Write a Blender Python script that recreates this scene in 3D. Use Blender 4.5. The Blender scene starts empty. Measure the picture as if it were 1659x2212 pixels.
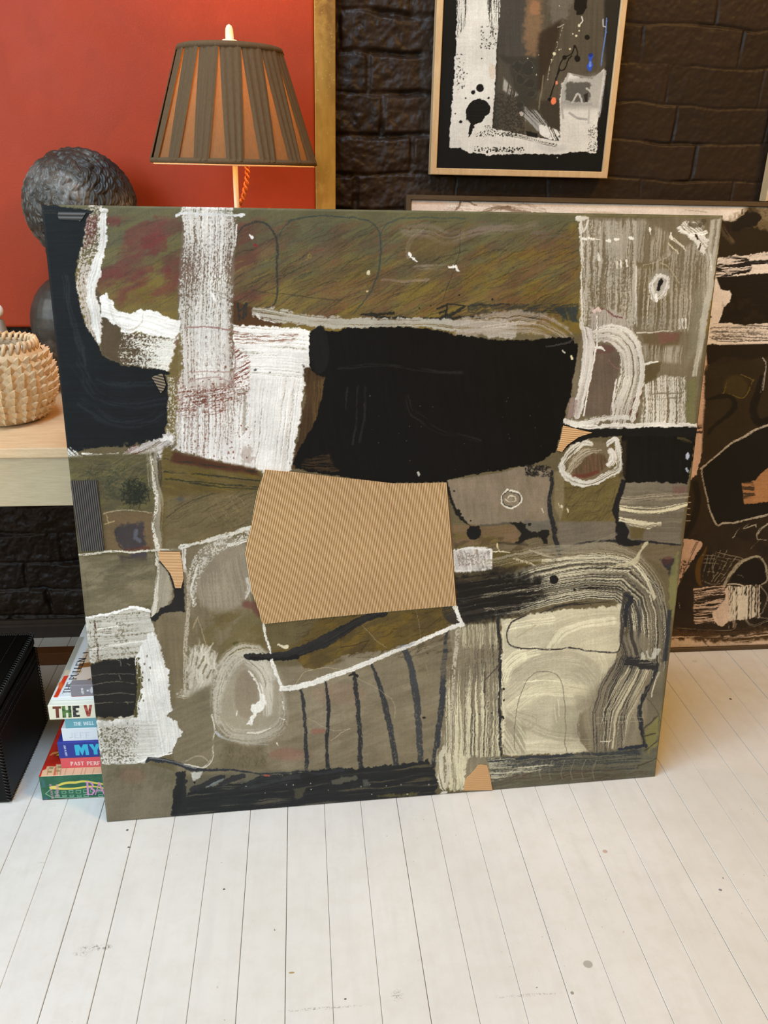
import bpy, bmesh, math, random
import numpy as np
from mathutils import Matrix, Vector

# ------------------------------------------------------------------ camera
CAM_H = 1.057
FPX = 1800.0
CX, CY = 829.5, 1106.0
PITCH, ROLL, YAW = 0.39188286, 0.02333902, 0.10529694

def _rot(p, r, y):
    cy, sy = math.cos(y), math.sin(y)
    Ry = np.array([[cy, -sy, 0], [sy, cy, 0], [0, 0, 1]])
    base = np.array([[1, 0, 0], [0, 0, -1], [0, 1, 0]])
    cp, sp = math.cos(p), math.sin(p)
    Rp = np.array([[1, 0, 0], [0, cp, -sp], [0, sp, cp]])
    cr, sr = math.cos(r), math.sin(r)
    Rr = np.array([[cr, -sr, 0], [sr, cr, 0], [0, 0, 1]])
    return Rr @ Rp @ base @ Ry
CM = _rot(PITCH, ROLL, YAW)

cam = bpy.data.cameras.new('camera')
cam.sensor_fit = 'HORIZONTAL'
cam.sensor_width = 36.0
cam.lens = FPX / 1659.0 * 36.0
cam.clip_start = 0.02
camo = bpy.data.objects.new('camera', cam)
col = bpy.context.scene.collection
col.objects.link(camo)
R = Matrix((CM[0], -CM[1], -CM[2])).transposed()
camo.matrix_world = Matrix.Translation((0, 0, CAM_H)) @ R.to_4x4()
bpy.context.scene.camera = camo

def proj(P):
    """where a point of the room falls in the photograph (used to read measurements)"""
    v = (np.asarray(P) - np.array([0, 0, CAM_H])) @ CM.T
    return v[..., 0] / v[..., 2] * FPX + CX, v[..., 1] / v[..., 2] * FPX + CY

# ------------------------------------------------------------------ colour
def s2l(c):
    c = np.asarray(c, float) / 255.0
    return np.where(c <= 0.04045, c / 12.92, ((c + 0.055) / 1.055) ** 2.4)
def rgba(c, g=1.0):
    v = np.clip(s2l(c) * g, 0, 1)
    return (float(v[0]), float(v[1]), float(v[2]), 1.0)

# ------------------------------------------------------------------ noise
_T = np.random.RandomState(7).rand(512, 512).astype(np.float32)
def vn(x, y, seed=0):
    x = np.asarray(x, np.float32) + 1000.0 + seed * 17.31
    y = np.asarray(y, np.float32) + 1000.0 + seed * 9.73
    xi = np.floor(x).astype(np.int32); yi = np.floor(y).astype(np.int32)
    fx = x - xi; fy = y - yi
    fx = fx * fx * (3 - 2 * fx); fy = fy * fy * (3 - 2 * fy)
    x0 = xi & 511; x1 = (xi + 1) & 511; y0 = yi & 511; y1 = (yi + 1) & 511
    a = _T[y0, x0]; b = _T[y0, x1]; c = _T[y1, x0]; d = _T[y1, x1]
    return (a * (1 - fx) + b * fx) * (1 - fy) + (c * (1 - fx) + d * fx) * fy
def fbm(x, y, o=3, seed=0):
    t = 0; w = 1.0; s = 0
    for i in range(o):
        t = t + w * vn(x * 2 ** i, y * 2 ** i, seed + i * 5); s += w; w *= 0.55
    return t / s
def sst(x):
    x = np.clip(x, 0, 1)
    return x * x * (3 - 2 * x)

def catmull(pts, step):
    P = np.array([p[:2] for p in pts], float)
    if len(P) < 2: return P, np.zeros(len(P))
    E = np.vstack([2 * P[0] - P[1], P, 2 * P[-1] - P[-2]])
    out = []; par = []
    for i in range(len(P) - 1):
        n = max(1, int(np.hypot(*(P[i + 1] - P[i])) / step))
        for k in range(n):
            t = k / n
            a, b, c, d = E[i], E[i + 1], E[i + 2], E[i + 3]
            out.append(0.5 * (2 * b + (c - a) * t + (2 * a - 5 * b + 4 * c - d) * t * t + (-a + 3 * b - 3 * c + d) * t ** 3))
            par.append(i + t)
    out.append(P[-1]); par.append(len(P) - 1)
    return np.array(out), np.array(par)

# ------------------------------------------------------------------ a painted surface:
# a fine mesh sheet whose paint (colour attribute) and impasto (real relief) are laid stroke by stroke
class Sheet:
    def __init__(s, P0, U, V, nu, nv, base, gain=1.0, us=None):
        s.P0, s.U, s.V = map(lambda a: np.array(a, float), (P0, U, V))
        s.nu, s.nv, s.gain = nu, nv, gain
        u = np.linspace(0, 1, nu) if us is None else np.array(us); v = np.linspace(0, 1, nv)
        s.nu = len(u); nu = s.nu
        s.u, s.v = np.meshgrid(u, v)
        P = s.P0 + s.u[..., None] * s.U + s.v[..., None] * s.V
        X, Y = proj(P)
        s.P = P
        s.X = X.astype(np.float32); s.Y = Y.astype(np.float32)
        s.C = np.zeros((nv, nu, 3), np.float32); s.C[:] = base
        s.H = np.zeros((nv, nu), np.float32)
        s.k = 8
        s.cX = s.X[::s.k, ::s.k]; s.cY = s.Y[::s.k, ::s.k]
        s.n = 0; s.hard = .4
    def sl(s, x0, y0, x1, y1):
        m = 12
        M = (s.cX > x0 - m) & (s.cX < x1 + m) & (s.cY > y0 - m) & (s.cY < y1 + m)
        r = np.where(M.any(1))[0]; c = np.where(M.any(0))[0]
        if len(r) == 0: return None
        k = s.k
        return (slice(max(0, (r[0] - 1) * k), min(s.nv, (r[-1] + 2) * k)), slice(max(0, (c[0] - 1) * k), min(s.nu, (c[-1] + 2) * k)))
    def put(s, S, a, colr, h=0, hn=None):
        a = np.clip(a, 0, 1)[..., None]
        s.C[S] = s.C[S] * (1 - a) + np.asarray(colr, np.float32) * a
        if h:
            s.H[S] = s.H[S] * (1 - a[..., 0] * .5) + a[..., 0] * h * (1 if hn is None else hn)
    def stroke(s, pts, w, c, op=1., soft=1.2, rag=0., bw=3., bl=70., cov=None, c2=None, var=0., h=0., seed=None, speck=0., smooth=True, step=None, side=0.):
        s.n += 1; sd = s.n if seed is None else seed
        w = np.atleast_1d(np.array(w, float)); wm = w.max()
        if len(w) == 1: w = np.repeat(w, len(pts))
        if smooth and len(pts) > 2:
            Q, par = catmull(pts, step or max(5, wm * .35))
        else:
            Q = np.array([p[:2] for p in pts], float); par = np.arange(len(Q))
        W = np.interp(par, np.linspace(0, len(pts) - 1, len(w)), w)
        mg = wm / 2 + rag + soft + 1
        S = s.sl(Q[:, 0].min() - mg, Q[:, 1].min() - mg, Q[:, 0].max() + mg, Q[:, 1].max() + mg)
        if S is None: return
        X, Y = s.X[S], s.Y[S]
        best = np.full(X.shape, 1e12, np.float32); sg = np.zeros_like(X); ss = np.zeros_like(X); ww = np.zeros_like(X)
        cum = 0.
        for i in range(len(Q) - 1):
            a, b = Q[i], Q[i + 1]; d = b - a; L = math.hypot(*d)
            if L < 1e-6: continue
            t = ((X - a[0]) * d[0] + (Y - a[1]) * d[1]) / (L * L)
            tc = np.clip(t, 0, 1)
            dx = X - a[0] - tc * d[0]; dy = Y - a[1] - tc * d[1]
            dd = dx * dx + dy * dy
            m = dd < best
            best = np.where(m, dd, best)
            cr = (d[0] * (Y - a[1]) - d[1] * (X - a[0])) / L
            sg = np.where(m, cr, sg); ss = np.where(m, cum + tc * L, ss)
            ww = np.where(m, W[i] + (W[i + 1] - W[i]) * tc, ww)
            cum += L
        D = np.sqrt(best)
        e = ww / 2 - D
        if rag: e = e + rag * (fbm(X / 7, Y / 7, 3, sd) - .5) * 2.4
        A = sst(e / soft + .5) * op
        n = None
        if cov is not None or var or h:
            n = .55 * vn(sg / bw, ss / bl, sd) + .45 * vn(sg / (bw * .42), ss / (bl * .55), sd + 3)
            n = sst((n - .5) * 1.5 + .5)
        if cov is not None:
            cv = np.interp(ss / max(cum, 1e-6), np.linspace(0, 1, len(cov)), cov) if np.ndim(cov) else cov
            th = n
            if speck: th = th * (1 - speck) + speck * sst((fbm(X / 2.6, Y / 2.6, 2, sd + 8) - .5) * 2 + .5)
            if side: th = th + side * (sg / (wm / 2))
            A = A * sst((th - (1 - cv)) / s.hard + .5)
        cc = np.array(c, np.float32)
        if var:
            c2 = np.array(c2 if c2 is not None else np.array(c) * .75, np.float32)
            cc = cc + (c2 - cc) * (var * (1 - n))[..., None]
        s.put(S, A, cc, h, n)
    def poly(s, pts, c, op=1., soft=1.5, rag=0., ang=0., bw=3., bl=70., cov=None, c2=None, var=0., h=0., speck=0., grad=None, rs=7):
        s.n += 1; sd = s.n
        P = np.array(pts, float); mg = rag + soft + 2
        S = s.sl(P[:, 0].min() - mg, P[:, 1].min() - mg, P[:, 0].max() + mg, P[:, 1].max() + mg)
        if S is None: return
        X, Y = s.X[S], s.Y[S]
        ins = np.zeros(X.shape, bool); best = np.full(X.shape, 1e12, np.float32)
        for i in range(len(P)):
            a, b = P[i], P[(i + 1) % len(P)]; d = b - a; L2 = max(d @ d, 1e-9)
            t = np.clip(((X - a[0]) * d[0] + (Y - a[1]) * d[1]) / L2, 0, 1)
            best = np.minimum(best, (X - a[0] - t * d[0]) ** 2 + (Y - a[1] - t * d[1]) ** 2)
            if a[1] != b[1]:
                ins ^= ((a[1] > Y) != (b[1] > Y)) & (X < (b[0] - a[0]) * (Y - a[1]) / (b[1] - a[1]) + a[0])
        e = np.sqrt(best) * np.where(ins, 1, -1)
        if rag: e = e + rag * (fbm(X / rs, Y / rs, 3, sd) - .5) * 2.4
        A = sst(e / soft + .5) * op
        ca, sa = math.cos(math.radians(ang)), math.sin(math.radians(ang))
        al = X * ca + Y * sa; ac = -X * sa + Y * ca
        ac = ac + 6 * (vn(al / 90, ac / 90, sd + 2) - .5)
        n = .55 * vn(ac / bw, al / bl, sd) + .45 * vn(ac / (bw * .42), al / (bl * .55), sd + 3)
        n = sst((n - .5) * 1.5 + .5)
        if cov is not None:
            if np.ndim(cov):       # coverage varies along the stroke direction inside the shape
                pr = P @ np.array([ca, sa]); cv = np.interp((al - pr.min()) / (pr.max() - pr.min()), np.linspace(0, 1, len(cov)), cov)
            else: cv = cov
            th = n
            if speck: th = th * (1 - speck) + speck * sst((fbm(X / 2.6, Y / 2.6, 2, sd + 8) - .5) * 2 + .5)
            A = A * sst((th - (1 - cv)) / s.hard + .5)
        cc = np.array(c, np.float32)
        if grad is not None:       # second colour reached along a direction: (colour, angle)
            g, ga = grad; gx, gy = math.cos(math.radians(ga)), math.sin(math.radians(ga))
            pr = P @ np.array([gx, gy]); t = np.clip((X * gx + Y * gy - pr.min()) / (pr.max() - pr.min()), 0, 1)[..., None]
            cc = cc * (1 - t) + np.array(g, np.float32) * t
        if var:
            c2 = np.array(c2 if c2 is not None else np.array(c) * .75, np.float32)
            cc = cc + (c2 - cc) * (var * (1 - n))[..., None]
        s.put(S, A, cc, h, n)
    def ell(s, x, y, rx, ry, c, rot=0, n=22, **k):
        r = math.radians(rot)
        s.poly([(x + rx * math.cos(t) * math.cos(r) - ry * math.sin(t) * math.sin(r), y + rx * math.cos(t) * math.sin(r) + ry * math.sin(t) * math.cos(r)) for t in np.linspace(0, 2 * math.pi, n, endpoint=False)], c, **k)
    def mottle(s, pts, cols, sc=30., ang=0., st=1., op=.6, soft=12., seed=0):
        for i, c in enumerate(cols):
            P = np.array(pts, float)
            S = s.sl(P[:, 0].min(), P[:, 1].min(), P[:, 0].max(), P[:, 1].max())
            if S is None: return
            X, Y = s.X[S], s.Y[S]
            ins = np.zeros(X.shape, bool); best = np.full(X.shape, 1e12, np.float32)
            for j in range(len(P)):
                a, b = P[j], P[(j + 1) % len(P)]; d = b - a; L2 = max(d @ d, 1e-9)
                t = np.clip(((X - a[0]) * d[0] + (Y - a[1]) * d[1]) / L2, 0, 1)
                best = np.minimum(best, (X - a[0] - t * d[0]) ** 2 + (Y - a[1] - t * d[1]) ** 2)
                if a[1] != b[1]:
                    ins ^= ((a[1] > Y) != (b[1] > Y)) & (X < (b[0] - a[0]) * (Y - a[1]) / (b[1] - a[1]) + a[0])
            e = np.sqrt(best) * np.where(ins, 1, -1)
            ca, sa = math.cos(math.radians(ang)), math.sin(math.radians(ang))
            al = X * ca + Y * sa; ac = -X * sa + Y * ca
            n = fbm(al / (sc * st), ac / sc, 4, 31 * i + seed)
            s.put(S, sst(e / soft + .5) * sst((n - .5) / .18 + .1) * op, c)
    def scrib(s, box, n, c, ang=-28, da=10, L=(30, 90), w=1.4, op=.55, curve=.15, seed=1, oval=False):
        rn = random.Random(seed)
        x0, y0, x1, y1 = box
        for i in range(n):
            x, y = rn.uniform(x0, x1), rn.uniform(y0, y1)
            if oval:
                q_, g_ = rn.uniform(0, 6.28), rn.random() ** .6; x = (x0 + x1) / 2 + (x1 - x0) / 2 * g_ * math.cos(q_); y = (y0 + y1) / 2 + (y1 - y0) / 2 * g_ * math.sin(q_)
            a = math.radians(ang + rn.uniform(-da, da)); l = rn.uniform(*L)
            dx, dy = math.cos(a) * l / 2, math.sin(a) * l / 2; k = rn.uniform(-curve, curve)
            p = [(x - dx, y - dy), (x - dy * k, y + dx * k), (x + dx, y + dy)]
            if not oval: p = [(min(max(q[0], x0), x1), min(max(q[1], y0), y1)) for q in p]
            s.stroke(p, w * rn.uniform(.7, 1.4), c, op=op * rn.uniform(.5, 1), soft=1.4, cov=.8, bl=12, bw=1, speck=.5, step=14)
    def dots(s, L, c, **k):
        for x, y, r in L: s.ell(x, y, r, r, c, n=10, **k)
    def speckle(s, box, n, c, r=(.6, 2), seed=3, op=.9):
        rn = random.Random(seed)
        for i in range(n):
            rr = rn.uniform(*r)
            s.ell(rn.uniform(box[0], box[2]), rn.uniform(box[1], box[3]), rr, rr * rn.uniform(.6, 1.3), c, n=8, op=op, soft=1)
    def finish(s, warp=1.3, grain=.07, tone=.08, seed=50, streak=.032):
        """hand tremor in every edge, canvas grain and uneven pigment over the whole sheet"""
        X, Y = s.X, s.Y; gx = float(np.median(np.abs(np.diff(s.X, axis=1)))); gy = float(np.median(np.abs(np.diff(s.Y, axis=0))))
        wx = (fbm(X / 5, Y / 5, 3, seed) - .5) * 2 * warp + (fbm(X / 28, Y / 28, 2, seed + 3) - .5) * 2 * warp * 1.8
        wy = (fbm(X / 5, Y / 5, 3, seed + 7) - .5) * 2 * warp + (fbm(X / 28, Y / 28, 2, seed + 11) - .5) * 2 * warp * 1.8
        i, j = np.mgrid[0:s.nv, 0:s.nu]
        ii = np.clip(np.rint(i + wy / max(gy, .1)), 0, s.nv - 1).astype(int); jj = np.clip(np.rint(j + wx / max(gx, .1)), 0, s.nu - 1).astype(int)
        s.C = s.C[ii, jj]; s.H = s.H[ii, jj]
        g = (fbm(X / 1.6, Y / 1.6, 2, seed + 20) - .5) * 2 * grain + (fbm(X / 45, Y / 45, 4, seed + 25) - .5) * 2 * tone + (vn(X / 2, Y / 40, seed + 30) * .5 + vn(X / 45, Y / 2, seed + 33) * .5 - .5) * 2 * streak
        s.C = np.clip(s.C * (1 + g[..., None]) + g[..., None] * 10, 4, 246)
    # ---- turn into a mesh with thickness T behind the paint
    def mesh(s, name, mat, T=0.0, round_=0.0, relief=0.0004, parent=None):
        N = np.cross(s.U, s.V); N = N / np.linalg.norm(N)       # towards the viewer
        P = s.P + N * (s.H * relief)[..., None]
        nv, nu = s.nv, s.nu
        if round_:
            lu, lv = np.linalg.norm(s.U), np.linalg.norm(s.V)
            e = np.minimum(np.minimum(s.u * lu, (1 - s.u) * lu), np.minimum(s.v * lv, (1 - s.v) * lv))
            k = np.clip(1 - e / round_, 0, 1)
            P = P - N * (round_ * (1 - np.sqrt(np.clip(1 - k * k, 0, 1))))[..., None]
        V = P.reshape(-1, 3); C = s.C.reshape(-1, 3)
        idx = np.arange(nu * nv).reshape(nv, nu)
        F = np.stack([idx[:-1, :-1], idx[:-1, 1:], idx[1:, 1:], idx[1:, :-1]], -1).reshape(-1, 4)
        if T:
            ring = np.concatenate([idx[0, :-1], idx[:-1, -1], idx[-1, :0:-1], idx[:0:-1, 0]])
            nr = len(ring); b0 = len(V)
            V = np.vstack([V, V[ring] - N * (T - round_)]); C = np.vstack([C, C[ring]])
            j = np.arange(nr); jn = (j + 1) % nr
            F = np.vstack([F, np.stack([ring[jn], ring[j], b0 + j, b0 + jn], -1)])
            # back
            c0 = len(V); ctr = s.P0 + s.U / 2 + s.V / 2 - N * T
            V = np.vstack([V, ctr]); C = np.vstack([C, [[205, 195, 175]]])
            tri = np.stack([b0 + jn, b0 + j, np.full(nr, c0)], -1)
        me = bpy.data.meshes.new(name)
        nq = len(F); nt = len(tri) if T else 0
        me.vertices.add(len(V)); me.vertices.foreach_set('co', V.astype(np.float32).ravel())
        loops = F.ravel() if not T else np.concatenate([F.ravel(), tri.ravel()])
        me.loops.add(len(loops)); me.loops.foreach_set('vertex_index', loops.astype(np.int32))
        st = np.arange(nq) * 4
        if T: st = np.concatenate([st, nq * 4 + np.arange(nt) * 3])
        me.polygons.add(nq + nt); me.polygons.foreach_set('loop_start', st.astype(np.int32))
        tot = np.full(nq + nt, 4, np.int32)
        if T: tot[nq:] = 3
        try: me.polygons.foreach_set('loop_total', tot)
        except Exception: pass
        sm = np.ones(nq + nt, bool)
        if T: sm[nq:] = False
        me.polygons.foreach_set('use_smooth', sm)
        me.update(calc_edges=True)
        at = me.color_attributes.new('paint', 'FLOAT_COLOR', 'POINT')
        L = np.clip(s2l(np.clip(C, 0, 255)) * s.gain, 0, .92)
        rg = np.ones((len(V), 4), np.float32); rg[:, :3] = L
        at.data.foreach_set('color', rg.ravel())
        me.materials.append(mat)
        o = bpy.data.objects.new(name, me); col.objects.link(o)
        if parent: o.parent = parent; o.matrix_parent_inverse = parent.matrix_world.inverted()
        return o

# ------------------------------------------------------------------ helpers
def tag(o, label=None, cat=None, group=None, kind=None):
    if label: o['label'] = label
    if cat: o['category'] = cat
    if group: o['group'] = group
    if kind: o['kind'] = kind
    return o
def empty(name, loc, label=None, cat=None, group=None):
    o = bpy.data.objects.new(name, None); o.location = loc; o.empty_display_size = .05
    col.objects.link(o); o.matrix_world = Matrix.Translation(loc)
    return tag(o, label, cat, group)
def link(name, me, parent=None, mat=None, smooth=False):
    if mat: me.materials.append(mat)
    if smooth:
        me.polygons.foreach_set('use_smooth', np.ones(len(me.polygons), bool))
    o = bpy.data.objects.new(name, me); col.objects.link(o)
    if parent:
        o.parent = parent; o.matrix_parent_inverse = parent.matrix_world.inverted()
    return o
def bm_obj(name, bm, mat, parent=None, smooth=False):
    me = bpy.data.meshes.new(name); bmesh.ops.recalc_face_normals(bm, faces=bm.faces); bm.to_mesh(me); bm.free()
    return link(name, me, parent, mat, smooth)
def add_box(bm, lo, hi, bev=0.0, M=None, seg=2):
    r = bmesh.ops.create_cube(bm, size=1.0)
    vs = r['verts']
    for v in vs:
        v.co = Vector([lo[i] + (v.co[i] + .5) * (hi[i] - lo[i]) for i in range(3)])
    if bev:
        es = list({e for v in vs for e in v.link_edges})
        rb = bmesh.ops.bevel(bm, geom=es, offset=bev, segments=seg, affect='EDGES', profile=.5)
        vs = list({v for f in rb['faces'] for v in f.verts} | {v for v in vs if v.is_valid})
    if M is not None:
        for v in vs: v.co = M @ v.co
    return vs
def box(name, lo, hi, mat, parent=None, bev=0.002, M=None, smooth=False):
    bm = bmesh.new(); add_box(bm, lo, hi, bev, M)
    return bm_obj(name, bm, mat, parent, smooth)
def lathe(prof, c, seg=48, bm=None, close=False):
    own = bm is None
    bm = bm or bmesh.new(); rows = []
    for r, z in prof:
        rows.append([bm.verts.new((c[0] + r * math.cos(2 * math.pi * i / seg), c[1] + r * math.sin(2 * math.pi * i / seg), z)) for i in range(seg)])
    for a, b in zip(rows, rows[1:]):
        for i in range(seg):
            j = (i + 1) % seg
            bm.faces.new((a[i], a[j], b[j], b[i]))
    if close:
        bm.faces.new(rows[0][::-1]); bm.faces.new(rows[-1])
    return bm
def tube(bm, pts, r, seg=8, cap=True):
    P = [Vector(p) for p in pts]; rows = []
    rr = r if hasattr(r, '__len__') else [r] * len(P)
    up = None
    for i, p in enumerate(P):
        t = (P[min(i + 1, len(P) - 1)] - P[max(i - 1, 0)]).normalized()
        if up is None:
            up = Vector((0, 0, 1)) if abs(t.z) < .9 else Vector((1, 0, 0))
        a = t.cross(up).normalized(); b = a.cross(t).normalized(); up = b
        rows.append([bm.verts.new(p + (a * math.cos(2 * math.pi * k / seg) + b * math.sin(2 * math.pi * k / seg)) * rr[i]) for k in range(seg)])
    for x, y in zip(rows, rows[1:]):
        for k in range(seg):
            j = (k + 1) % seg; bm.faces.new((x[k], x[j], y[j], y[k]))
    if cap:
        bm.faces.new(rows[0][::-1]); bm.faces.new(rows[-1])

# ------------------------------------------------------------------ materials
class NT:
    def __init__(s, name):
        s.m = bpy.data.materials.new(name); s.m.use_nodes = True
        s.t = s.m.node_tree; s.b = s.t.nodes['Principled BSDF']
    def n(s, t, **k):
        nd = s.t.nodes.new(t)
        for a, v in k.items():
            if a.startswith('i_'): nd.inputs[a[2:].replace('_', ' ')].default_value = v
            else: setattr(nd, a, v)
        return nd
    def l(s, a, b): s.t.links.new(a, b)
    def noise(s, scale, detail=4, rough=.55, stretch=None, dist=0, coord='Object'):
        tc = s.n('ShaderNodeTexCoord'); out = tc.outputs[coord]
        if stretch:
            mp = s.n('ShaderNodeMapping'); mp.inputs['Scale'].default_value = stretch; s.l(out, mp.inputs[0]); out = mp.outputs[0]
        nz = s.n('ShaderNodeTexNoise'); nz.inputs['Scale'].default_value = scale; nz.inputs['Detail'].default_value = detail
        nz.inputs['Roughness'].default_value = rough; nz.inputs['Distortion'].default_value = dist
        s.l(out, nz.inputs['Vector']); return nz.outputs['Fac']
    def ramp(s, fac, stops):
        r = s.n('ShaderNodeValToRGB'); e = r.color_ramp.elements
        while len(e) < len(stops): e.new(.5)
        for i, (p, c) in enumerate(stops): e[i].position = p; e[i].color = c
        s.l(fac, r.inputs[0]); return r.outputs[0]
    def mix(s, fac, a, b, mode='MIX'):
        m = s.n('ShaderNodeMix', data_type='RGBA', blend_type=mode)
        for i, v in ((0, fac), (6, a), (7, b)):
            if hasattr(v, 'is_linked'): s.l(v, m.inputs[i])
            else: m.inputs[i].default_value = v
        return m.outputs[2]
    def bump(s, h, strength=.3, dist=.002, nrm=None):
        b = s.n('ShaderNodeBump'); b.inputs['Strength'].default_value = strength; b.inputs['Distance'].default_value = dist
        s.l(h, b.inputs['Height'])
        if nrm: s.l(nrm, b.inputs['Normal'])
        s.l(b.outputs[0], s.b.inputs['Normal']); return b.outputs[0]
    def base(s, c):
        if hasattr(c, 'is_linked'): s.l(c, s.b.inputs['Base Color'])
        else: s.b.inputs['Base Color'].default_value = c
    def p(s, **k):
        for a, v in k.items(): s.b.inputs[a.replace('_', ' ')].default_value = v
        return s.m
def plain(name, c, rough=.5, metal=0., var=.12, scale=30, bump=0.0, stretch=None, spec=.5, g=1.0):
    m = NT(name); n = m.noise(scale, stretch=stretch)
    c = np.array(c, float)
    m.base(m.ramp(n, [(.25, rgba(np.clip(c * (1 - var), 0, 255), g)), (.75, rgba(np.clip(c * (1 + var), 0, 255), g))]))
    if bump: m.bump(n, bump)
    m.p(Roughness=rough, Metallic=metal); m.b.inputs['Specular IOR Level'].default_value = spec
    return m.m
def paintmat(name, rough=.45, weave=.12, wscale=900, spec=.4):
    m = NT(name)
    a = m.n('ShaderNodeAttribute', attribute_name='paint'); m.base(a.outputs['Color'])
    n = m.noise(wscale, 2); n2 = m.noise(9, 3)
    if weave: m.bump(n, weave, .0006)
    mr = m.n('ShaderNodeMapRange'); m.l(n2, mr.inputs['Value']); mr.inputs['To Min'].default_value = rough - .1; mr.inputs['To Max'].default_value = rough + .12
    m.l(mr.outputs[0], m.b.inputs['Roughness']); m.b.inputs['Specular IOR Level'].default_value = spec
    return m.m
# ------------------------------------------------------------------ the big leaning canvas
def crop(x0, y0, k):
    return lambda *p: [(x0 + a * k, y0 + b * k) for a, b in p]
c1 = crop(60, 430, .36166); c2 = crop(500, 430, .36166); c3 = crop(1000, 430, .36166)
c4 = crop(100, 930, .36166); c5 = crop(900, 930, .37372); c6 = crop(180, 1300, .33755)
c7 = crop(500, 1250, .33755); c8 = crop(900, 1250, .33755)

BL = np.array([-0.344, 1.165, 0.0]); BR = np.array([0.655, 1.211, 0.0])
eU = (BR - BL) / np.linalg.norm(BR - BL)
lean = math.radians(5.3)
n0 = np.array([-eU[1], eU[0], 0.0])
eV = np.array([0, 0, 1.0]) * math.cos(lean) + n0 * math.sin(lean)
Wc = float(np.linalg.norm(BR - BL)); Hc = 1.0045
eN = np.cross(eU, eV)
MG = 1.0
MN = 1150 if not globals().get('LOWRES') else 600
A = Sheet(BL + eU * -0.0025, eU * (Wc + .005), eV * Hc, MN, MN, (100, 90, 66), MG)
WH = (236, 234, 230); BK = (24, 24, 24)

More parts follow.
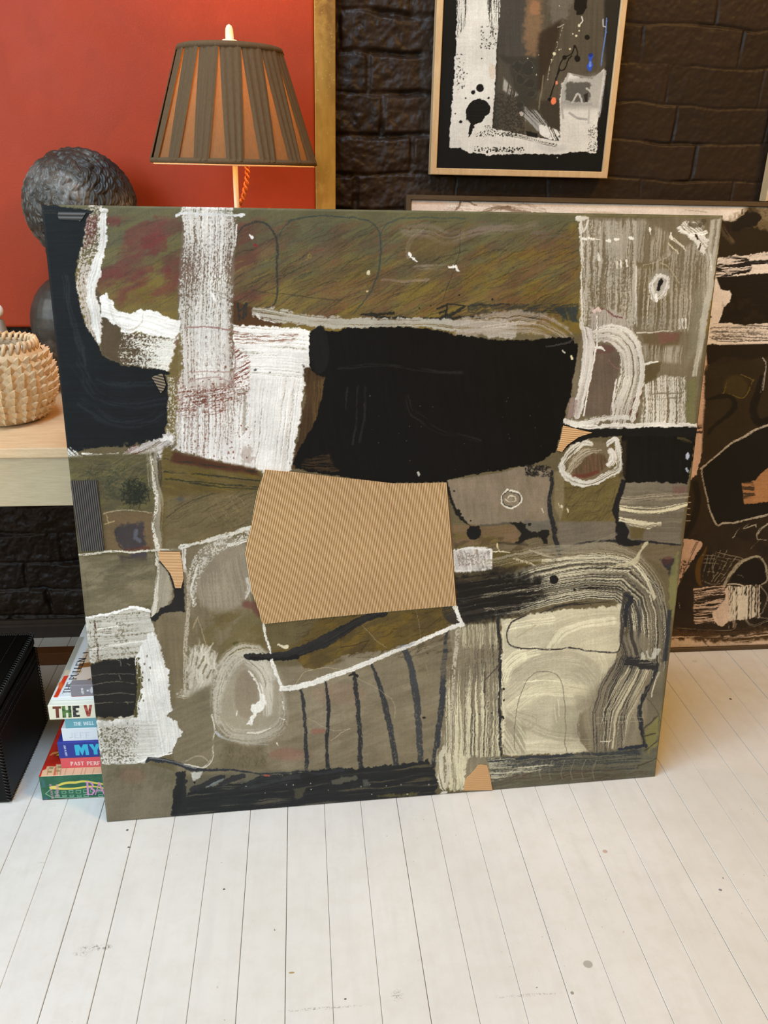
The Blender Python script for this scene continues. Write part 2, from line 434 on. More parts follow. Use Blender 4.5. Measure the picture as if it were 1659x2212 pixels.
def paint_main(s):
    # ---------- grounds
    full = [(60, 430), (1580, 430), (1440, 1800), (200, 1800)]
    s.poly([(60, 430), (1600, 440), (1590, 720), (90, 720)], (94, 92, 66), ang=-24, bw=6, bl=90, var=.5, c2=(82, 78, 60), grad=((122, 100, 48), 90), soft=10)
    s.mottle([(180, 560), (1270, 560), (1270, 720), (180, 720)], [(120, 102, 46), (110, 92, 42)], 40, -25, 3, .5, 30, 5)
    s.mottle([(180, 470), (1280, 470), (1280, 600), (180, 600)], [(84, 84, 68), (96, 94, 66)], 30, -25, 3, .5, 20, 8)
    s.mottle([(180, 470), (560, 470), (560, 650), (180, 650)], [(92, 58, 52), (104, 56, 50)], 34, -25, 2.5, .7, 25, 2)
    s.mottle([(500, 470), (1250, 500), (1250, 700), (500, 700)], [(104, 68, 52), (84, 68, 52)], 22, -25, 3.5, .4, 20, 12)
    s.mottle([(1000, 480), (1250, 480), (1250, 640), (1000, 640)], [(122, 100, 36)], 34, -20, 2, .45, 20, 17)
    for x, y, rx, ry, o in [(760, 262, 85, 52, .75), (740, 320, 30, 20, .6), (590, 445, 110, 42, .5), (520, 140, 50, 26, .6), (700, 420, 60, 25, .5), (835, 440, 22, 40, .6), (560, 600, 22, 50, .4), (770, 105, 14, 12, .6), (430, 500, 40, 60, .35)]:
        (px, py), = c1((x, y)); s.ell(px, py, rx * .36, ry * .36, (104, 46, 46), op=o * .8, soft=9, rag=8)
    s.scrib((190, 475, 400, 690), 90, (60, 58, 50), L=(25, 80), op=.45, seed=2)
    s.scrib((505, 478, 1250, 690), 420, (56, 52, 42), L=(30, 95), op=.5, seed=3)
    s.scrib((505, 540, 1250, 700), 160, (50, 44, 32), L=(30, 90), op=.55, seed=33)
    s.scrib((505, 478, 1250, 690), 90, (118, 62, 50), L=(20, 70), w=2, op=.4, seed=4)
    s.scrib((505, 560, 1250, 690), 70, (140, 120, 56), L=(20, 60), w=2, op=.4, seed=5)
    # charcoal loops
    k = dict(soft=1.5, cov=.85, bl=10, bw=1.5, speck=.5)
    s.stroke(c2((8, 300), (30, 220), (70, 165), (140, 138), (215, 155), (258, 215), (272, 300), (270, 420), (274, 560), (250, 635), (200, 655)), [2, 3, 4, 4, 5, 5, 4, 3], (46, 50, 48), op=.85, **k)
    s.stroke(c2((285, 215), (315, 160), (380, 118), (520, 98), (700, 108), (830, 140), (880, 195), (892, 270), (888, 380), (870, 460), (820, 570), (760, 650), (715, 690)), [2, 3, 3, 4, 5, 3, 2.4], (52, 62, 60), op=.8, **k)
    s.stroke(c2((893, 210), (925, 155), (1000, 122), (1100, 112), (1250, 112), (1400, 118)), 3, (56, 70, 66), op=.7, **k)
    s.stroke(c2((120, 545), (400, 580), (660, 610)), 1.5, (50, 46, 38), op=.7)
    s.stroke(c2((1370, 180), (1355, 330), (1300, 500), (1262, 610)), 1.4, (50, 46, 38), op=.8)
    # hazy glazes
    s.stroke(c2((1040, 190), (1180, 190), (1280, 235), (1380, 215), (1500, 180), (1659, 175)), [22, 34, 30, 22, 22, 20], (128, 112, 104), op=.5, soft=10, cov=.7, bw=4, bl=90)
    s.stroke(c3((0, 215), (120, 185), (300, 170), (430, 150)), [20, 22, 16], (122, 110, 98), op=.45, soft=8, cov=.6, bw=3, bl=80)
    s.stroke(c3((430, 215), (560, 205), (690, 215)), [16, 12], (116, 104, 94), op=.5, soft=8, cov=.6)
    s.stroke(c2((1050, 340), (1045, 290), (1080, 225), (1130, 190)), [14, 12, 8], (140, 128, 118), op=.5, soft=5, cov=.7)
    s.stroke(c2((900, 488), (1000, 495), (1100, 493), (1175, 488)), [10, 10, 6], (150, 128, 116), op=.55, soft=4, cov=.7)
    s.stroke(c2((1100, 410), (1250, 405), (1350, 415)), [8, 12, 10], (140, 126, 112), op=.6, soft=4, cov=.6)
    s.ell(*c2((1180, 280))[0], 60, 22, (100, 84, 50), op=.5, soft=16)
    s.stroke(c2((1058, 325), (1068, 345), (1110, 375)), [6, 4, 3], WH, h=.8, rag=2)
    s.stroke(c2((1300, 405), (1335, 402), (1355, 425)), [4, 8, 5], (225, 222, 214), h=.8, rag=2)
    s.stroke(c2((108, 210), (120, 230)), [3, 7], WH, h=.6); s.ell(*c2((815, 440))[0], 4, 4, (215, 205, 170), h=.5, rag=2)
    s.ell(*c2((808, 548))[0], 3, 2.4, (190, 170, 130)); s.ell(*c2((142, 275))[0], 4, 4, (130, 40, 42))
    s.ell(*c2((468, 343))[0], 5, 4.4, (128, 116, 60), op=.8); s.ell(*c2((468, 343))[0], 2.4, 2, (86, 76, 46), op=.8)
    s.dots([(*c2((x, y))[0], r) for x, y, r in [(1360, 573, 2), (1558, 597, 2.2), (1188, 640, 2), (1122, 655, 1.8)]], (28, 26, 22))
    # charcoal along the bottom of the top band
    s.poly(c2((0, 600), (120, 650), (300, 720), (300, 760), (0, 760)), (74, 48, 28), soft=8, op=.9)
    s.stroke(c2((770, 692), (860, 690), (965, 678)), [3, 7, 4], (40, 38, 30), rag=2)
    s.stroke(c2((860, 702), (1000, 708), (1110, 716), (1210, 716), (1300, 712), (1420, 700), (1500, 705)), [4, 5, 4, 6, 4, 2], (38, 37, 31), rag=2)
    s.stroke(c2((1225, 655), (1290, 636)), 4, (40, 38, 32)); s.stroke(c2((1240, 680), (1285, 668)), 4, (40, 38, 32))
    s.stroke(c2((1210, 728), (1250, 716), (1290, 690)), [12, 10, 6], (42, 40, 36), rag=2)
    s.stroke(c2((1292, 628), (1282, 690), (1275, 730)), 3.4, (36, 36, 32)); s.stroke(c2((1292, 630), (1420, 636), (1659, 628)), 3, (44, 42, 38))
    s.stroke(c2((1300, 700), (1350, 668), (1390, 640)), [8, 4], (44, 42, 36))
    s.scrib((1010, 656, 1250, 676), 120, (50, 50, 46), ang=-18, L=(14, 34), w=2, op=.75, seed=6)
    s.scrib((1000, 675, 1190, 692), 40, (58, 56, 44), ang=-14, L=(14, 34), w=1.6, op=.6, seed=7)
    s.poly(c3((552, 650), (620, 645), (690, 640), (688, 735), (600, 722)), (44, 52, 54), soft=4, rag=5, op=.85, ang=80, cov=.85)
    for a, b in (((1255, 622), (1262, 722)), ((1292, 640), (1282, 712)), ((1305, 625), (1300, 700))):
        s.stroke(c1(a, b), 4.2, (44, 44, 42), rag=1.5)
    s.stroke(c1((1262, 665), (1290, 650)), 3, (44, 44, 42))
    # long grey-white sweep under the band
    s.stroke(c2((140, 675), (260, 690), (400, 715), (560, 735), (750, 742), (950, 738), (1150, 742), (1350, 755), (1500, 765), (1659, 780)), [18, 26, 26, 24, 22, 20, 20, 28, 34, 40], (184, 180, 170), op=.9, soft=3, rag=5, bw=3, bl=120, cov=.86, var=.5, c2=(140, 132, 118), h=.4)
    s.stroke(c3((0, 770), (180, 742), (340, 732), (480, 752), (580, 800), (640, 850)), [42, 46, 48, 44, 38, 26], (168, 158, 146), op=.75, soft=6, rag=6, cov=.72, bw=2.4, bl=110, var=.5, c2=(112, 92, 80), h=.3)
    s.stroke(c3((120, 770), (300, 740), (430, 735)), [10, 14, 8], (205, 196, 184), op=.5, soft=4, cov=.5, bw=1.6, bl=90)
    s.stroke(c2((150, 690), (180, 715), (260, 735)), [5, 5, 3], (215, 212, 206), rag=2, cov=.7)
    # ---------- white vertical ribbon from the top edge
    s.poly(c1((925, 100), (1245, 110), (1225, 700), (1220, 1100), (1150, 1520), (900, 1500), (850, 1400), (850, 1100), (890, 700)), (112, 98, 84), op=.8, soft=6)
    s.poly(c1((860, 800), (1230, 800), (1230, 1250), (860, 1300)), (120, 84, 66), op=.6, soft=14)
    s.stroke(c1((1078, 96), (1085, 260), (1070, 420), (1062, 600), (1058, 800), (1060, 1040), (1062, 1120)), [112, 110, 108, 114, 116, 116, 116], (206, 203, 197), op=.95, soft=2, rag=7, bw=2.2, bl=150, cov=[.72, .6, .38, .62, .76, .74, .7], speck=.45, h=.9, var=.35, c2=(176, 170, 162))
    s.stroke(c1((1120, 96), (1110, 420), (1095, 700), (1090, 1100)), [54, 60, 66, 60], (222, 219, 214), op=.9, soft=3, rag=6, bw=1.8, bl=170, cov=[.5, .42, .6, .56], speck=.35, h=.9)
    s.stroke(c1((890, 98), (930, 84), (1060, 92), (1290, 97)), [7, 6, 5, 6], (205, 205, 204), rag=2, h=.8)
    s.stroke(c1((1248, 150), (1235, 280)), 3, (215, 213, 206), cov=.7)
    # ---------- the large white block
    s.poly([(384, 830), (540, 800), (540, 1004), (470, 996), (420, 983), (384, 972), (362, 962), (368, 900), (374, 850)], (190, 182, 174), op=.75, soft=12, rag=12)
    s.poly([(370, 850), (500, 820), (530, 1003), (470, 992), (420, 980), (376, 962)], (104, 62, 46), op=.5, soft=12, rag=12, ang=90, cov=.55)
    s.poly([(505, 703), (560, 703), (650, 708), (668, 714), (669, 760), (664, 838), (505, 842)], WH, soft=2, rag=4, ang=4, bw=2.5, bl=120, cov=.95, speck=.2, var=.3, c2=(200, 194, 186), h=1.)
    s.poly(c1((1235, 800), (1620, 800), (1600, 850), (1240, 870)), (150, 120, 104), soft=3, ang=3, cov=.36, bw=1.6, bl=40)
    s.poly(c1((1230, 870), (1330, 950), (1330, 1060), (1230, 1130)), (126, 76, 62), soft=3, ang=-30, cov=.34, bw=2, bl=26)
    s.poly(c1((1310, 1080), (1640, 1070), (1650, 1180), (1620, 1350), (1560, 1640), (1400, 1625), (1200, 1590), (1180, 1480), (1300, 1400), (1320, 1240)), (232, 230, 226), soft=2, rag=5, ang=96, bw=2.6, bl=190, cov=.95, speck=.15, var=.42, c2=(196, 188, 182), h=1.2)
    s.poly([(380, 838), (530, 838), (545, 905), (555, 1010), (520, 1005), (470, 995), (420, 982), (384, 972)], (226, 223, 219), soft=2, rag=7, ang=92, bw=2.2, bl=130, cov=[.42, .6, .8], speck=.35, h=1.1, var=.4, c2=(180, 172, 168))
    s.poly(c1((870, 1130), (1320, 1080), (1320, 1180), (1150, 1270), (860, 1270)), (112, 68, 54), soft=10, rag=10, ang=-12, bw=2.4, bl=30, cov=.34, speck=.4)
    for i in range(11):
        y = 1120 + i * 15
        s.stroke(c1((880 + i * 3, y + 45), (1080 + i * 4, y + 12), (1290 - i * 12, y - 30)), 2.2, (112, 70, 58), cov=.45, bl=12, op=.6)
    s.poly(c1((1260, 1500), (1330, 1460), (1350, 1560), (1290, 1600)), (150, 128, 116), soft=6, op=.5, rag=8)
    s.speckle((380, 790, 545, 990), 110, (110, 62, 46), (.8, 2.4), 8, .75)
    for x, y, r in [(1145, 1022, 3), (1232, 1035, 1.6), (1150, 632, 2)]: s.ell(*c1((x + (0 if y < 700 else 215), y))[0], r, r, (70, 72, 74))
    s.stroke(c1((945, 762), (1020, 758), (1110, 768), (1190, 780), (1262, 796)), 3.4, (150, 112, 106), op=.85)
    s.stroke(c1((1226, 860), (1240, 960), (1232, 1035), (1228, 1105)), 3, (150, 122, 116), op=.8)
    s.stroke(c1((950, 1032), (1080, 1026), (1225, 1034)), 2.8, (160, 132, 126), op=.8)
    s.stroke(c1((958, 1090), (1040, 1070), (1130, 1064), (1175, 1075), (1225, 1108)), 3.4, (160, 140, 134), op=.85)
    s.stroke(c1((1095, 545), (1108, 580), (1120, 615)), [2, 8, 3], (240, 240, 236), h=1.2)
    # ---------- left white wedge and swoosh
    s.poly(c1((380, 520), (430, 560), (500, 650), (560, 800), (880, 830), (850, 1040), (700, 1010), (560, 990), (440, 930), (425, 700)), (82, 68, 50), soft=6)
    s.poly(c1((560, 800), (720, 800), (885, 835), (868, 960), (842, 1035), (700, 1005), (590, 985), (540, 960)), (214, 211, 200), soft=3, rag=6, ang=6, bw=2, bl=60, cov=[.25, .5, .95], speck=.55, h=.9)
    s.poly(c1((560, 835), (720, 845), (880, 860), (860, 985), (800, 1000)), (218, 216, 208), soft=3, rag=5, ang=8, bw=2, bl=70, cov=[.1, .35, .92], speck=.4, h=.9)
    s.poly(c1((430, 590), (450, 575), (470, 560), (480, 590), (505, 610), (520, 650), (570, 680), (640, 682), (670, 660), (720, 664), (800, 690), (870, 715), (905, 735), (906, 790), (885, 832), (760, 815), (650, 792), (580, 815), (545, 765), (490, 725), (435, 705)), WH, soft=1.6, rag=4, ang=15, bw=3, bl=70, var=.25, c2=(196, 194, 186), h=1.6)
    s.stroke(c1((470, 580), (500, 680), (560, 760), (620, 775), (670, 740), (685, 680)), [6, 10, 12, 8, 4], (208, 206, 198), cov=.5, bw=1.6, h=1.6)
    # ---------- white strip beside the left black
    s.stroke(c1((400, 84), (400, 200), (375, 330), (345, 470), (350, 560), (378, 680), (398, 780), (420, 850)), [46, 46, 46, 38, 34, 34, 30, 8], (198, 190, 178), soft=2, rag=8, bw=2, bl=70, cov=[.5, .42, .5, .75, .9, .92, .95], speck=.7, h=1., var=.4, c2=(150, 130, 116))
    s.poly(c1((355, 95), (420, 90), (400, 260), (330, 300)), (96, 40, 42), op=.5, soft=8, cov=.55, speck=.8)
    s.stroke(c1((447, 78), (450, 220), (432, 330), (398, 460), (376, 540), (396, 660), (410, 760), (425, 850)), [16, 17, 18, 22, 20, 24, 20, 8], (224, 222, 217), soft=1.6, rag=4, bw=2.2, bl=110, var=.3, c2=(180, 176, 168), h=1.6)
    # ---------- left black
    s.poly(c1((40, 20), (395, 70), (352, 110), (338, 180), (328, 260), (295, 380), (286, 470), (298, 560), (318, 680), (362, 780), (415, 860), (440, 930), (500, 965), (560, 990), (700, 1012), (800, 1018), (866, 1040), (820, 1052), (832, 1110), (838, 1250), (828, 1340), (822, 1430), (740, 1462), (640, 1480), (480, 1480), (380, 1492), (290, 1512), (250, 1522), (225, 1500), (140, 900), (20, 100)), (22, 24, 25), soft=1.4, rag=3, ang=0, bw=9, bl=120, var=.25, c2=(16, 18, 19), h=.35)
    s.stroke(c1((225, 470), (240, 640), (290, 800), (330, 960), (345, 1080)), [14, 12, 16, 20], (46, 52, 56), op=.5, soft=6, cov=.6, bw=3)
    s.stroke(c1((420, 1080), (560, 1110), (780, 1085)), 16, (42, 47, 51), op=.5, soft=6, cov=.6, bw=3)
    s.stroke(c1((330, 1220), (500, 1330), (700, 1330), (800, 1280)), 26, (42, 47, 51), op=.5, soft=6, cov=.5, bw=3)
    s.stroke(c1((300, 1000), (420, 1180), (620, 1230), (800, 1200)), 22, (40, 45, 49), op=.5, soft=6, cov=.5, bw=3)
    s.stroke(c1((400, 1170), (460, 1195), (540, 1180)), 4, (20, 21, 22), op=.9)
    # olive column right of it
    s.poly(c1((838, 1040), (905, 800), (925, 1000), (890, 1100), (880, 1480), (828, 1440), (840, 1200)), (104, 90, 52), soft=5, rag=6, op=.9)
    s.poly(c1((835, 1060), (920, 1060), (915, 1480), (830, 1430)), (196, 190, 176), soft=6, ang=90, bw=2, cov=.3, speck=.6)
    # ---------- dabs under the black
    s.poly(c1((240, 1520), (560, 1480), (850, 1420), (900, 1500), (760, 1659), (250, 1659)), (98, 86, 62), soft=8, rag=8)
    s.poly(c1((590, 1500), (640, 1470), (680, 1500), (640, 1545), (600, 1540)), (92, 40, 34), soft=3, rag=5)
    s.stroke(c1((250, 1530), (300, 1570), (370, 1602), (470, 1612), (560, 1600)), [30, 30, 24, 20, 12], (206, 206, 200), rag=4, cov=.55, bw=1.8, bl=60, h=1)
    s.stroke(c1((330, 1522), (430, 1530), (540, 1518)), [6, 4, 4], (226, 224, 216), rag=2, cov=.75, h=1)
    s.stroke(c1((560, 1592), (640, 1545), (740, 1500), (850, 1425)), [40, 44, 38, 20], (196, 190, 186), rag=5, cov=.84, bw=2, bl=70, h=1., var=.3, c2=(150, 138, 130))
    s.stroke(c1((600, 1640), (660, 1620), (695, 1590)), [26, 34, 18], (216, 214, 210), rag=6, h=1.2, cov=.9)
    s.stroke(c1((800, 1440), (850, 1420), (860, 1440)), [7, 9, 5], (228, 226, 222), rag=3, h=1.4)
    s.stroke(c1((700, 1560), (800, 1530), (890, 1480)), [24, 18, 8], (206, 202, 196), rag=5, cov=.6, h=.8)
    # ================= middle belt
    s.poly(c4((110, 160), (640, 130), (640, 760), (120, 760)), (94, 86, 58), soft=10, ang=0, bw=5, var=.4, c2=(74, 66, 46))
    s.mottle(c4((120, 200), (640, 160), (640, 500), (130, 500)), [(104, 98, 60), (78, 74, 56)], 16, -20, 2, .6, 10, 4)
    s.poly(c4((340, 480), (640, 490), (650, 710), (350, 715)), (108, 88, 62), soft=10, ang=20, bw=5, var=.4, c2=(92, 80, 60))
    s.scrib((160, 1000, 330, 1050), 140, (52, 56, 44), ang=-25, da=50, L=(8, 26), w=1.1, op=.75, seed=11, oval=True)
    s.scrib((262, 1036, 318, 1092), 240, (34, 38, 30), ang=30, da=80, L=(8, 24), w=1.5, op=.85, curve=.6, seed=12, oval=True)
    s.scrib((215, 1035, 262, 1080), 70, (52, 56, 42), ang=10, da=70, L=(8, 22), w=1.1, op=.7, seed=13, oval=True)
    s.stroke(c4((338, 496), (400, 482), (480, 474), (560, 480), (632, 492)), 2, (176, 160, 132), op=.8)
    s.stroke(c4((360, 500), (368, 555)), 1.6, (190, 170, 120), op=.7); s.stroke(c4((345, 560), (405, 540)), 2, (190, 170, 120), op=.7)
    s.poly(c4((402, 585), (470, 560), (585, 548), (592, 690), (470, 712), (430, 680)), (58, 52, 54), soft=9, rag=6, op=.95)
    s.stroke(c4((535, 600), (530, 640), (555, 660)), 9, (94, 98, 108), op=.7, soft=5); s.stroke(c4((410, 600), (430, 680), (470, 715)), 2, (44, 42, 44), op=.8)
    s.stroke(c4((470, 708), (610, 700)), 6, (80, 42, 34), op=.6, soft=4)
    s.poly(c4((200, 760), (640, 730), (660, 1040), (520, 1060), (240, 1110)), (118, 108, 84), soft=5, ang=-8, bw=6, bl=100, var=.5, c2=(96, 88, 66))
    s.poly(c4((430, 745), (600, 740), (600, 775), (450, 790)), (68, 60, 54), soft=9, op=.9, ang=-4)
    s.poly(c4((500, 730), (600, 725), (600, 745), (510, 752)), (60, 54, 66), soft=5, op=.8)
    s.mottle(c4((200, 760), (650, 760), (650, 1040), (230, 1080)), [(134, 124, 100), (92, 84, 64)], 18, -10, 3, .55, 10, 6)
    s.scrib((175, 1200, 330, 1310), 50, (80, 74, 58), ang=-15, da=35, L=(14, 50), w=1.3, op=.5, seed=14)
    s.stroke(c4((240, 840), (245, 1000)), 3, (84, 58, 44), op=.5, cov=.6)
    # middle ochre/brown
    s.poly(c4((700, 90), (800, 140), (1000, 180), (1220, 220), (1290, 240), (1290, 340), (1200, 520), (1230, 600), (800, 690), (690, 700), (680, 200)), (102, 88, 50), soft=8, ang=12, bw=5, bl=90, var=.5, c2=(84, 66, 38))
    s.poly(c4((760, 130), (1000, 180), (1250, 225), (1280, 270), (1000, 230), (740, 190)), (70, 38, 26), soft=10, op=.85)
    s.mottle(c4((710, 200), (1290, 260), (1280, 360), (720, 360)), [(112, 94, 36), (90, 76, 38)], 14, 8, 3, .65, 8, 8)
    for P in (((705, 172), (900, 196), (1260, 246)), ((705, 246), (980, 268), (1300, 300)), ((715, 290), (900, 306), (1300, 338)), ((740, 288), (1000, 330), (1290, 350))):
        s.stroke(c4(*P), 3, (40, 42, 34), op=.85, cov=.75, bl=24)
    s.poly(c4((720, 400), (1290, 350), (1240, 600), (1000, 640), (700, 690)), (112, 98, 72), soft=14, op=.75, ang=-30, bw=6, var=.4, c2=(94, 84, 58))
    s.scrib((355, 1060, 560, 1140), 80, (70, 62, 44), ang=-30, L=(20, 60), w=1.6, op=.5, seed=15)
    s.stroke(c4((720, 520), (850, 430), (1000, 370)), 2, (56, 54, 42), op=.7)
    s.scrib((450, 1070, 530, 1140), 26, (150, 130, 92), ang=55, da=20, L=(14, 46), w=1, op=.5, seed=16)
    s.ell(*c4((800, 408))[0], 10, 6, (72, 74, 78), op=.5, soft=6)
    # vertical chalk ribbon
    s.stroke(c4((650, 150), (668, 220), (670, 320)), 16, (60, 52, 40), op=.8, soft=5, cov=.6)
    s.stroke(c4((632, 110), (630, 200), (640, 300), (668, 420), (665, 560), (662, 700)), [22, 24, 24, 22, 22, 18], (160, 150, 132), op=.75, soft=5, cov=.6, bw=3, bl=80)
    s.stroke(c4((628, 160), (640, 280), (655, 380), (655, 480), (640, 560), (655, 660), (664, 720), (662, 800)), [5, 6, 9, 7, 5, 9, 9, 7], (210, 204, 190), cov=.68, bw=1.6, bl=22, speck=.5, h=.6, rag=2)
    s.stroke(c4((188, 745), (260, 738), (350, 727), (430, 720), (520, 722), (640, 713), (700, 708), (805, 716)), [4, 5, 4.4, 4, 4.4, 4, 3.6, 4], (206, 200, 186), cov=.82, bw=1.5, bl=18, speck=.5, h=.6)
    s.ell(*c4((770, 680))[0], 22, 13, (120, 108, 84), op=.5, soft=5)
    # grey ground below, centre-left
    s.poly(c4((640, 1090), (900, 1090), (1280, 1100), (1350, 1400), (1100, 1659), (740, 1659), (660, 1300)), (122, 110, 86), soft=10, ang=85, bw=7, bl=130, var=.5, c2=(100, 88, 64))
    s.poly(c4((680, 720), (1230, 640), (1230, 1100), (860, 1120), (690, 1100)), (122, 110, 88), soft=10, ang=80, bw=6, var=.45, c2=(106, 94, 72))
    s.mottle(c4((860, 1080), (1290, 1000), (1320, 1330), (1080, 1350), (880, 1280)), [(96, 82, 48), (104, 92, 58)], 22, -25, 2, .7, 12, 9)
    s.ell(*c4((1060, 860))[0], 66, 84, (142, 132, 114), op=.75, soft=14, rot=10)
    s.stroke(c4((885, 1040), (872, 960), (880, 880), (905, 810), (950, 745), (1030, 690), (1120, 650), (1215, 610)), [10, 20, 26, 34, 34, 30, 26, 14], (205, 200, 188), op=.85, soft=3, cov=[.5, .4, .5, .42, .4, .5], bw=1.8, bl=24, speck=.65, h=.5)
    s.stroke(c4((878, 1030), (868, 960), (885, 860), (905, 810)), 4, (214, 210, 200), cov=.6, speck=.5, h=.5)
    s.stroke(c4((1100, 680), (1180, 650), (1215, 640)), [12, 16, 10], (226, 222, 214), cov=.6, bw=1.5, h=.8)
    s.poly(c4((900, 900), (1200, 700), (1240, 1000), (1100, 1060), (920, 1060)), (168, 158, 140), soft=14, op=.4, ang=82, cov=.5, bw=2)
    s.stroke(c4((1200, 880), (1215, 940), (1190, 1000)), [8, 14, 6], (196, 188, 176), cov=.55, rag=3)
    s.stroke(c4((1190, 1040), (1240, 1050), (1270, 1090)), 16, (104, 62, 54), soft=8, op=.7)
    s.stroke(c4((905, 1110), (930, 1200), (960, 1300)), 2, (176, 164, 140), op=.6)
    s.stroke(c4((880, 1180), (905, 1120)), 2.4, (190, 170, 130), op=.6); s.ell(*c4((1135, 1280))[0], 6, 5, (80, 72, 40), rag=3)
    # thick chalk line to the cardboard
    s.stroke(c4((800, 695), (830, 688), (950, 662), (1060, 630), (1150, 600), (1222, 578)), [10, 7, 7, 8, 8, 8], (205, 200, 188), cov=.85, bw=1.6, bl=20, speck=.5, h=.8, rag=2)
    s.stroke(c4((800, 680), (860, 690), (810, 702)), 3, (225, 222, 212), h=.6)
    s.stroke(c4((822, 715), (822, 790), (826, 832)), 8, (210, 206, 196), cov=.85, rag=2, h=.6)
    s.stroke(c4((826, 832), (848, 880), (850, 1000), (846, 1120), (832, 1250), (826, 1400), (830, 1540), (845, 1600)), [6, 8, 8, 8, 9, 8, 7, 5], (178, 168, 148), op=.9, cov=.68, bw=1.6, bl=20, speck=.6, h=.3)
    # petal and black shape
    s.poly(c4((668, 770), (690, 800), (735, 870), (756, 940), (748, 1000), (720, 1045), (688, 1065), (665, 1120), (628, 1138), (624, 1080), (650, 960), (660, 860)), (160, 152, 134), soft=2, rag=2, ang=100, bw=3, bl=70, var=.5, c2=(134, 124, 104))
    s.stroke(c4((672, 800), (660, 940), (645, 1060), (632, 1125)), [4, 9, 12, 6], (206, 200, 186), cov=.7, bw=1.6, bl=50, h=.6)
    s.poly(c4((762, 925), (800, 935), (822, 880), (828, 1082), (770, 1084), (735, 1084), (690, 1098), (650, 1138), (618, 1140), (600, 1106), (628, 1112), (668, 1085), (680, 1062), (740, 1040), (764, 990)), (36, 34, 32), soft=1.5, rag=2)
    s.stroke(c4((676, 782), (700, 806), (738, 860), (758, 910), (766, 950)), 3.4, (34, 32, 30))
    # pale blotch
    s.poly(c4((850, 1300), (930, 1285), (1010, 1330), (1030, 1400), (1000, 1500), (980, 1560), (900, 1600), (800, 1600), (800, 1560), (850, 1540), (840, 1400)), (178, 171, 154), soft=8, rag=12, op=.9, ang=100, bw=4, cov=.92, h=.3, var=.4)
    s.scrib((402, 1396, 470, 1505), 90, (206, 200, 184), ang=100, da=25, L=(10, 34), w=3.4, op=.7, seed=18, oval=True)
    for P in (((905, 1420), (930, 1380), (945, 1345)), ((890, 1400), (905, 1350)), ((960, 1480), (985, 1430)), ((930, 1450), (955, 1400))): s.stroke(c4(*P), 4, (120, 108, 84), op=.8, rag=1)
    s.stroke(c4((795, 1590), (880, 1600), (970, 1590), (1015, 1600)), [6, 8, 6, 3], (196, 188, 168), cov=.75, rag=2, h=.4)
    s.stroke(c4((800, 1630), (860, 1625), (950, 1610)), [3, 7, 3], (200, 192, 176), cov=.75, rag=2, h=.4)
    s.ell(*c6((785, 580))[0], 5, 8, (150, 136, 84), op=.7, rag=3)
    # ================= lower ground
    s.poly(c6((500, 700), (1000, 420), (1659, 560), (1659, 1130), (600, 1110), (560, 900)), (124, 114, 92), soft=12, ang=-22, bw=7, bl=120, var=.5, c2=(104, 96, 74))
    s.poly(c7((0, 560), (430, 560), (1450, 300), (1420, 1180), (600, 1240), (0, 1230)), (134, 123, 102), soft=10, ang=-20, bw=8, bl=150, var=.5, c2=(112, 102, 80))
    s.mottle(c7((320, 600), (1440, 420), (1400, 1200), (330, 1220)), [(150, 140, 118), (112, 102, 80)], 26, -22, 3.5, .4, 20, 10)
    s.poly(c7((1180, 330), (1430, 300), (1440, 640), (1200, 600)), (98, 88, 68), soft=14, ang=-18, op=.7, cov=.7, bw=5)
    s.poly(c6((900, 900), (1150, 900), (1180, 1080), (880, 1080)), (106, 96, 74), soft=16, op=.8, ang=80)
    s.scrib((470, 1610, 580, 1660), 70, (78, 74, 54), ang=80, da=50, L=(6, 18), w=1.6, op=.5, seed=20, oval=True)
    s.ell(*c7((350, 1120))[0], 36, 12, (138, 100, 84), op=.35, soft=12); s.ell(*c7((550, 975))[0], 16, 6, (150, 96, 84), op=.6, soft=4)
    s.ell(*c6((1330, 980))[0], 46, 14, (138, 100, 84), op=.4, soft=10); s.ell(*c7((690, 740))[0], 60, 22, (146, 118, 100), op=.35, soft=14)
    # white block bottom-left
    s.poly(c6((0, 90), (20, 105), (120, 85), (205, 72), (240, 66), (265, 45), (310, 34), (350, 48), (390, 45), (424, 58), (432, 110), (445, 170), (480, 235), (500, 300), (470, 370), (335, 352), (240, 365), (130, 372), (30, 395)), (200, 197, 188), soft=1.6, rag=4, ang=-4, bw=3, bl=90, cov=[.75, .88, .85, .95], speck=.45, h=1., var=.45, c2=(160, 154, 138))
    s.stroke(c6((20, 104), (110, 88), (205, 70), (260, 52), (320, 36), (420, 60)), [5, 6, 6, 5, 6, 5], WH, rag=2, h=1.4)
    s.stroke(c6((70, 125), (78, 220), (92, 300), (98, 380)), [3, 6, 5, 4], (86, 60, 50), cov=.7, bl=18, op=.85)
    s.speckle(tuple(c6((30, 120), (110, 370))[0] + c6((30, 120), (110, 370))[1]), 60, (98, 92, 70), (.8, 2), 21, .7)
    s.speckle(tuple(c6((200, 130), (290, 320))[0] + c6((200, 130), (290, 320))[1]), 70, (110, 104, 84), (.8, 2), 22, .7)
    s.stroke(c6((90, 178), (180, 165), (220, 155)), 2.6, (232, 230, 222)); s.stroke(c6((60, 300), (250, 270), (430, 250)), 5, (226, 224, 216), cov=.5, bw=1.4)
    s.poly(c6((330, 350), (440, 180), (482, 245), (500, 320), (515, 340), (512, 400), (545, 440), (550, 560), (568, 690), (540, 730), (590, 765), (620, 820), (648, 828), (600, 890), (575, 950), (520, 990), (430, 1010), (320, 1038), (118, 1036), (104, 900), (88, 760), (300, 752), (330, 735), (352, 590), (345, 450)), (228, 227, 223), soft=1.6, rag=4, ang=80, bw=3.4, bl=120, var=.4, c2=(198, 195, 188), h=1.4)
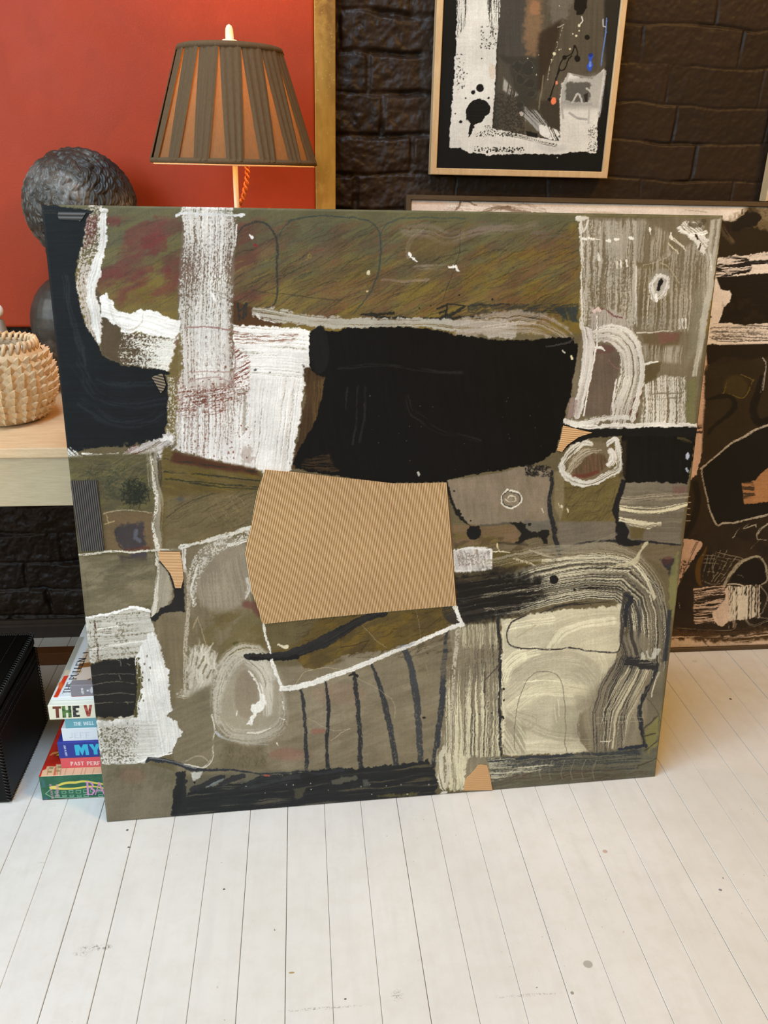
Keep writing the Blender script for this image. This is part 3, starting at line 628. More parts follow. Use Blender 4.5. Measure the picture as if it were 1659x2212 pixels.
    s.poly(c6((92, 765), (470, 770), (460, 1010), (320, 1036), (118, 1034)), (190, 188, 179), soft=16, rag=10, ang=-1, bw=2.6, bl=150, var=.45, c2=(166, 162, 150), grad=((222, 221, 216), 0), h=.8)
    s.poly(c6((100, 800), (340, 800), (340, 1034), (116, 1034)), (108, 102, 84), soft=6, ang=0, cov=[.34, .3, .06], speck=.85, bw=2.5, bl=16)
    s.speckle((236, 1560, 300, 1645), 90, (112, 106, 88), (.7, 1.8), 23, .7)
    for x, y in [(405, 350), (390, 400), (425, 420), (380, 455), (420, 500), (385, 630)]: s.ell(*c6((x, y))[0], 1.6, 3, (120, 112, 96))
    s.stroke(c6((345, 370), (356, 470), (362, 560), (345, 660), (340, 720)), [6, 7, 7, 6, 5], (82, 74, 40), rag=6, cov=.75)
    s.stroke(c6((350, 1020), (480, 990), (570, 965)), 3, (240, 238, 234), h=1)
    # black square with scratches
    s.poly(c6((40, 402), (90, 392), (130, 376), (220, 364), (330, 353), (338, 440), (345, 560), (336, 650), (322, 742), (200, 738), (72, 735), (50, 560)), (32, 31, 29), soft=1.6, rag=4, ang=0, bw=6, var=.3, c2=(44, 42, 38), h=.4)
    for y, d in ((460, 6), (520, -4), (586, 4), (640, 10)):
        s.stroke(c6((52, y + 12), (180, y - 4 + d), (325, y + 4)), 1.6, (110, 104, 92), op=.8, cov=.8, bl=14)
    for P in (((240, 380), (248, 410)), ((215, 370), (240, 372)), ((285, 395), (300, 410)), ((270, 640), (290, 655)), ((225, 470), (235, 500))): s.stroke(c6(*P), 1.4, (150, 142, 124), op=.7)
    s.stroke(c6((230, 740), (290, 748), (320, 732)), [3, 5, 3], (196, 190, 176), rag=2)
    # bottom-left ground
    s.poly(c6((118, 1040), (405, 1032), (600, 1090), (590, 1380), (140, 1420)), (114, 107, 86), soft=4, ang=100, bw=7, bl=90, var=.5, c2=(98, 92, 72))
    s.mottle(c6((130, 1050), (590, 1100), (580, 1370), (150, 1400)), [(126, 118, 98), (92, 88, 66)], 20, -40, 2, .45, 10, 14)
    s.ell(*c6((310, 1110))[0], 30, 18, (122, 88, 72), op=.4, soft=18)
    s.poly(c6((140, 1200), (590, 1200), (580, 1390), (150, 1415)), (124, 114, 96), soft=20, op=.6)
    # the whorl
    s.ell(*c6((1060, 620))[0], 76, 100, (160, 151, 132), op=.85, soft=26, rot=-8)
    s.stroke(c6((860, 760), (850, 620), (880, 480), (950, 370), (1040, 320), (1110, 330), (1170, 390), (1220, 480)), [14, 24, 34, 40, 40, 34, 26, 14], (192, 186, 172), op=.8, soft=12, cov=.7, bw=2, bl=60, speck=.3, h=.4)
    s.stroke(c6((1080, 380), (1140, 430), (1175, 520), (1180, 620), (1180, 700)), [26, 28, 26, 20], (202, 197, 184), op=.8, soft=10, cov=.66, bw=1.8, bl=60)
    s.stroke(c6((1265, 560), (1280, 680), (1270, 780), (1190, 840), (1050, 865), (930, 840), (880, 780)), [8, 18, 26, 32, 36, 32, 20], (182, 175, 160), op=.7, soft=12, cov=.6, bw=2, bl=60, speck=.3)
    s.stroke(c6((955, 540), (960, 680), (1000, 800), (1020, 860)), [6, 5, 3], (170, 162, 146), op=.6, cov=.6)
    s.ell(*c6((1040, 590))[0], 26, 52, (138, 126, 106), op=.85, soft=10)
    s.stroke(c6((1062, 440), (1090, 480), (1120, 530), (1140, 590), (1150, 640)), [3, 6, 8, 12, 14], (224, 220, 210), rag=3, cov=.9, h=1.2)
    s.poly(c6((1130, 580), (1165, 600), (1172, 640), (1150, 690), (1118, 705), (1095, 740), (1075, 790), (1045, 780), (1080, 720), (1068, 690), (1070, 660), (1100, 650), (1130, 625)), (226, 224, 216), soft=1.6, rag=3, ang=70, h=1.6)
    s.stroke(c6((1050, 840), (1120, 835), (1200, 812)), [3, 5, 2], (214, 208, 192), cov=.75, h=.8)
    s.stroke(c6((848, 835), (890, 868), (960, 890), (1060, 908), (1180, 912)), [6, 5, 4, 2.4, 2], (172, 174, 176), op=.9, cov=.85)
    s.stroke(c6((822, 720), (838, 800), (832, 900), (828, 985), (800, 1040), (760, 1062), (700, 1050), (650, 1040)), [3, 4, 3, 5, 6, 4, 3, 2], (206, 200, 186), cov=.75, rag=1.5, h=.7)
    s.stroke(c6((655, 1020), (720, 985), (780, 1000), (800, 1020)), 3, (170, 160, 138), op=.6)
    for P in (((1275, 640), (1282, 690)), ((1260, 740), (1290, 755)), ((1240, 900), (1250, 920)), ((985, 700), (980, 730))): s.stroke(c6(*P), 2.4, (220, 214, 200), rag=1)
    # olive panel beneath the cardboard
    s.poly(c7((205, 285), (700, 240), (1430, 175), (1462, 292), (1280, 362), (1080, 440), (960, 470), (870, 462), (700, 500), (560, 580), (470, 570), (420, 530), (330, 490), (255, 470)), (98, 82, 44), soft=4, rag=4, ang=-25, bw=5, bl=60, var=.5, c2=(84, 68, 36))
    s.mottle(c7((400, 300), (1430, 190), (1440, 290), (1000, 450), (560, 570), (440, 540)), [(116, 92, 38), (76, 64, 42)], 16, -25, 2.5, .55, 6, 16)
    s.poly(c7((205, 290), (560, 250), (420, 420), (260, 460)), (98, 88, 62), soft=12, op=.8)
    s.scrib((640, 1320, 990, 1420), 130, (58, 48, 28), ang=-25, da=25, L=(14, 46), w=1.4, op=.55, curve=.5, seed=24)
    s.stroke(c7((840, 300), (920, 390), (990, 440)), 1.6, (150, 138, 104), op=.6); s.stroke(c7((1185, 210), (1220, 420), (1262, 620)), 2.4, (158, 144, 118), op=.5, cov=.6)
    s.stroke(c7((830, 460), (870, 400), (880, 390), (800, 420), (700, 440)), 1.8, (60, 46, 28), op=.8)
    s.stroke(c7((95, 495), (110, 500), (250, 502), (400, 478), (600, 395), (750, 312), (860, 250), (990, 222)), [10, 14, 14, 20, 27, 20, 17, 12], (34, 33, 32), soft=1.6, rag=2.5, bw=2.4, bl=120, var=.6, c2=(60, 60, 60), h=.8)
    s.stroke(c7((120, 508), (260, 518), (420, 505)), [6, 4, 10], (26, 25, 25), rag=2)
    s.stroke(c7((300, 425), (345, 440), (355, 436)), [4, 7, 5], (206, 196, 170), rag=2)
    # six charcoal bars
    bars = [([(442, 712), (462, 780), (468, 900), (475, 1000), (482, 1120), (487, 1235)], [6, 7, 7, 7, 8, 8], (48, 50, 54)),
            ([(603, 664), (618, 780), (618, 900), (610, 1030), (613, 1150), (620, 1260), (626, 1350)], [5, 8, 8, 8, 8, 7], (42, 43, 46)),
            ([(782, 602), (795, 700), (812, 840), (822, 980), (826, 1210)], [6, 9, 9, 9, 10], (46, 47, 50)),
            ([(892, 542), (935, 650), (975, 780), (1010, 930), (1035, 1060), (1055, 1195)], [5, 9, 11, 12, 12, 12], (52, 54, 57)),
            ([(1100, 440), (1140, 540), (1172, 680), (1190, 820), (1200, 960), (1208, 1170)], [13, 15, 15, 14, 13, 12], (60, 63, 66)),
            ([(1380, 338), (1365, 480), (1350, 640), (1345, 800), (1325, 960), (1300, 1180)], [6, 10, 12, 12, 12, 12], (54, 57, 62))]
    for i, (P, w, c) in enumerate(bars):
        s.stroke(c7(*P), w, c, op=.95, soft=2, rag=1.5, cov=[.98, .92, .84], bw=1.3, bl=9, speck=.6)
    s.stroke(c7((755, 620), (785, 608), (805, 628)), [5, 6, 3], (40, 38, 36), rag=2)
    s.stroke(c7((415, 670), (480, 590), (640, 570), (700, 580)), 1.4, (190, 176, 144), op=.6); s.stroke(c7((480, 890), (640, 970), (760, 960)), 1.4, (184, 172, 146), op=.5)
    s.stroke(c7((800, 640), (960, 720), (1040, 800), (1040, 890)), 1.4, (184, 172, 146), op=.5); s.stroke(c7((640, 1040), (700, 990), (760, 958)), 1.6, (198, 186, 158), op=.6)
    s.ell(*c7((1235, 887))[0], 3.4, 2.2, (34, 30, 26)); s.ell(*c7((1255, 475))[0], 1.8, 1.6, (34, 30, 26)); s.ell(*c7((1410, 406))[0], 1.8, 1.6, (34, 30, 26))
    # ================= right: grey panel, spiral, black marks
    s.poly(c5((0, 480), (210, 640), (800, 560), (1150, 560), (1560, 330), (1520, 720), (1480, 860), (1400, 760), (1200, 700), (800, 740), (500, 800), (220, 860)), (112, 100, 78), soft=8, ang=-8, bw=7, bl=120, var=.5, c2=(96, 84, 60))
    s.poly(c5((178, 286), (300, 272), (480, 240), (640, 200), (790, 225), (775, 380), (762, 450), (772, 545), (560, 535), (380, 548), (300, 545), (240, 490), (205, 430)), (130, 118, 100), soft=3, ang=80, bw=6, bl=70, var=.45, c2=(112, 100, 82))
    s.mottle(c5((190, 300), (780, 230), (770, 530), (260, 520)), [(142, 124, 106), (116, 104, 80)], 16, 90, 2.5, .4, 8, 19)
    s.poly(c5((200, 548), (570, 548), (610, 640), (500, 660), (300, 665), (208, 660)), (118, 96, 74), soft=6, ang=-6, var=.4, c2=(96, 84, 48))
    s.mottle(c5((210, 600), (600, 620), (740, 740), (500, 790), (440, 700), (220, 680)), [(104, 94, 44), (76, 62, 44)], 12, -18, 2.5, .6, 6, 20)
    s.poly(c5((440, 690), (740, 730), (780, 860), (500, 830), (440, 800)), (98, 86, 48), soft=10, ang=-15, var=.5, c2=(70, 56, 38))
    s.scrib((985, 1168, 1180, 1236), 50, (70, 62, 44), ang=-12, L=(20, 60), w=1.6, op=.5, seed=25)
    for wv, c, o in ((5, (214, 208, 192), 1), (2, (50, 46, 40), .8)):
        d = 0 if wv == 5 else 5
        s.stroke(c5((522 + d, 346 + d), (497, 372 + d), (490 + d, 400), (510, 432 - d), (560, 444 - d), (595 - d, 420), (608 - d, 392), (590, 362 + d), (540, 350 + d)), wv, c, cov=.85, op=o, rag=1)
    s.stroke(c5((512, 396), (545, 412), (575, 404), (572, 380), (540, 376), (530, 386)), 2.6, (196, 188, 168), rag=1); s.ell(*c5((545, 400))[0], 7, 5, (150, 140, 120), op=.5)
    s.ell(*c5((217, 350))[0], 2, 2, BK)
    s.stroke(c5((177, 300), (190, 370), (208, 430), (232, 480), (268, 520), (305, 552)), [5, 6, 6, 8, 5, 4], (28, 28, 27), rag=2)
    s.ell(*c5((330, 590))[0], 16, 14.5, (24, 24, 24), rag=1.5, h=.4)
    for x, y, r in ((262, 502, 3), (235, 470, 6), (310, 522, 2), (352, 560, 4), (250, 482, 3)): s.ell(*c5((x, y))[0], r, r, (28, 27, 26))
    s.stroke(c5((370, 548), (450, 545), (560, 538)), 5, (84, 78, 66), op=.8, soft=3)
    s.stroke(c5((640, 545), (700, 560), (770, 540)), 22, (104, 100, 92), op=.8, soft=6)
    s.poly(c5((540, 534), (600, 530), (632, 545), (628, 565), (650, 580), (700, 592), (725, 575), (760, 570), (772, 585), (758, 620), (755, 652), (738, 655), (725, 630), (700, 612), (650, 622), (618, 640), (595, 655), (560, 655), (590, 635), (608, 600), (585, 575), (570, 552)), (30, 29, 27), soft=2.4, rag=2)
    s.ell(*c5((652, 546))[0], 4, 3.4, (34, 32, 30)); s.stroke(c5((470, 650), (560, 655), (640, 660)), 5, (50, 44, 34), op=.6, soft=4)
    # whites
    s.poly(c5((213, 700), (240, 680), (310, 668), (380, 672), (432, 682), (436, 740), (430, 795), (350, 806), (290, 818), (224, 815), (214, 760)), (206, 202, 197), soft=2, rag=3, ang=80, bw=2.4, bl=40, cov=.94, var=.5, c2=(160, 152, 146), h=1.2)
    s.poly(c5((235, 710), (410, 700), (405, 770), (240, 780)), (140, 130, 122), soft=4, ang=90, cov=.4, speck=.7, bw=2)
    for P in (((218, 700), (300, 678), (425, 690)), ((222, 810), (300, 812), (430, 795)), ((432, 690), (430, 790)), ((216, 690), (218, 800))): s.stroke(c5(*P), 5, (222, 220, 216), cov=.8, h=1.2)
    s.stroke(c5((465, 652), (470, 680), (480, 695)), 3, (204, 190, 150), rag=1); s.stroke(c5((440, 702), (490, 700), (540, 705)), 3, (214, 206, 180), cov=.7)
    s.stroke(c5((565, 738), (600, 750), (680, 780), (760, 820)), [3, 6, 5, 3], (190, 178, 150), cov=.5, speck=.6)
    s.stroke(c5((655, 690), (720, 712), (800, 730)), [3, 6, 3], (176, 166, 142), cov=.7)
    # second panel & right panel
    s.poly(c5((795, 250), (1180, 60), (1170, 400), (1160, 530), (1000, 540), (850, 545), (800, 440)), (108, 96, 58), soft=5, ang=-35, bw=6, bl=60, var=.5, c2=(90, 76, 46))
    s.scrib((1205, 1040, 1330, 1125), 90, (66, 58, 40), ang=-30, da=40, L=(12, 40), w=1.3, op=.6, seed=26)
    s.poly(c5((795, 240), (860, 230), (850, 440), (830, 520), (798, 450)), (136, 124, 98), soft=6, op=.7)
    for x, y in ((820, 430), (868, 462), (725, 460), (835, 445)): s.stroke(c5((x, y - 10), (x + 6, y + 14)), 3, (206, 196, 170), rag=2)
    s.poly(c5((810, 530), (1150, 525), (1150, 640), (1000, 640), (830, 680)), (114, 106, 92), soft=6, ang=-10, var=.4, c2=(98, 90, 76))
    s.stroke(c5((830, 540), (870, 570), (900, 575)), 4, (170, 160, 134), cov=.6)
    s.poly(c5((1190, 280), (1570, 290), (1545, 480), (1520, 660), (1210, 640), (1170, 520), (1175, 380)), (122, 114, 98), soft=4, ang=3, bw=4, bl=120, var=.6, c2=(96, 88, 74))
    s.poly(c5((1480, 320), (1560, 320), (1555, 370), (1480, 370)), (116, 78, 74), soft=9, op=.5)
    s.stroke(c5((1190, 400), (1300, 400), (1420, 385), (1560, 372)), [16, 18, 12], (156, 146, 124), cov=.55, bw=1.8, bl=90)
    s.stroke(c5((1180, 445), (1280, 462), (1400, 460), (1560, 425)), [10, 16, 16, 9], (216, 208, 176), cov=.72, bw=1.8, bl=90, h=.5)
    s.stroke(c5((1175, 515), (1260, 535), (1330, 545), (1405, 540)), [9, 14, 14, 6], (214, 206, 176), cov=.75, rag=3, bw=1.8, h=.5)
    s.poly(c5((1230, 555), (1320, 560), (1310, 625), (1240, 625)), (92, 78, 40), soft=8, op=.7)
    # stems and horizontal charcoal
    s.stroke(c5((782, 235), (778, 320), (768, 400), (772, 470), (792, 560), (805, 640), (828, 715)), [7, 8, 9, 11, 11, 10, 7], (40, 40, 42), rag=2, soft=2, cov=.92, speck=.5, bl=14)
    s.stroke(c5((768, 684), (850, 686), (930, 658), (1030, 642), (1130, 640), (1220, 655), (1310, 640), (1420, 650), (1525, 662)), [5, 6, 5, 4, 5, 10, 7, 4, 4], (40, 40, 42), rag=2, soft=2)
    s.poly(c5((1185, 280), (1212, 285), (1195, 360), (1170, 430), (1168, 520), (1205, 535), (1232, 590), (1222, 625), (1300, 650), (1280, 668), (1190, 672), (1150, 645), (1148, 520), (1135, 460), (1155, 380)), (30, 30, 31), soft=2, rag=2)
    # black block right + arc + ring
    s.poly(c5((1178, 10), (1610, 0), (1600, 160), (1560, 312), (1480, 300), (1400, 295), (1300, 300), (1205, 296), (1185, 200)), (16, 15, 14), soft=2, rag=4, ang=90, bw=5, var=.25, c2=(34, 33, 31))
    s.poly(c5((1175, 60), (1215, 60), (1205, 260), (1170, 270)), (64, 54, 36), soft=7, op=.6)
    s.stroke(c5((1510, 45), (1550, 52), (1580, 70)), [4, 10, 8], (74, 66, 44), cov=.6, op=.8)
    s.ell(*c5((1565, 150))[0], 5, 8, (170, 178, 196), rag=3, soft=2); s.ell(*c5((1565, 225))[0], 2.4, 5, (150, 160, 180), rag=2)
    s.ell(*c5((1010, 180))[0], 56, 40, (118, 104, 80), op=.95, soft=4, rot=-25, rag=3)
    s.poly(c5((900, 240), (1000, 130), (1090, 140), (1110, 200), (1050, 250), (960, 275)), (112, 84, 66), soft=6, ang=85, bw=2.4, bl=40, var=.8, c2=(74, 66, 44))
    s.stroke(c5((910, 262), (970, 262), (1040, 240)), 8, (104, 50, 42), soft=5, op=.7)
    s.stroke(c5((838, 190), (862, 150), (910, 105), (965, 70), (1010, 78)), [12, 14, 18, 16, 10], (206, 202, 190), cov=.8, rag=3, bw=1.6, bl=50, h=1)
    s.stroke(c5((880, 235), (920, 180), (980, 130), (1060, 115)), [12, 20, 18, 8], (170, 160, 140), cov=.6, rag=3, bw=1.6, bl=50, h=.6)
    s.stroke(c5((1105, 75), (1150, 50), (1166, 110), (1168, 215), (1120, 250), (1050, 285), (985, 308), (910, 290), (850, 250), (838, 200)), [10, 10, 14, 14, 16, 14, 14, 16, 14, 12], (220, 217, 208), cov=.88, rag=3, bw=1.8, bl=60, h=1.2, var=.3)
    s.stroke(c5((1120, 110), (1140, 160), (1110, 200)), [12, 16, 12], (226, 222, 214), cov=.8, rag=4, h=1.4)
    # arch sweep
    s.poly(c5((215, 850), (460, 790), (760, 800), (800, 900), (740, 1000), (600, 1060), (420, 1090), (260, 1100), (232, 1010)), (38, 35, 32), soft=14, rag=8, ang=-8, bw=5, bl=120, var=.6, c2=(70, 58, 44))
    s.poly(c5((230, 830), (540, 790), (720, 850), (560, 900), (240, 860)), (84, 74, 50), soft=12, op=.6, ang=-8, cov=.6)
    arch = [(985, 1320), (1080, 1288), (1180, 1262), (1280, 1246), (1345, 1250), (1388, 1290), (1402, 1360), (1400, 1430)]
    aw = [60, 84, 92, 94, 92, 88, 84, 80]
    s.stroke(arch[1:], aw[1:], (118, 111, 94), op=.95, soft=10, rag=4)
    s.stroke(arch, aw, (50, 47, 44), op=.9, soft=5, cov=[.9, .62, .42, .38, .4, .36, .4, .46], bw=1.8, bl=260, speck=.08, h=.3, side=.18)
    s.stroke([(960, 1250)] + [(x, y) for x, y in arch[1:]], aw, (206, 200, 174), op=.9, soft=4, cov=[0, .02, .3, .46, .46, .42, .4, .36], bw=1.7, bl=280, speck=.08, h=.8)
    s.stroke([(1060, 1216), (1160, 1196), (1250, 1190), (1320, 1188), (1375, 1210), (1418, 1262), (1432, 1330)], [20, 34, 36, 34, 30, 30, 26], (150, 142, 122), op=.8, soft=5, cov=.55, bw=1.8, bl=200, speck=.1)
    s.stroke([(1180, 1212), (1250, 1206), (1330, 1206), (1380, 1232), (1412, 1290)], [18, 22, 22, 20, 12], (222, 216, 188), op=.85, soft=3, cov=.42, bw=1.6, bl=150, h=.8)
    s.stroke(c5((1120, 800), (1250, 770), (1300, 690), (1330, 650)), [12, 14, 8, 6], (190, 182, 152), cov=.5, rag=3)
    s.stroke(c5((790, 740), (850, 700), (1000, 660), (1150, 600)), [8, 12, 10, 8], (134, 126, 108), cov=.6, op=.7, soft=4)
    s.ell(*c5((793, 858))[0], 10, 10, (26, 26, 26)); s.ell(*c5((912, 917))[0], 3, 2.6, (30, 29, 27))
    s.stroke(c5((930, 912), (1010, 912), (1060, 908)), [3, 5, 3], (44, 40, 36), rag=2)
    s.stroke(c5((700, 1060), (800, 1020), (900, 1004), (1060, 990), (1180, 985)), [5, 8, 7, 6, 4], (50, 46, 42), rag=4, cov=.8)
    s.poly(c5((1405, 745), (1498, 735), (1492, 830), (1460, 840), (1445, 790)), (46, 46, 50), soft=4, rag=4, op=.9); s.ell(*c5((1450, 750))[0], 12, 9, (84, 46, 46), op=.5, soft=5)
    s.poly(c5((1470, 800), (1515, 680), (1500, 1000), (1480, 1100), (1455, 1000), (1462, 860)), (124, 122, 78), soft=5, op=.8, rag=3)
    s.poly(c5((1450, 1040), (1475, 1040), (1450, 1330), (1425, 1335)), (48, 50, 56), soft=4, op=.9, ang=95)
    # cream field
    s.poly(c8((200, 300), (520, 280), (540, 1130), (480, 1250), (250, 1350), (130, 1260), (200, 900), (250, 600)), (142, 133, 112), soft=6, ang=90, bw=5, bl=160, var=.5, c2=(112, 104, 84))
    s.poly(c8((60, 400), (520, 380), (520, 620), (80, 640)), (122, 112, 92), soft=20, op=.6, ang=-12, cov=.7, bw=5)
    s.poly(c8((190, 560), (300, 560), (540, 540), (540, 1130), (330, 1140), (280, 1350), (200, 1350), (190, 1150), (160, 1000)), (210, 204, 174), soft=5, rag=5, ang=90, bw=2.2, bl=200, cov=[.12, .35, .55, .62, .6], speck=.12, h=.9)
    s.poly(c8((270, 290), (520, 285), (525, 460), (280, 440)), (188, 182, 154), soft=6, ang=90, bw=2, bl=60, cov=[.5, .2])
    s.poly(c8((300, 420), (520, 420), (530, 1130), (300, 1140)), (70, 66, 60), soft=4, ang=90, bw=1.6, bl=130, cov=.16, speck=.1)
    s.poly(c8((180, 1120), (330, 1120), (315, 1230), (300, 1350), (215, 1355), (190, 1250)), (206, 200, 172), soft=3, rag=8, ang=90, bw=2, bl=60, cov=.62, h=.7)
    s.stroke(c8((175, 1080), (150, 1180), (155, 1280), (180, 1345), (200, 1280), (215, 1180)), [6, 16, 20, 10, 8, 5], (204, 198, 176), rag=3, cov=.85, h=.6)
    s.stroke(c8((140, 1100), (125, 1260)), 6, (150, 142, 116), cov=.7)
    s.stroke(c8((165, 1372), (190, 1368)), 8, (214, 210, 200), rag=3)
    s.poly(c8((545, 256), (640, 250), (760, 222), (900, 200), (1100, 184), (1322, 168), (1324, 330), (1312, 430), (1282, 500), (1235, 610), (1170, 720), (1140, 820), (1050, 860), (1036, 960), (1050, 1040), (1100, 1110), (900, 1125), (560, 1130), (548, 700)), (202, 196, 170), soft=4, rag=4, ang=-15, bw=7, bl=130, var=.4, c2=(178, 171, 148), h=.4)
    for P, w, c, o in [
        (((600, 740), (740, 640), (900, 590), (1030, 610), (1100, 700), (1130, 800)), 34, (164, 157, 136), .8), (((600, 640), (760, 540), (920, 500), (1060, 520), (1150, 600)), 26, (160, 153, 132), .7),
        (((620, 820), (760, 720), (920, 700), (1060, 720)), 30, (206, 200, 172), .6), (((570, 560), (640, 500), (760, 470)), 26, (218, 213, 184), .8), (((565, 640), (600, 560), (680, 500)), 20, (222, 216, 186), .8),
        (((800, 420), (860, 330), (1000, 270), (1180, 240), (1300, 240)), 26, (166, 160, 138), .75), (((860, 440), (940, 340), (1080, 290), (1250, 270)), 20, (212, 207, 180), .7), (((980, 450), (1060, 380), (1200, 330), (1310, 320)), 18, (170, 163, 142), .7),
        (((600, 300), (700, 280), (850, 260)), 24, (216, 210, 182), .8), (((700, 660), (830, 645), (930, 655)), 5, (226, 222, 194), .9), (((640, 760), (800, 735), (1000, 750)), 8, (214, 208, 182), .6),
        (((680, 1050), (900, 1040), (1240, 1045)), 8, (206, 200, 178), .8), (((690, 1080), (900, 1090), (1100, 1080)), 14, (196, 190, 166), .7), (((600, 870), (700, 960), (760, 900), (640, 860)), 20, (150, 144, 124), .6),
        (((700, 930), (850, 990), (1000, 1010)), 24, (146, 140, 120), .6), (((1150, 560), (1190, 620), (1170, 760)), 26, (178, 172, 148), .6), (((1060, 820), (1140, 740), (1200, 640)), 20, (140, 134, 114), .6), (((1170, 480), (1200, 560), (1190, 640)), 18, (204, 198, 172), .6)]:
        s.stroke(c8(*P), w, tuple(q * 1.1 for q in c), op=o, soft=6, cov=.6, bw=2.2, bl=130, h=.3)
    s.poly(c8((560, 880), (690, 960), (700, 1120), (560, 1125)), (142, 136, 116), soft=10, op=.7, ang=60, cov=.7)
    s.poly(c8((880, 800), (1040, 820), (1040, 1010), (860, 1000)), (150, 146, 126), soft=16, op=.5)
    s.stroke(c8((760, 250), (850, 290), (800, 320)), 3, (222, 216, 190), cov=.6, h=.6); s.stroke(c8((640, 380), (760, 300)), 3, (170, 160, 132), op=.6)
    # dark upright with cream beads
    s.stroke(c8((520, 255), (532, 420), (535, 600), (530, 760), (532, 900), (538, 1130)), [7, 6, 7, 6, 6, 5], (48, 48, 50), rag=1.5, soft=2, cov=.92, bw=1.4, bl=60)
    s.stroke(c8((552, 300), (553, 500), (556, 700), (556, 900), (552, 1120)), [4, 5, 6, 6, 4], (212, 206, 178), rag=4, cov=.85, h=1)
    for x, y, r in ((556, 708, 3), (560, 778, 2.4), (548, 886, 3), (553, 895, 2), (478, 862, 1.6), (545, 1050, 1.6), (546, 1010, 1.6), (400, 862, 1.4)): s.ell(*c8((x, y))[0], r, r, (40, 36, 32), rag=1)
    s.stroke(c8((440, 650), (520, 560), (545, 545)), [2, 3, 2], (70, 66, 58), op=.8); s.stroke(c8((432, 600), (430, 730)), 2, (50, 46, 42), op=.8)
    s.poly(c8((1030, 760), (1160, 700), (1260, 560), (1340, 470), (1480, 520), (1500, 760), (1440, 1080), (1100, 1115), (1040, 1000)), (150, 142, 122), soft=44, op=.9, ang=80, var=.5, c2=(120, 112, 94), bw=5)
    # shutters at right
    s.stroke(c8((1400, 420), (1390, 520), (1330, 640), (1270, 760), (1250, 880), (1250, 1060)), [60, 66, 74, 84, 88, 84], (128, 120, 102), soft=8, op=.9, rag=5)
    s.stroke(c8((1345, 110), (1340, 240), (1350, 380), (1380, 490), (1340, 600), (1270, 720), (1230, 860), (1230, 1080)), [18, 26, 34, 48, 66, 74, 80, 66], (56, 54, 52), op=.9, soft=4, cov=[.9, .6, .45, .62, .46, .36, .32, .3], bw=1.8, bl=170, speck=.1, h=.3)
    s.stroke(c8((1440, 540), (1400, 640), (1340, 740), (1280, 860), (1260, 1000)), [40, 56, 60, 66, 60], (204, 197, 168), op=.9, soft=4, cov=[.34, .36, .36, .3, .2], bw=1.6, bl=150, h=.7)
    s.stroke(c8((1335, 110), (1372, 125), (1345, 200), (1335, 300)), [4, 10, 10, 6], (44, 46, 52), rag=2)
    s.stroke(c8((1420, 150), (1425, 240), (1415, 420), (1420, 480)), 10, (60, 60, 62), op=.7, soft=4, cov=.6)
    s.stroke(c8((1540, 545), (1520, 640), (1460, 740), (1425, 840), (1440, 960), (1460, 1070)), [7, 10, 8, 8, 9, 7], (44, 46, 50), rag=3, soft=2, cov=.85)
    s.poly(c8((1330, 500), (1440, 510), (1540, 545), (1520, 600), (1400, 560), (1320, 560)), (46, 46, 48), soft=4, rag=6, cov=.8)
    s.poly(c8((1470, 760), (1560, 560), (1590, 540), (1560, 900), (1480, 1000)), (112, 106, 88), soft=6, op=.9)
    s.stroke(c8((1555, 600), (1530, 660), (1500, 760)), [4, 3, 2], (216, 210, 194), cov=.8)
    for P in (((1448, 480), (1452, 510)), ((1478, 470), (1484, 505)), ((1530, 450), (1520, 500)), ((1552, 450), (1540, 480)), ((1500, 510), (1530, 480))): s.stroke(c8(*P), 7, (196, 194, 184), rag=3, op=.8, h=.6)
    # lower right band
    s.poly(c8((445, 1145), (760, 1140), (1100, 1120), (1460, 1075), (1560, 850), (1540, 1280), (1200, 1310), (490, 1350), (470, 1200)), (106, 103, 86), soft=4, ang=-3, bw=4, bl=120, var=.6, c2=(84, 84, 74))
    s.poly(c8((470, 1150), (1100, 1120), (1440, 1090), (1420, 1220), (480, 1260)), (56, 60, 64), soft=6, rag=5, ang=-3, bw=1.8, bl=130, cov=.42, speck=.2)
    s.poly(c8((450, 1140), (700, 1140), (900, 1180), (760, 1240), (470, 1300)), (188, 184, 162), soft=6, rag=6, ang=-3, bw=1.8, bl=110, cov=[.5, .25], speck=.2, h=.5)
    s.stroke(c8((640, 1150), (800, 1140), (1000, 1130)), 6, (50, 54, 62), cov=.7, op=.9)
    s.poly(c8((1455, 1000), (1560, 850), (1540, 1060), (1480, 1110)), (126, 122, 74), soft=8, rag=4, op=.85)
    for P in (((1455, 1010), (1530, 990)), ((1460, 1100), (1540, 1040)), ((1420, 1200), (1530, 1150)), ((1350, 1110), (1470, 1065)), ((1455, 960), (1540, 880))): s.stroke(c8(*P), 3, (64, 62, 48), rag=1, op=.8)
    s.stroke(c8((1300, 1090), (1400, 1075), (1470, 1070)), [5, 9, 6], (46, 50, 58), rag=3)
    s.stroke(c8((520, 1320), (900, 1260), (1300, 1250)), 26, (88, 82, 66), op=.6, soft=8, cov=.6)
    s.scrib((1080, 1665, 1400, 1690), 60, (82, 58, 46), ang=-14, L=(10, 40), w=1.6, op=.5, seed=27)
    for x in (790, 850, 930, 990, 1060, 1130): s.stroke(c8((x + 20, 1160), (x - 4, 1230), (x + 6, 1285)), 1.2, (158, 152, 130), op=.6)
    # pencil lines over the cream
    pk = dict(soft=1.2, cov=.9, bl=10, bw=1)
    s.stroke(c8((700, 232), (640, 258), (600, 290), (578, 345), (580, 400), (605, 432), (660, 448), (800, 452), (900, 452), (980, 443), (1050, 452), (1130, 466), (1220, 470), (1284, 464), (1308, 410), (1322, 320), (1322, 172)), 3.2, (62, 58, 56), **pk)
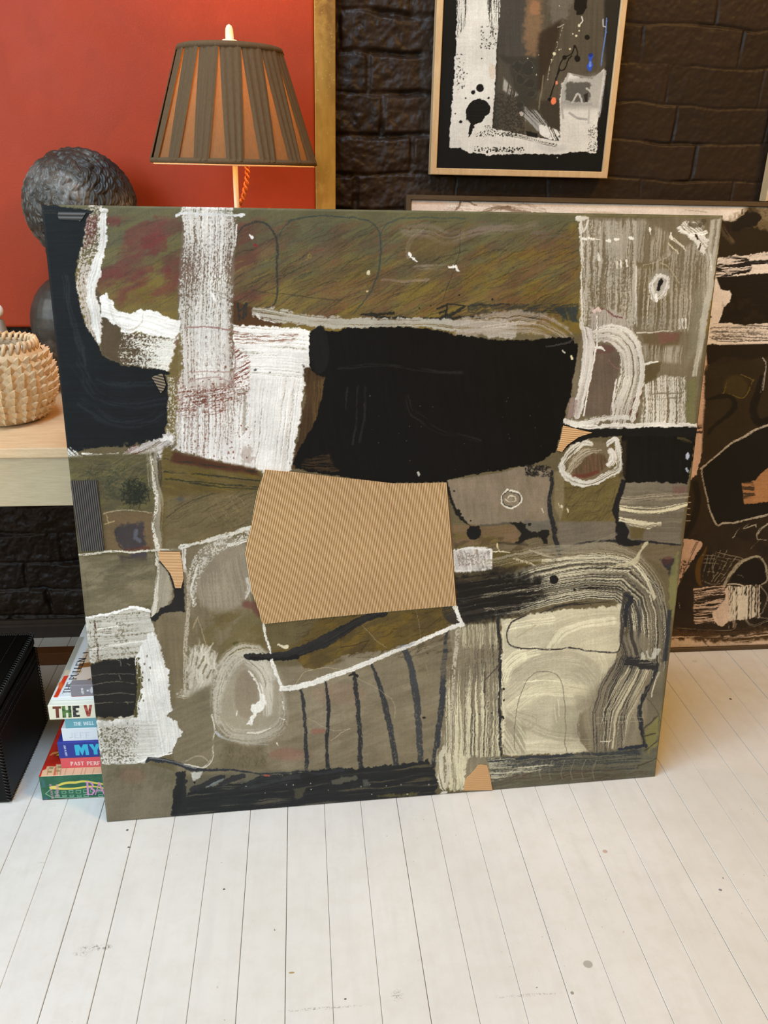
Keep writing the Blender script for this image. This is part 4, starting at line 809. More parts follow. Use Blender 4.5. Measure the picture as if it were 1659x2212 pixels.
    s.stroke(c8((1284, 464), (1260, 560), (1200, 670), (1160, 760), (1140, 860)), 1.8, (80, 76, 70), op=.8)
    s.stroke(c8((625, 1100), (622, 980), (640, 850), (668, 740), (710, 650), (770, 600), (830, 594), (890, 612), (930, 670), (948, 800), (955, 950), (950, 1050), (962, 1108)), 1.4, (104, 98, 84), op=.85)
    s.stroke(c8((1050, 860), (1034, 940), (1045, 1020), (1090, 1090), (1130, 1140)), 1.4, (110, 104, 90), op=.8)
    s.stroke(c8((1440, 740), (1500, 800), (1545, 870), (1548, 930)), 1.4, (70, 66, 58), op=.8)
    s.stroke(c8((1150, 890), (1300, 885), (1450, 892)), 1.2, (176, 170, 150), op=.6); s.stroke(c8((1150, 925), (1300, 918), (1450, 916)), 1.2, (176, 170, 150), op=.6)
    s.stroke(c8((905, 770), (915, 880)), 1.2, (226, 220, 196)); s.stroke(c8((880, 800), (895, 920)), 1.2, (216, 210, 186))
    s.stroke(c8((1180, 1045), (1235, 1046), (1245, 1034)), 2, (214, 208, 188))
    s.poly(c5((215, 860), (460, 810), (720, 850), (740, 960), (600, 1040), (420, 1085), (262, 1100), (232, 1010)), (30, 28, 26), soft=34, rag=14, ang=-8, bw=4, bl=120, cov=.78)
    # white chalk outline
    ck = dict(cov=.9, bw=1.6, bl=20, speck=.4, rag=1.5, h=.8)
    s.stroke(c7((204, 286), (215, 345), (235, 420), (250, 480)), [5, 5, 6, 5], (226, 224, 216), **ck)
    s.stroke(c7((258, 520), (280, 590), (305, 660), (322, 702)), [5, 6, 6, 8], (226, 224, 216), **ck)
    s.stroke(c7((322, 708), (420, 692), (500, 672), (600, 640), (700, 604), (760, 582), (850, 548), (960, 500), (1060, 460), (1140, 425), (1280, 368), (1400, 318), (1480, 292)), [10, 12, 12, 13, 11, 11, 10, 9, 8, 9, 8, 8, 9], (228, 226, 219), **ck)
    s.stroke(c7((1060, 440), (1130, 425), (1170, 405)), 6, (160, 160, 166), cov=.6, op=.6)
    s.stroke(c7((1430, 172), (1445, 225), (1462, 268), (1482, 296)), [10, 9, 9, 7], (226, 224, 216), **ck)
    s.stroke(c7((1445, 330), (1440, 430), (1422, 560), (1412, 760), (1402, 980), (1385, 1180), (1372, 1340)), [9, 9, 7, 5, 6, 4], (196, 188, 170), op=.85, cov=.62, bw=1.4, bl=14, speck=.7, h=.3)
    # bottom charcoal band
    s.poly(c6((600, 1130), (900, 1100), (1659, 1060), (1659, 1300), (600, 1370)), (96, 92, 78), soft=8, op=.8)
    s.poly([(402, 1712), (440, 1700), (500, 1694), (560, 1684), (640, 1668), (700, 1662), (770, 1660), (830, 1654), (900, 1646), (925, 1642), (938, 1654), (944, 1690), (940, 1718), (800, 1732), (600, 1750), (370, 1768), (376, 1730), (385, 1712)], (36, 37, 38), soft=2, rag=5, ang=-6, bw=5, bl=80, var=.4, c2=(52, 54, 54), cov=.96)
    s.poly(c7((640, 1290), (720, 1268), (800, 1262), (812, 1285), (700, 1312), (650, 1318)), (92, 90, 78), soft=3, rag=3, op=.85); s.poly(c7((835, 1290), (870, 1285), (885, 1330), (845, 1335)), (92, 92, 84), soft=4, op=.7)
    s.poly(c7((400, 1345), (470, 1340), (460, 1400), (410, 1400)), (84, 80, 62), soft=4, rag=4, op=.7); s.poly(c7((920, 1385), (1080, 1378), (1200, 1370), (1180, 1392), (950, 1402)), (88, 82, 50), soft=4, rag=4, op=.8)
    s.poly(c7((40, 1290), (300, 1270), (440, 1240), (440, 1290), (200, 1340), (60, 1350)), (62, 64, 64), soft=5, op=.6, ang=-10, cov=.5)
    for P in (((760, 1180), (820, 1145), (890, 1120)), ((880, 1165), (960, 1130), (1030, 1115)), ((1060, 1160), (1150, 1125), (1260, 1118)), ((690, 1200), (760, 1180))): s.stroke(c6(*P), [9, 12, 10], (44, 46, 48), rag=2, op=.9)
    s.stroke(c6((790, 1185), (840, 1160), (895, 1135)), [3, 7, 3], (128, 140, 148), op=.8, cov=.7, soft=2)
    s.poly(c6((590, 1085), (655, 1080), (662, 1200), (655, 1330), (560, 1368), (575, 1260)), (34, 35, 36), soft=2, rag=4, ang=95, bw=4, var=.4, c2=(50, 50, 50))
    s.stroke(c6((408, 1020), (425, 1004), (480, 1012), (560, 1022), (620, 1042), (690, 1070), (760, 1078), (860, 1076), (960, 1080), (1060, 1090), (1150, 1102), (1260, 1094), (1400, 1084), (1500, 1100), (1659, 1080)), [5, 9, 9, 8, 8, 10, 7, 5, 4, 3.4, 3.4, 3, 3, 4, 6], (48, 50, 54), rag=1.5, soft=2)
    s.stroke(c6((430, 1000), (560, 1020), (660, 1050), (720, 1066)), [3, 3, 3], (150, 152, 150), op=.6, cov=.6)
    s.poly(c6((690, 1095), (760, 1090), (745, 1130), (712, 1150), (700, 1120)), (190, 188, 180), soft=3, rag=4, h=.8); s.ell(*c6((712, 1158))[0], 2.4, 2, BK)
    s.stroke(c6((1160, 1110), (1190, 1114)), 4, (176, 92, 76), op=.8, rag=1)
    s.speckle((520, 1690, 930, 1730), 14, (210, 208, 198), (.8, 1.6), 28, .9)
    # ================= centre black
    s.poly([(655, 790), (700, 800), (712, 1000), (660, 1015), (628, 1012), (640, 960), (660, 870)], (74, 54, 34), soft=6, rag=5, ang=95, bw=5, var=.6, c2=(48, 36, 24))
    s.poly([(676, 826), (700, 820), (700, 930), (676, 950)], (98, 76, 42), soft=8, op=.6, ang=92, cov=.6)
    s.poly(c2((462, 800), (490, 780), (560, 792), (640, 790), (668, 772), (760, 772), (840, 764), (950, 760), (1080, 764), (1180, 780), (1300, 800), (1450, 822), (1659, 848)) + c3((60, 820), (250, 845), (380, 842), (520, 828), (640, 826), (668, 850), (692, 882), (690, 940), (675, 1010), (655, 1110), (645, 1190), (615, 1270), (606, 1330), (592, 1352), (582, 1430), (555, 1510), (480, 1560), (380, 1590), (200, 1620), (60, 1645)) + [(1000, 1029), (960, 1041), (900, 1044), (850, 1044), (780, 1036), (724, 1028), (690, 1022), (640, 1014), (632, 1000), (650, 960), (672, 930), (690, 880), (703, 816), (680, 808), (668, 790), (668, 745)], (12, 11, 10), soft=1.6, rag=2.5, ang=80, bw=10, bl=90, var=.2, c2=(20, 19, 18), h=.3)
    s.ell(*c2((525, 900))[0], 22, 52, (22, 21, 20), soft=3)
    for P in (((760, 1120), (750, 1300), (725, 1460)), ((800, 1120), (795, 1280), (765, 1450)), ((690, 1130), (685, 1260))): s.stroke(c2(*P), 5, (48, 47, 44), op=.6, cov=.6, soft=3, bl=60)
    s.stroke(c2((640, 1010), (900, 990), (1200, 1030), (1370, 1035)), 6, (38, 37, 35), op=.7, cov=.6, soft=3)
    s.stroke(c2((1050, 1180), (1090, 1280), (1240, 1370), (1480, 1440)), [10, 20, 16, 10], (38, 37, 35), op=.6, cov=.5, soft=6)
    s.poly([(660, 990), (712, 980), (730, 1020), (690, 1016), (650, 1008)], (66, 48, 30), soft=6, rag=5, cov=.55, op=.8)
    s.speckle((720, 850, 1200, 1020), 34, (120, 116, 108), (.5, 1.2), 29, .6)
    s.stroke(c3((500, 880), (560, 874), (640, 850), (660, 830)), [5, 5, 6, 4], (56, 54, 50), cov=.8, h=.8); s.stroke(c3((598, 908), (612, 918)), 3, (196, 190, 178)); s.stroke(c3((650, 935), (654, 955)), 4, (224, 214, 178))
    s.stroke(c2((1112, 1632), (1120, 1648)), 4, (170, 166, 156))
    s.scrib((1135, 1004, 1195, 1028), 70, (30, 29, 27), ang=0, da=90, L=(4, 12), w=2.4, op=.9, seed=30)
    s.stroke(c5((700, 232), (740, 245), (770, 240)), 3, (150, 140, 124), op=.5)
    # ================= top-right pale panel
    s.poly(c3((684, 118), (760, 108), (1100, 112), (1552, 104), (1530, 250), (1500, 470), (1450, 780), (1400, 1200), (1380, 1376), (1150, 1375), (900, 1374), (700, 1368), (605, 1332), (625, 1240), (648, 1180), (655, 1080), (690, 900), (716, 790), (712, 500), (700, 300)), (118, 108, 88), soft=2, ang=90, bw=6, bl=140, var=.5, c2=(98, 86, 62))
    s.poly(c3((1050, 380), (1250, 380), (1300, 560), (1150, 700), (1050, 700)), (104, 92, 62), soft=16, op=.7)
    s.poly(c3((716, 130), (1040, 130), (1040, 760), (720, 760)), (186, 181, 168), soft=6, op=.85, ang=90, bw=3, bl=170, cov=[.5, .46, .5, .36], speck=.3, h=.5)
    s.poly(c3((780, 120), (1080, 120), (1220, 200), (1240, 340), (1090, 380), (800, 330)), (160, 154, 140), soft=10, ang=92, bw=3, bl=90, cov=.5, op=.8)
    s.poly(c3((1040, 420), (1500, 200), (1440, 800), (1060, 780)), (164, 158, 144), soft=10, ang=94, bw=2.4, bl=120, cov=.42, op=.85, speck=.25)
    s.poly(c3((1480, 130), (1545, 110), (1500, 480), (1440, 850), (1400, 1060), (1370, 1060), (1420, 700)), (182, 178, 164), soft=4, ang=97, bw=3, bl=160, cov=.82, op=.9, h=.3)
    s.poly(c3((1390, 560), (1450, 420), (1400, 900), (1330, 1000)), (128, 124, 106), soft=12, op=.7)
    s.stroke(c3((697, 150), (706, 260), (712, 420), (712, 600), (716, 770)), [6, 7, 8, 9, 10], (206, 202, 190), rag=2, cov=.85, bw=2, h=1)
    s.stroke(c3((684, 118), (712, 116), (740, 118)), [10, 12, 6], (204, 200, 188), rag=2, cov=.9, h=.8); s.stroke(c3((700, 130), (720, 190), (745, 130)), 4, (206, 202, 190), cov=.7)
    for x, y in ((725, 240), (770, 240), (795, 242), (865, 246), (920, 242), (1000, 236)): s.stroke(c3((x - 10, y), (x + 12, y + 4)), 5, (230, 227, 216), rag=3, h=1)
    for x, y in ((915, 390), (940, 385), (975, 380), (1115, 190), (808, 350), (1240, 220)): s.stroke(c3((x, y - 22), (x + 6, y + 18)), 4, (224, 221, 210), rag=2, cov=.8, h=.8)
    s.stroke(c3((1036, 400), (1034, 560), (1028, 740)), [3, 4, 5], (206, 202, 192), cov=.8, h=.6)
    s.stroke(c3((1225, 280), (1235, 330), (1180, 362), (1080, 392)), [3, 5, 4], (172, 166, 152), cov=.7)
    # top right corner dabs
    s.poly(c3((1280, 170), (1330, 130), (1440, 145), (1430, 200), (1470, 260), (1440, 330), (1340, 220)), (214, 211, 202), soft=3, rag=5, ang=40, bw=2, bl=50, cov=.75, h=1.2)
    s.stroke(c3((1300, 190), (1380, 215), (1450, 200)), 8, (226, 224, 216), cov=.7, h=1.2); s.stroke(c3((1360, 150), (1420, 160), (1438, 130)), 10, (72, 64, 46), rag=3, op=.7, soft=4)
    s.stroke(c3((1390, 215), (1400, 240)), 5, (60, 44, 34), rag=1); s.stroke(c3((1420, 270), (1410, 300)), 3.4, (80, 66, 50))
    s.stroke(c3((1238, 225), (1290, 260), (1330, 310)), [6, 5, 3], (216, 210, 190), cov=.8, h=.8); s.stroke(c3((1225, 265), (1260, 300), (1285, 330)), 3, (200, 190, 164), cov=.8)
    s.stroke(c3((1180, 380), (1230, 410), (1290, 500)), 2.4, (176, 164, 136), op=.7); s.stroke(c3((1420, 250), (1470, 330), (1480, 420)), [8, 10, 6], (200, 197, 186), cov=.5)
    # eye
    s.ell(*c3((1180, 505))[0], 26, 34, (150, 144, 130), op=.8, soft=8, rot=12)
    s.stroke(c3((1150, 470), (1128, 510), (1130, 560), (1155, 600), (1190, 580), (1220, 530), (1228, 480), (1200, 455), (1160, 460)), [8, 10, 11, 11, 10, 10, 9, 8, 8], (218, 216, 208), rag=3, cov=.85, bw=2, h=1)
    s.ell(*c3((1176, 520))[0], 13, 22, (186, 182, 172), op=.8, soft=3, rot=12)
    s.poly(c3((1185, 470), (1196, 490), (1188, 520), (1170, 552), (1156, 548), (1162, 510), (1172, 485)), (28, 28, 28), soft=1.6, rag=1.5)
    s.stroke(c3((1155, 575), (1160, 610)), 6, (236, 235, 230), h=1.2); s.stroke(c3((1112, 580), (1104, 660), (1106, 750)), 2, (206, 200, 186), cov=.8)
    # window panel right
    s.poly(c3((1075, 800), (1300, 795), (1290, 870), (1180, 900), (1080, 900)), (98, 84, 60), soft=8, rag=5, op=.9); s.poly(c3((1160, 800), (1290, 800), (1270, 850), (1180, 860)), (122, 78, 74), soft=8, op=.6)
    s.poly(c3((1085, 985), (1180, 975), (1160, 1060), (1110, 1110), (1080, 1090)), (90, 78, 52), soft=6, rag=5, op=.95)
    s.poly(c3((1070, 870), (1320, 880), (1300, 980), (1080, 960)), (168, 162, 148), soft=10, ang=95, cov=.6, bw=2.4, op=.8)
    s.stroke(c3((1040, 798), (1120, 794), (1250, 790)), [4, 3, 2], (204, 200, 188), cov=.85); s.stroke(c3((1070, 988), (1110, 976), (1165, 968)), [5, 4, 3], (222, 220, 210), cov=.9, h=.8)
    s.poly(c3((1080, 1110), (1190, 1060), (1330, 1060), (1330, 1365), (1060, 1370)), (206, 202, 190), soft=5, rag=4, ang=91, bw=2, bl=150, cov=[.5, .62, .72], speck=.2, h=.9)
    s.poly(c3((1100, 1160), (1310, 1155), (1300, 1190), (1100, 1200)), (126, 118, 98), soft=5, ang=0, cov=.5)
    s.poly(c3((1340, 1100), (1400, 1060), (1378, 1340), (1330, 1350)), (112, 112, 74), soft=6, op=.8, rag=4)
    for x in (1290, 1310, 1330): s.stroke(c3((x, 715), (x + 2, 775)), 3, (214, 212, 204), rag=1.5, cov=.8, h=.6)
    # arch doorway
    s.poly(c3((760, 640), (800, 655), (900, 665), (960, 700), (1010, 760), (1030, 850), (760, 850)), (166, 158, 148), soft=6, rag=3, ang=90, cov=.85, bw=2.6)
    s.stroke(c3((770, 680), (790, 658), (850, 662), (900, 700), (950, 708)), [3, 5, 3, 4, 3], (100, 58, 54), op=.8, rag=1.5, soft=2)
    s.stroke(c3((780, 672), (805, 655), (815, 665)), 8, (206, 186, 178), rag=2, h=1)
    s.poly(c3((785, 880), (840, 862), (900, 880), (935, 930), (935, 1020), (915, 1110), (905, 1200), (895, 1290), (725, 1295), (720, 1240), (745, 1120), (775, 1000)), (104, 92, 78), soft=3, ang=88, bw=5, bl=130, var=.5, c2=(92, 74, 64))
    s.ell(*c3((850, 900))[0], 20, 10, (96, 62, 58), op=.5, soft=6); s.stroke(c3((870, 960), (900, 1000), (950, 1025)), 1.6, (150, 110, 104), op=.7)
    s.stroke(c3((740, 790), (752, 880), (745, 980), (725, 1090), (700, 1190), (685, 1290)), [20, 24, 24, 22, 20, 16], (214, 210, 203), rag=2, bw=2.4, bl=140, cov=.97, var=.5, c2=(180, 172, 164), h=1.2)
    s.stroke(c3((798, 700), (802, 800), (795, 900), (772, 1020), (745, 1140), (722, 1290)), [2, 3, 4, 3, 3, 3], (230, 228, 222), h=1.2)
    s.stroke(c3((800, 815), (870, 810), (930, 830), (985, 890), (1010, 980), (1005, 1080), (975, 1180), (945, 1270), (930, 1320)), [26, 32, 38, 42, 46, 48, 46, 40, 34], (206, 202, 192), rag=3, bw=2.2, bl=200, cov=.72, speck=.12, h=1.1, var=.3, c2=(168, 160, 150))
    s.stroke(c3((820, 770), (900, 765), (980, 790), (1030, 840), (1060, 930), (1072, 1020), (1060, 1120), (1030, 1230), (1010, 1320)), [8, 10, 12, 12, 10, 10, 12, 14, 12], (214, 211, 202), rag=2.5, bw=2, bl=120, cov=.82, h=1.1)
    s.stroke(c3((920, 1080), (900, 1200), (890, 1290)), [3, 5, 5], (214, 210, 200), cov=.8, h=.8); s.stroke(c3((790, 885), (830, 890), (850, 905)), [4, 6, 4], (230, 228, 220), rag=2, h=1)
    for x, y in ((1000, 1270), (1040, 1290), (1060, 1180), (1020, 1200)): s.ell(*c3((x, y))[0], 2, 7, (84, 50, 46), rot=25, rag=1, op=.8)
    s.stroke(c3((620, 1325), (690, 1340), (800, 1320), (900, 1305), (980, 1305)), [14, 16, 14, 12, 10], (214, 211, 203), rag=3, cov=.88, bw=2, bl=110, h=1.2)
    s.stroke(c3((640, 1355), (760, 1368), (900, 1358), (1060, 1362), (1200, 1352), (1380, 1358)), [10, 12, 12, 14, 12, 12], (226, 224, 216), rag=3, cov=.9, bw=2, bl=100, h=1.2)
    s.poly(c3((650, 1190), (690, 1200), (670, 1290), (620, 1320), (625, 1250)), (150, 130, 124), soft=5, rag=4, op=.8, ang=100, cov=.7)
    # black edge beneath
    s.stroke(c3((590, 1345), (640, 1368), (720, 1385), (850, 1388), (980, 1392), (1120, 1388), (1390, 1392)), [8, 9, 10, 14, 16, 18, 22], (24, 23, 22), soft=1.6, rag=2)
    s.stroke(c5((835, 112), (870, 84), (920, 58), (980, 36), (1060, 22), (1180, 14)), [10, 11, 12, 12, 12, 12], (24, 23, 22), soft=1.6, rag=2)
    # rolled edges stay a little greenish, pale specks along them
    s.scrib((90, 455, 1250, 462), 60, (84, 84, 60), ang=2, da=4, L=(20, 60), w=2, op=.4, seed=31)
    s.stroke([(1256, 468), (1400, 467), (1552, 470)], 4, (112, 104, 70), cov=.7, op=.7)
paint_main(A)
A.finish(1.2, .07, .09)
# ------------------------------------------------------------------ measuring helpers
def ray(x, y):
    return np.array([(x - CX) / FPX, (y - CY) / FPX, 1.0]) @ CM
def onY(x, y, Y): r = ray(x, y); return r * (Y / r[1]) + np.array([0, 0, CAM_H])
def onZ(x, y, z): r = ray(x, y); return r * ((z - CAM_H) / r[2]) + np.array([0, 0, CAM_H])
def onpl(x, y, P0, N):
    r = ray(x, y); o = np.array([0, 0, CAM_H]); return o + r * (((P0 - o) @ N) / (r @ N))
S_ = tag

# ------------------------------------------------------------------ materials
M_canvas = paintmat('acrylic_on_canvas', .5, .22, 1100, .16)
M_paint2 = paintmat('ink_and_paint', .5, .08, 700, .2)
M_glossy = paintmat('varnished_paint', .4, .05, 700, .2)
M_book = paintmat('printed_jacket', .38, .0, 500, .25)
def woodmat(name, a, b, sc=(3, 40, 40), rough=.45, g=1.0, bump=.15):
    m = NT(name); n = m.noise(6, 5, .6, stretch=sc, dist=.6); n2 = m.noise(60, 3, stretch=sc)
    f = m.mix(.35, n, n2)
    m.base(m.ramp(f, [(.3, rgba(a, g)), (.7, rgba(b, g))])); m.bump(f, bump, .001); m.p(Roughness=rough); return m.m
M_oak = woodmat('limed_oak', (196, 160, 118), (226, 198, 158), (3, 26, 26), .5)
M_oakf = woodmat('limed_oak_apron', (172, 154, 122), (200, 182, 148), (6, 30, 60), .55)
M_pale = woodmat('pale_timber_frame', (188, 150, 104), (214, 180, 134), (20, 20, 4), .45)
M_darkframe = woodmat('dark_stained_frame', (62, 46, 30), (86, 66, 44), (4, 30, 30), .4)
M_stretch = woodmat('pine_stretcher', (190, 160, 116), (214, 186, 144), (6, 30, 6), .6)
M_brown = woodmat('brown_oiled_wood', (92, 56, 26), (124, 80, 40), (4, 30, 30), .45)

def floor_mat():
    m = NT('white_painted_boards')
    n = m.noise(3.0, 5, .6); n2 = m.noise(26, 6, .75); n3 = m.noise(4, 3, .6, stretch=(14, 1.2, 1)); sp = m.noise(160, 2, .5); sp2 = m.noise(5, 2)
    c = m.ramp(n, [(.3, rgba((216, 214, 208))), (.7, rgba((228, 227, 224)))])
    c = m.mix(m.ramp(n2, [(.45, (0, 0, 0, 1)), (.8, (.5, .5, .5, 1))]), c, rgba((204, 200, 188)))
    c = m.mix(m.ramp(n3, [(.5, (0, 0, 0, 1)), (.75, (.35, .35, .35, 1))]), c, rgba((206, 204, 202)))
    # chips and specks of dirt
    f = m.ramp(sp, [(.735, (0, 0, 0, 1)), (.76, (1, 1, 1, 1))])
    f2 = m.ramp(sp2, [(.5, (0, 0, 0, 1)), (.62, (1, 1, 1, 1))])
    mm = m.n('ShaderNodeMath', operation='MULTIPLY'); m.l(f, mm.inputs[0]); m.l(f2, mm.inputs[1])
    c = m.mix(mm.outputs[0], c, rgba((96, 92, 84)))
    tc = m.n('ShaderNodeTexCoord')
    def mark(x, y, rx, ry, colr, op, c, grit=0, lo=.9, hi=1.0):
        mp = m.n('ShaderNodeMapping'); mp.vector_type = 'POINT'
        mp.inputs['Location'].default_value = (-x / rx, -y / ry, 0); mp.inputs['Scale'].default_value = (1 / rx, 1 / ry, 0)
        m.l(tc.outputs['Object'], mp.inputs[0])
        ln = m.n('ShaderNodeVectorMath', operation='LENGTH'); m.l(mp.outputs[0], ln.inputs[0])
        r = m.ramp(ln.outputs['Value'], [(lo, (op, op, op, 1)), (hi, (0, 0, 0, 1))])
        if grit:
            g = m.noise(grit, 4, .7); gr = m.ramp(g, [(.5, (0, 0, 0, 1)), (.6, (1, 1, 1, 1))])
            k = m.n('ShaderNodeMath', operation='MULTIPLY'); m.l(r, k.inputs[0]); m.l(gr, k.inputs[1]); r = k.outputs[0]
        return m.mix(r, c, rgba(colr))
    for px_, py_, rx, ry, cc, op, gr in [(1270, 2083, 11, 9, (150, 146, 136), .7, 0), (630, 2101, 7, 2.4, (170, 140, 84), .9, 0), (205, 2047, 44, 9, (126, 118, 104), .8, 260), (232, 2046, 14, 6, (96, 84, 62), .8, 300), (175, 2060, 26, 8, (140, 134, 120), .7, 300),
                                        (275, 1793, 3, 2, (60, 54, 48), .9, 0), (278, 1830, 3, 1.6, (60, 54, 48), .9, 0), (858, 2150, 16, 16, (110, 104, 84), .7, 420), (1500, 1428, 9, 4, (96, 76, 52), .8, 400), (1236, 2145, 4, 4, (130, 124, 112), .8, 0), (484, 1921, 3, 2, (70, 64, 58), .9, 0), (90, 1863, 10, 3, (150, 146, 140), .7, 300), (1578, 1510, 3, 2, (80, 56, 36), .9, 0), (1307, 1839, 6, 4, (176, 130, 104), .6, 0), (746, 2158, 3, 2, (60, 56, 50), .9, 0), (1556, 1922, 4, 3, (112, 108, 124), .8, 0), (700, 2178, 110, 4, (120, 114, 100), .8, 330), (1140, 2150, 90, 4, (126, 120, 108), .7, 330)]:
        a = onZ(px_, py_, 0); b = onZ(px_ + rx, py_, 0); d = onZ(px_, py_ - ry, 0)
        c = mark(a[0], a[1], abs(b[0] - a[0]), abs(d[1] - a[1]), cc, op, c, gr, .3 if gr else .85, 1.0)
    m.base(c)
    bn = m.mix(.5, n3, n2); m.bump(bn, .12, .001)
    m.p(Roughness=.42); m.b.inputs['Specular IOR Level'].default_value = .35
    return m.m
M_floor = floor_mat()
M_sub = plain('dark_subfloor_gap', (52, 44, 36), .9)

# ------------------------------------------------------------------ setting: floor, brick wall, baseboard
bm = bmesh.new(); rn = random.Random(5)
seams = [-0.4918 + .06522 * k for k in range(-22, 32)]
for i, x in enumerate(seams[:-1]):
    g = rn.choice([.0002, .0003, .0004, .0006, .0002])
    g2 = rn.choice([.0002, .0003, .0004])
    dz = rn.uniform(-.0002, .0002)
    add_box(bm, (x + g, -1.6, -.02), (x + .06522 - g2, 1.8, dz), .0007, seg=1)
fl = bm_obj('floor', bm, M_floor); tag(fl, kind='structure')
sub = box('trim_1', (-2, -1.6, -.04), (1.7, 1.8, -.021), M_sub, bev=0); tag(sub, kind='structure')

WY = 1.815
W = Sheet((-1.45, WY + .009, 0), (2.9, 0, 0), (0, 0, 2.0), 1400, 960, (58, 42, 31))
Xw = W.P[..., 0]; Zw = W.P[..., 2]
cz = .0713; z0 = 1.117
wob = (fbm(Xw * 9, Zw * 9, 3, 3) - .5) * .016
zz = (Zw + wob - z0) / cz; row = np.floor(zz).astype(int); fz = zz - row
offs = {-1: .83, 0: .775, 1: .745, 2: .888}
rr = np.random.RandomState(11)
offtab = np.array([offs.get(r, .745 + (.1 if r % 2 else 0) + rr.uniform(-.045, .045)) for r in range(-40, 40)])
ox = offtab[np.clip(row + 40, 0, 79)]
xx = (Xw + (fbm(Xw * 8, Zw * 8, 3, 9) - .5) * .022 - ox) / .2015; cx_ = np.floor(xx).astype(int); fx = xx - cx_
dx = np.minimum(fx, 1 - fx) * .2015; dz_ = np.minimum(fz, 1 - fz) * cz
d = np.minimum(dx, dz_)
jn = vn(Xw * 14, Zw * 14, 5)
rz = sst((.42 - Xw) / .25)
mort = sst((d - .0006 - .001 * jn) / (.0016 + .002 * jn + .008 * jn * rz)) * (1 - .75 * sst((vn(Xw * 7, Zw * 11, 77) - .62) / .1)) + .75 * sst((vn(Xw * 7, Zw * 11, 77) - .62) / .1)
brick_h = _T[(row * 7 + 13) % 512, (cx_ * 5 + 29) % 512]
fine = fbm(Xw * 60, Zw * 60, 4, 21); mid = fbm(Xw * 18, Zw * 18, 3, 25)
Hh = mort * (.0017 + .003 * rz) + .0012 * brick_h + (fine - .5) * (.0016 + .0085 * rz) + (mid - .5) * (.0024 + .008 * rz) + (fbm(Xw * 130, Zw * 130, 2, 31) - .5) * .0014
deep = (1 - mort) * sst((jn - .55) / .2)
Hh = Hh - deep * (.0025 + .003 * rz)
W.H[:] = Hh
tone = .9 + .2 * brick_h
W.C[:] = np.array([44, 31, 21], np.float32) * tone[..., None] * (1 - .25 * deep[..., None])
M_brick = paintmat('dark_brown_painted_brick', .46, .25, 260, .2)
wall = W.mesh('wall_back', M_brick, T=.05, relief=1.0); tag(wall, kind='structure')

# baseboard with a rounded top moulding
bm = bmesh.new()
zb = onY(20, 1346, WY - .02)[2]
prof = [(WY - .004, 0), (WY - .02, 0), (WY - .02, zb * .72), (WY - .016, zb * .8), (WY - .016, zb * .88), (WY - .009, zb), (WY - .002, zb)]
a = [bm.verts.new((-1.45, y, z)) for y, z in prof]; b = [bm.verts.new((1.7, y, z)) for y, z in prof]
for i in range(len(prof) - 1): bm.faces.new((a[i], a[i + 1], b[i + 1], b[i]))
bb = bm_obj('baseboard_back', bm, plain('brown_gloss_baseboard', (62, 50, 42), .35, var=.1), smooth=False); tag(bb, kind='structure')

# ------------------------------------------------------------------ big canvas object
art = empty('leaning_painting', tuple(BL + eU * Wc / 2), 'large abstract canvas in olive, black and white leaning against the oak bench', 'painting')
A.mesh('canvas', M_canvas, T=.034, round_=.0035, relief=.00045, parent=art)
bm = bmesh.new()
Mx = Matrix((list(eU) + [0], list(-eN) + [0], list(eV) + [0], [0, 0, 0, 1])).transposed()
Mx = Matrix.Translation(Vector(BL - eN * .0345)) @ Mx
for lo, hi in (((.003, 0, .003), (Wc - .003, .002, .05)), ((.003, 0, Hc - .05), (Wc - .003, .002, Hc - .003)), ((.003, 0, .05), (.05, .002, Hc - .05)), ((Wc - .05, 0, .05), (Wc - .003, .002, Hc - .05)), ((.05, 0, Hc / 2 - .02), (Wc - .05, .002, Hc / 2 + .02))):
    add_box(bm, lo, hi, .0005, Mx)
bm_obj('stretcher_bars', bm, M_stretch, art)

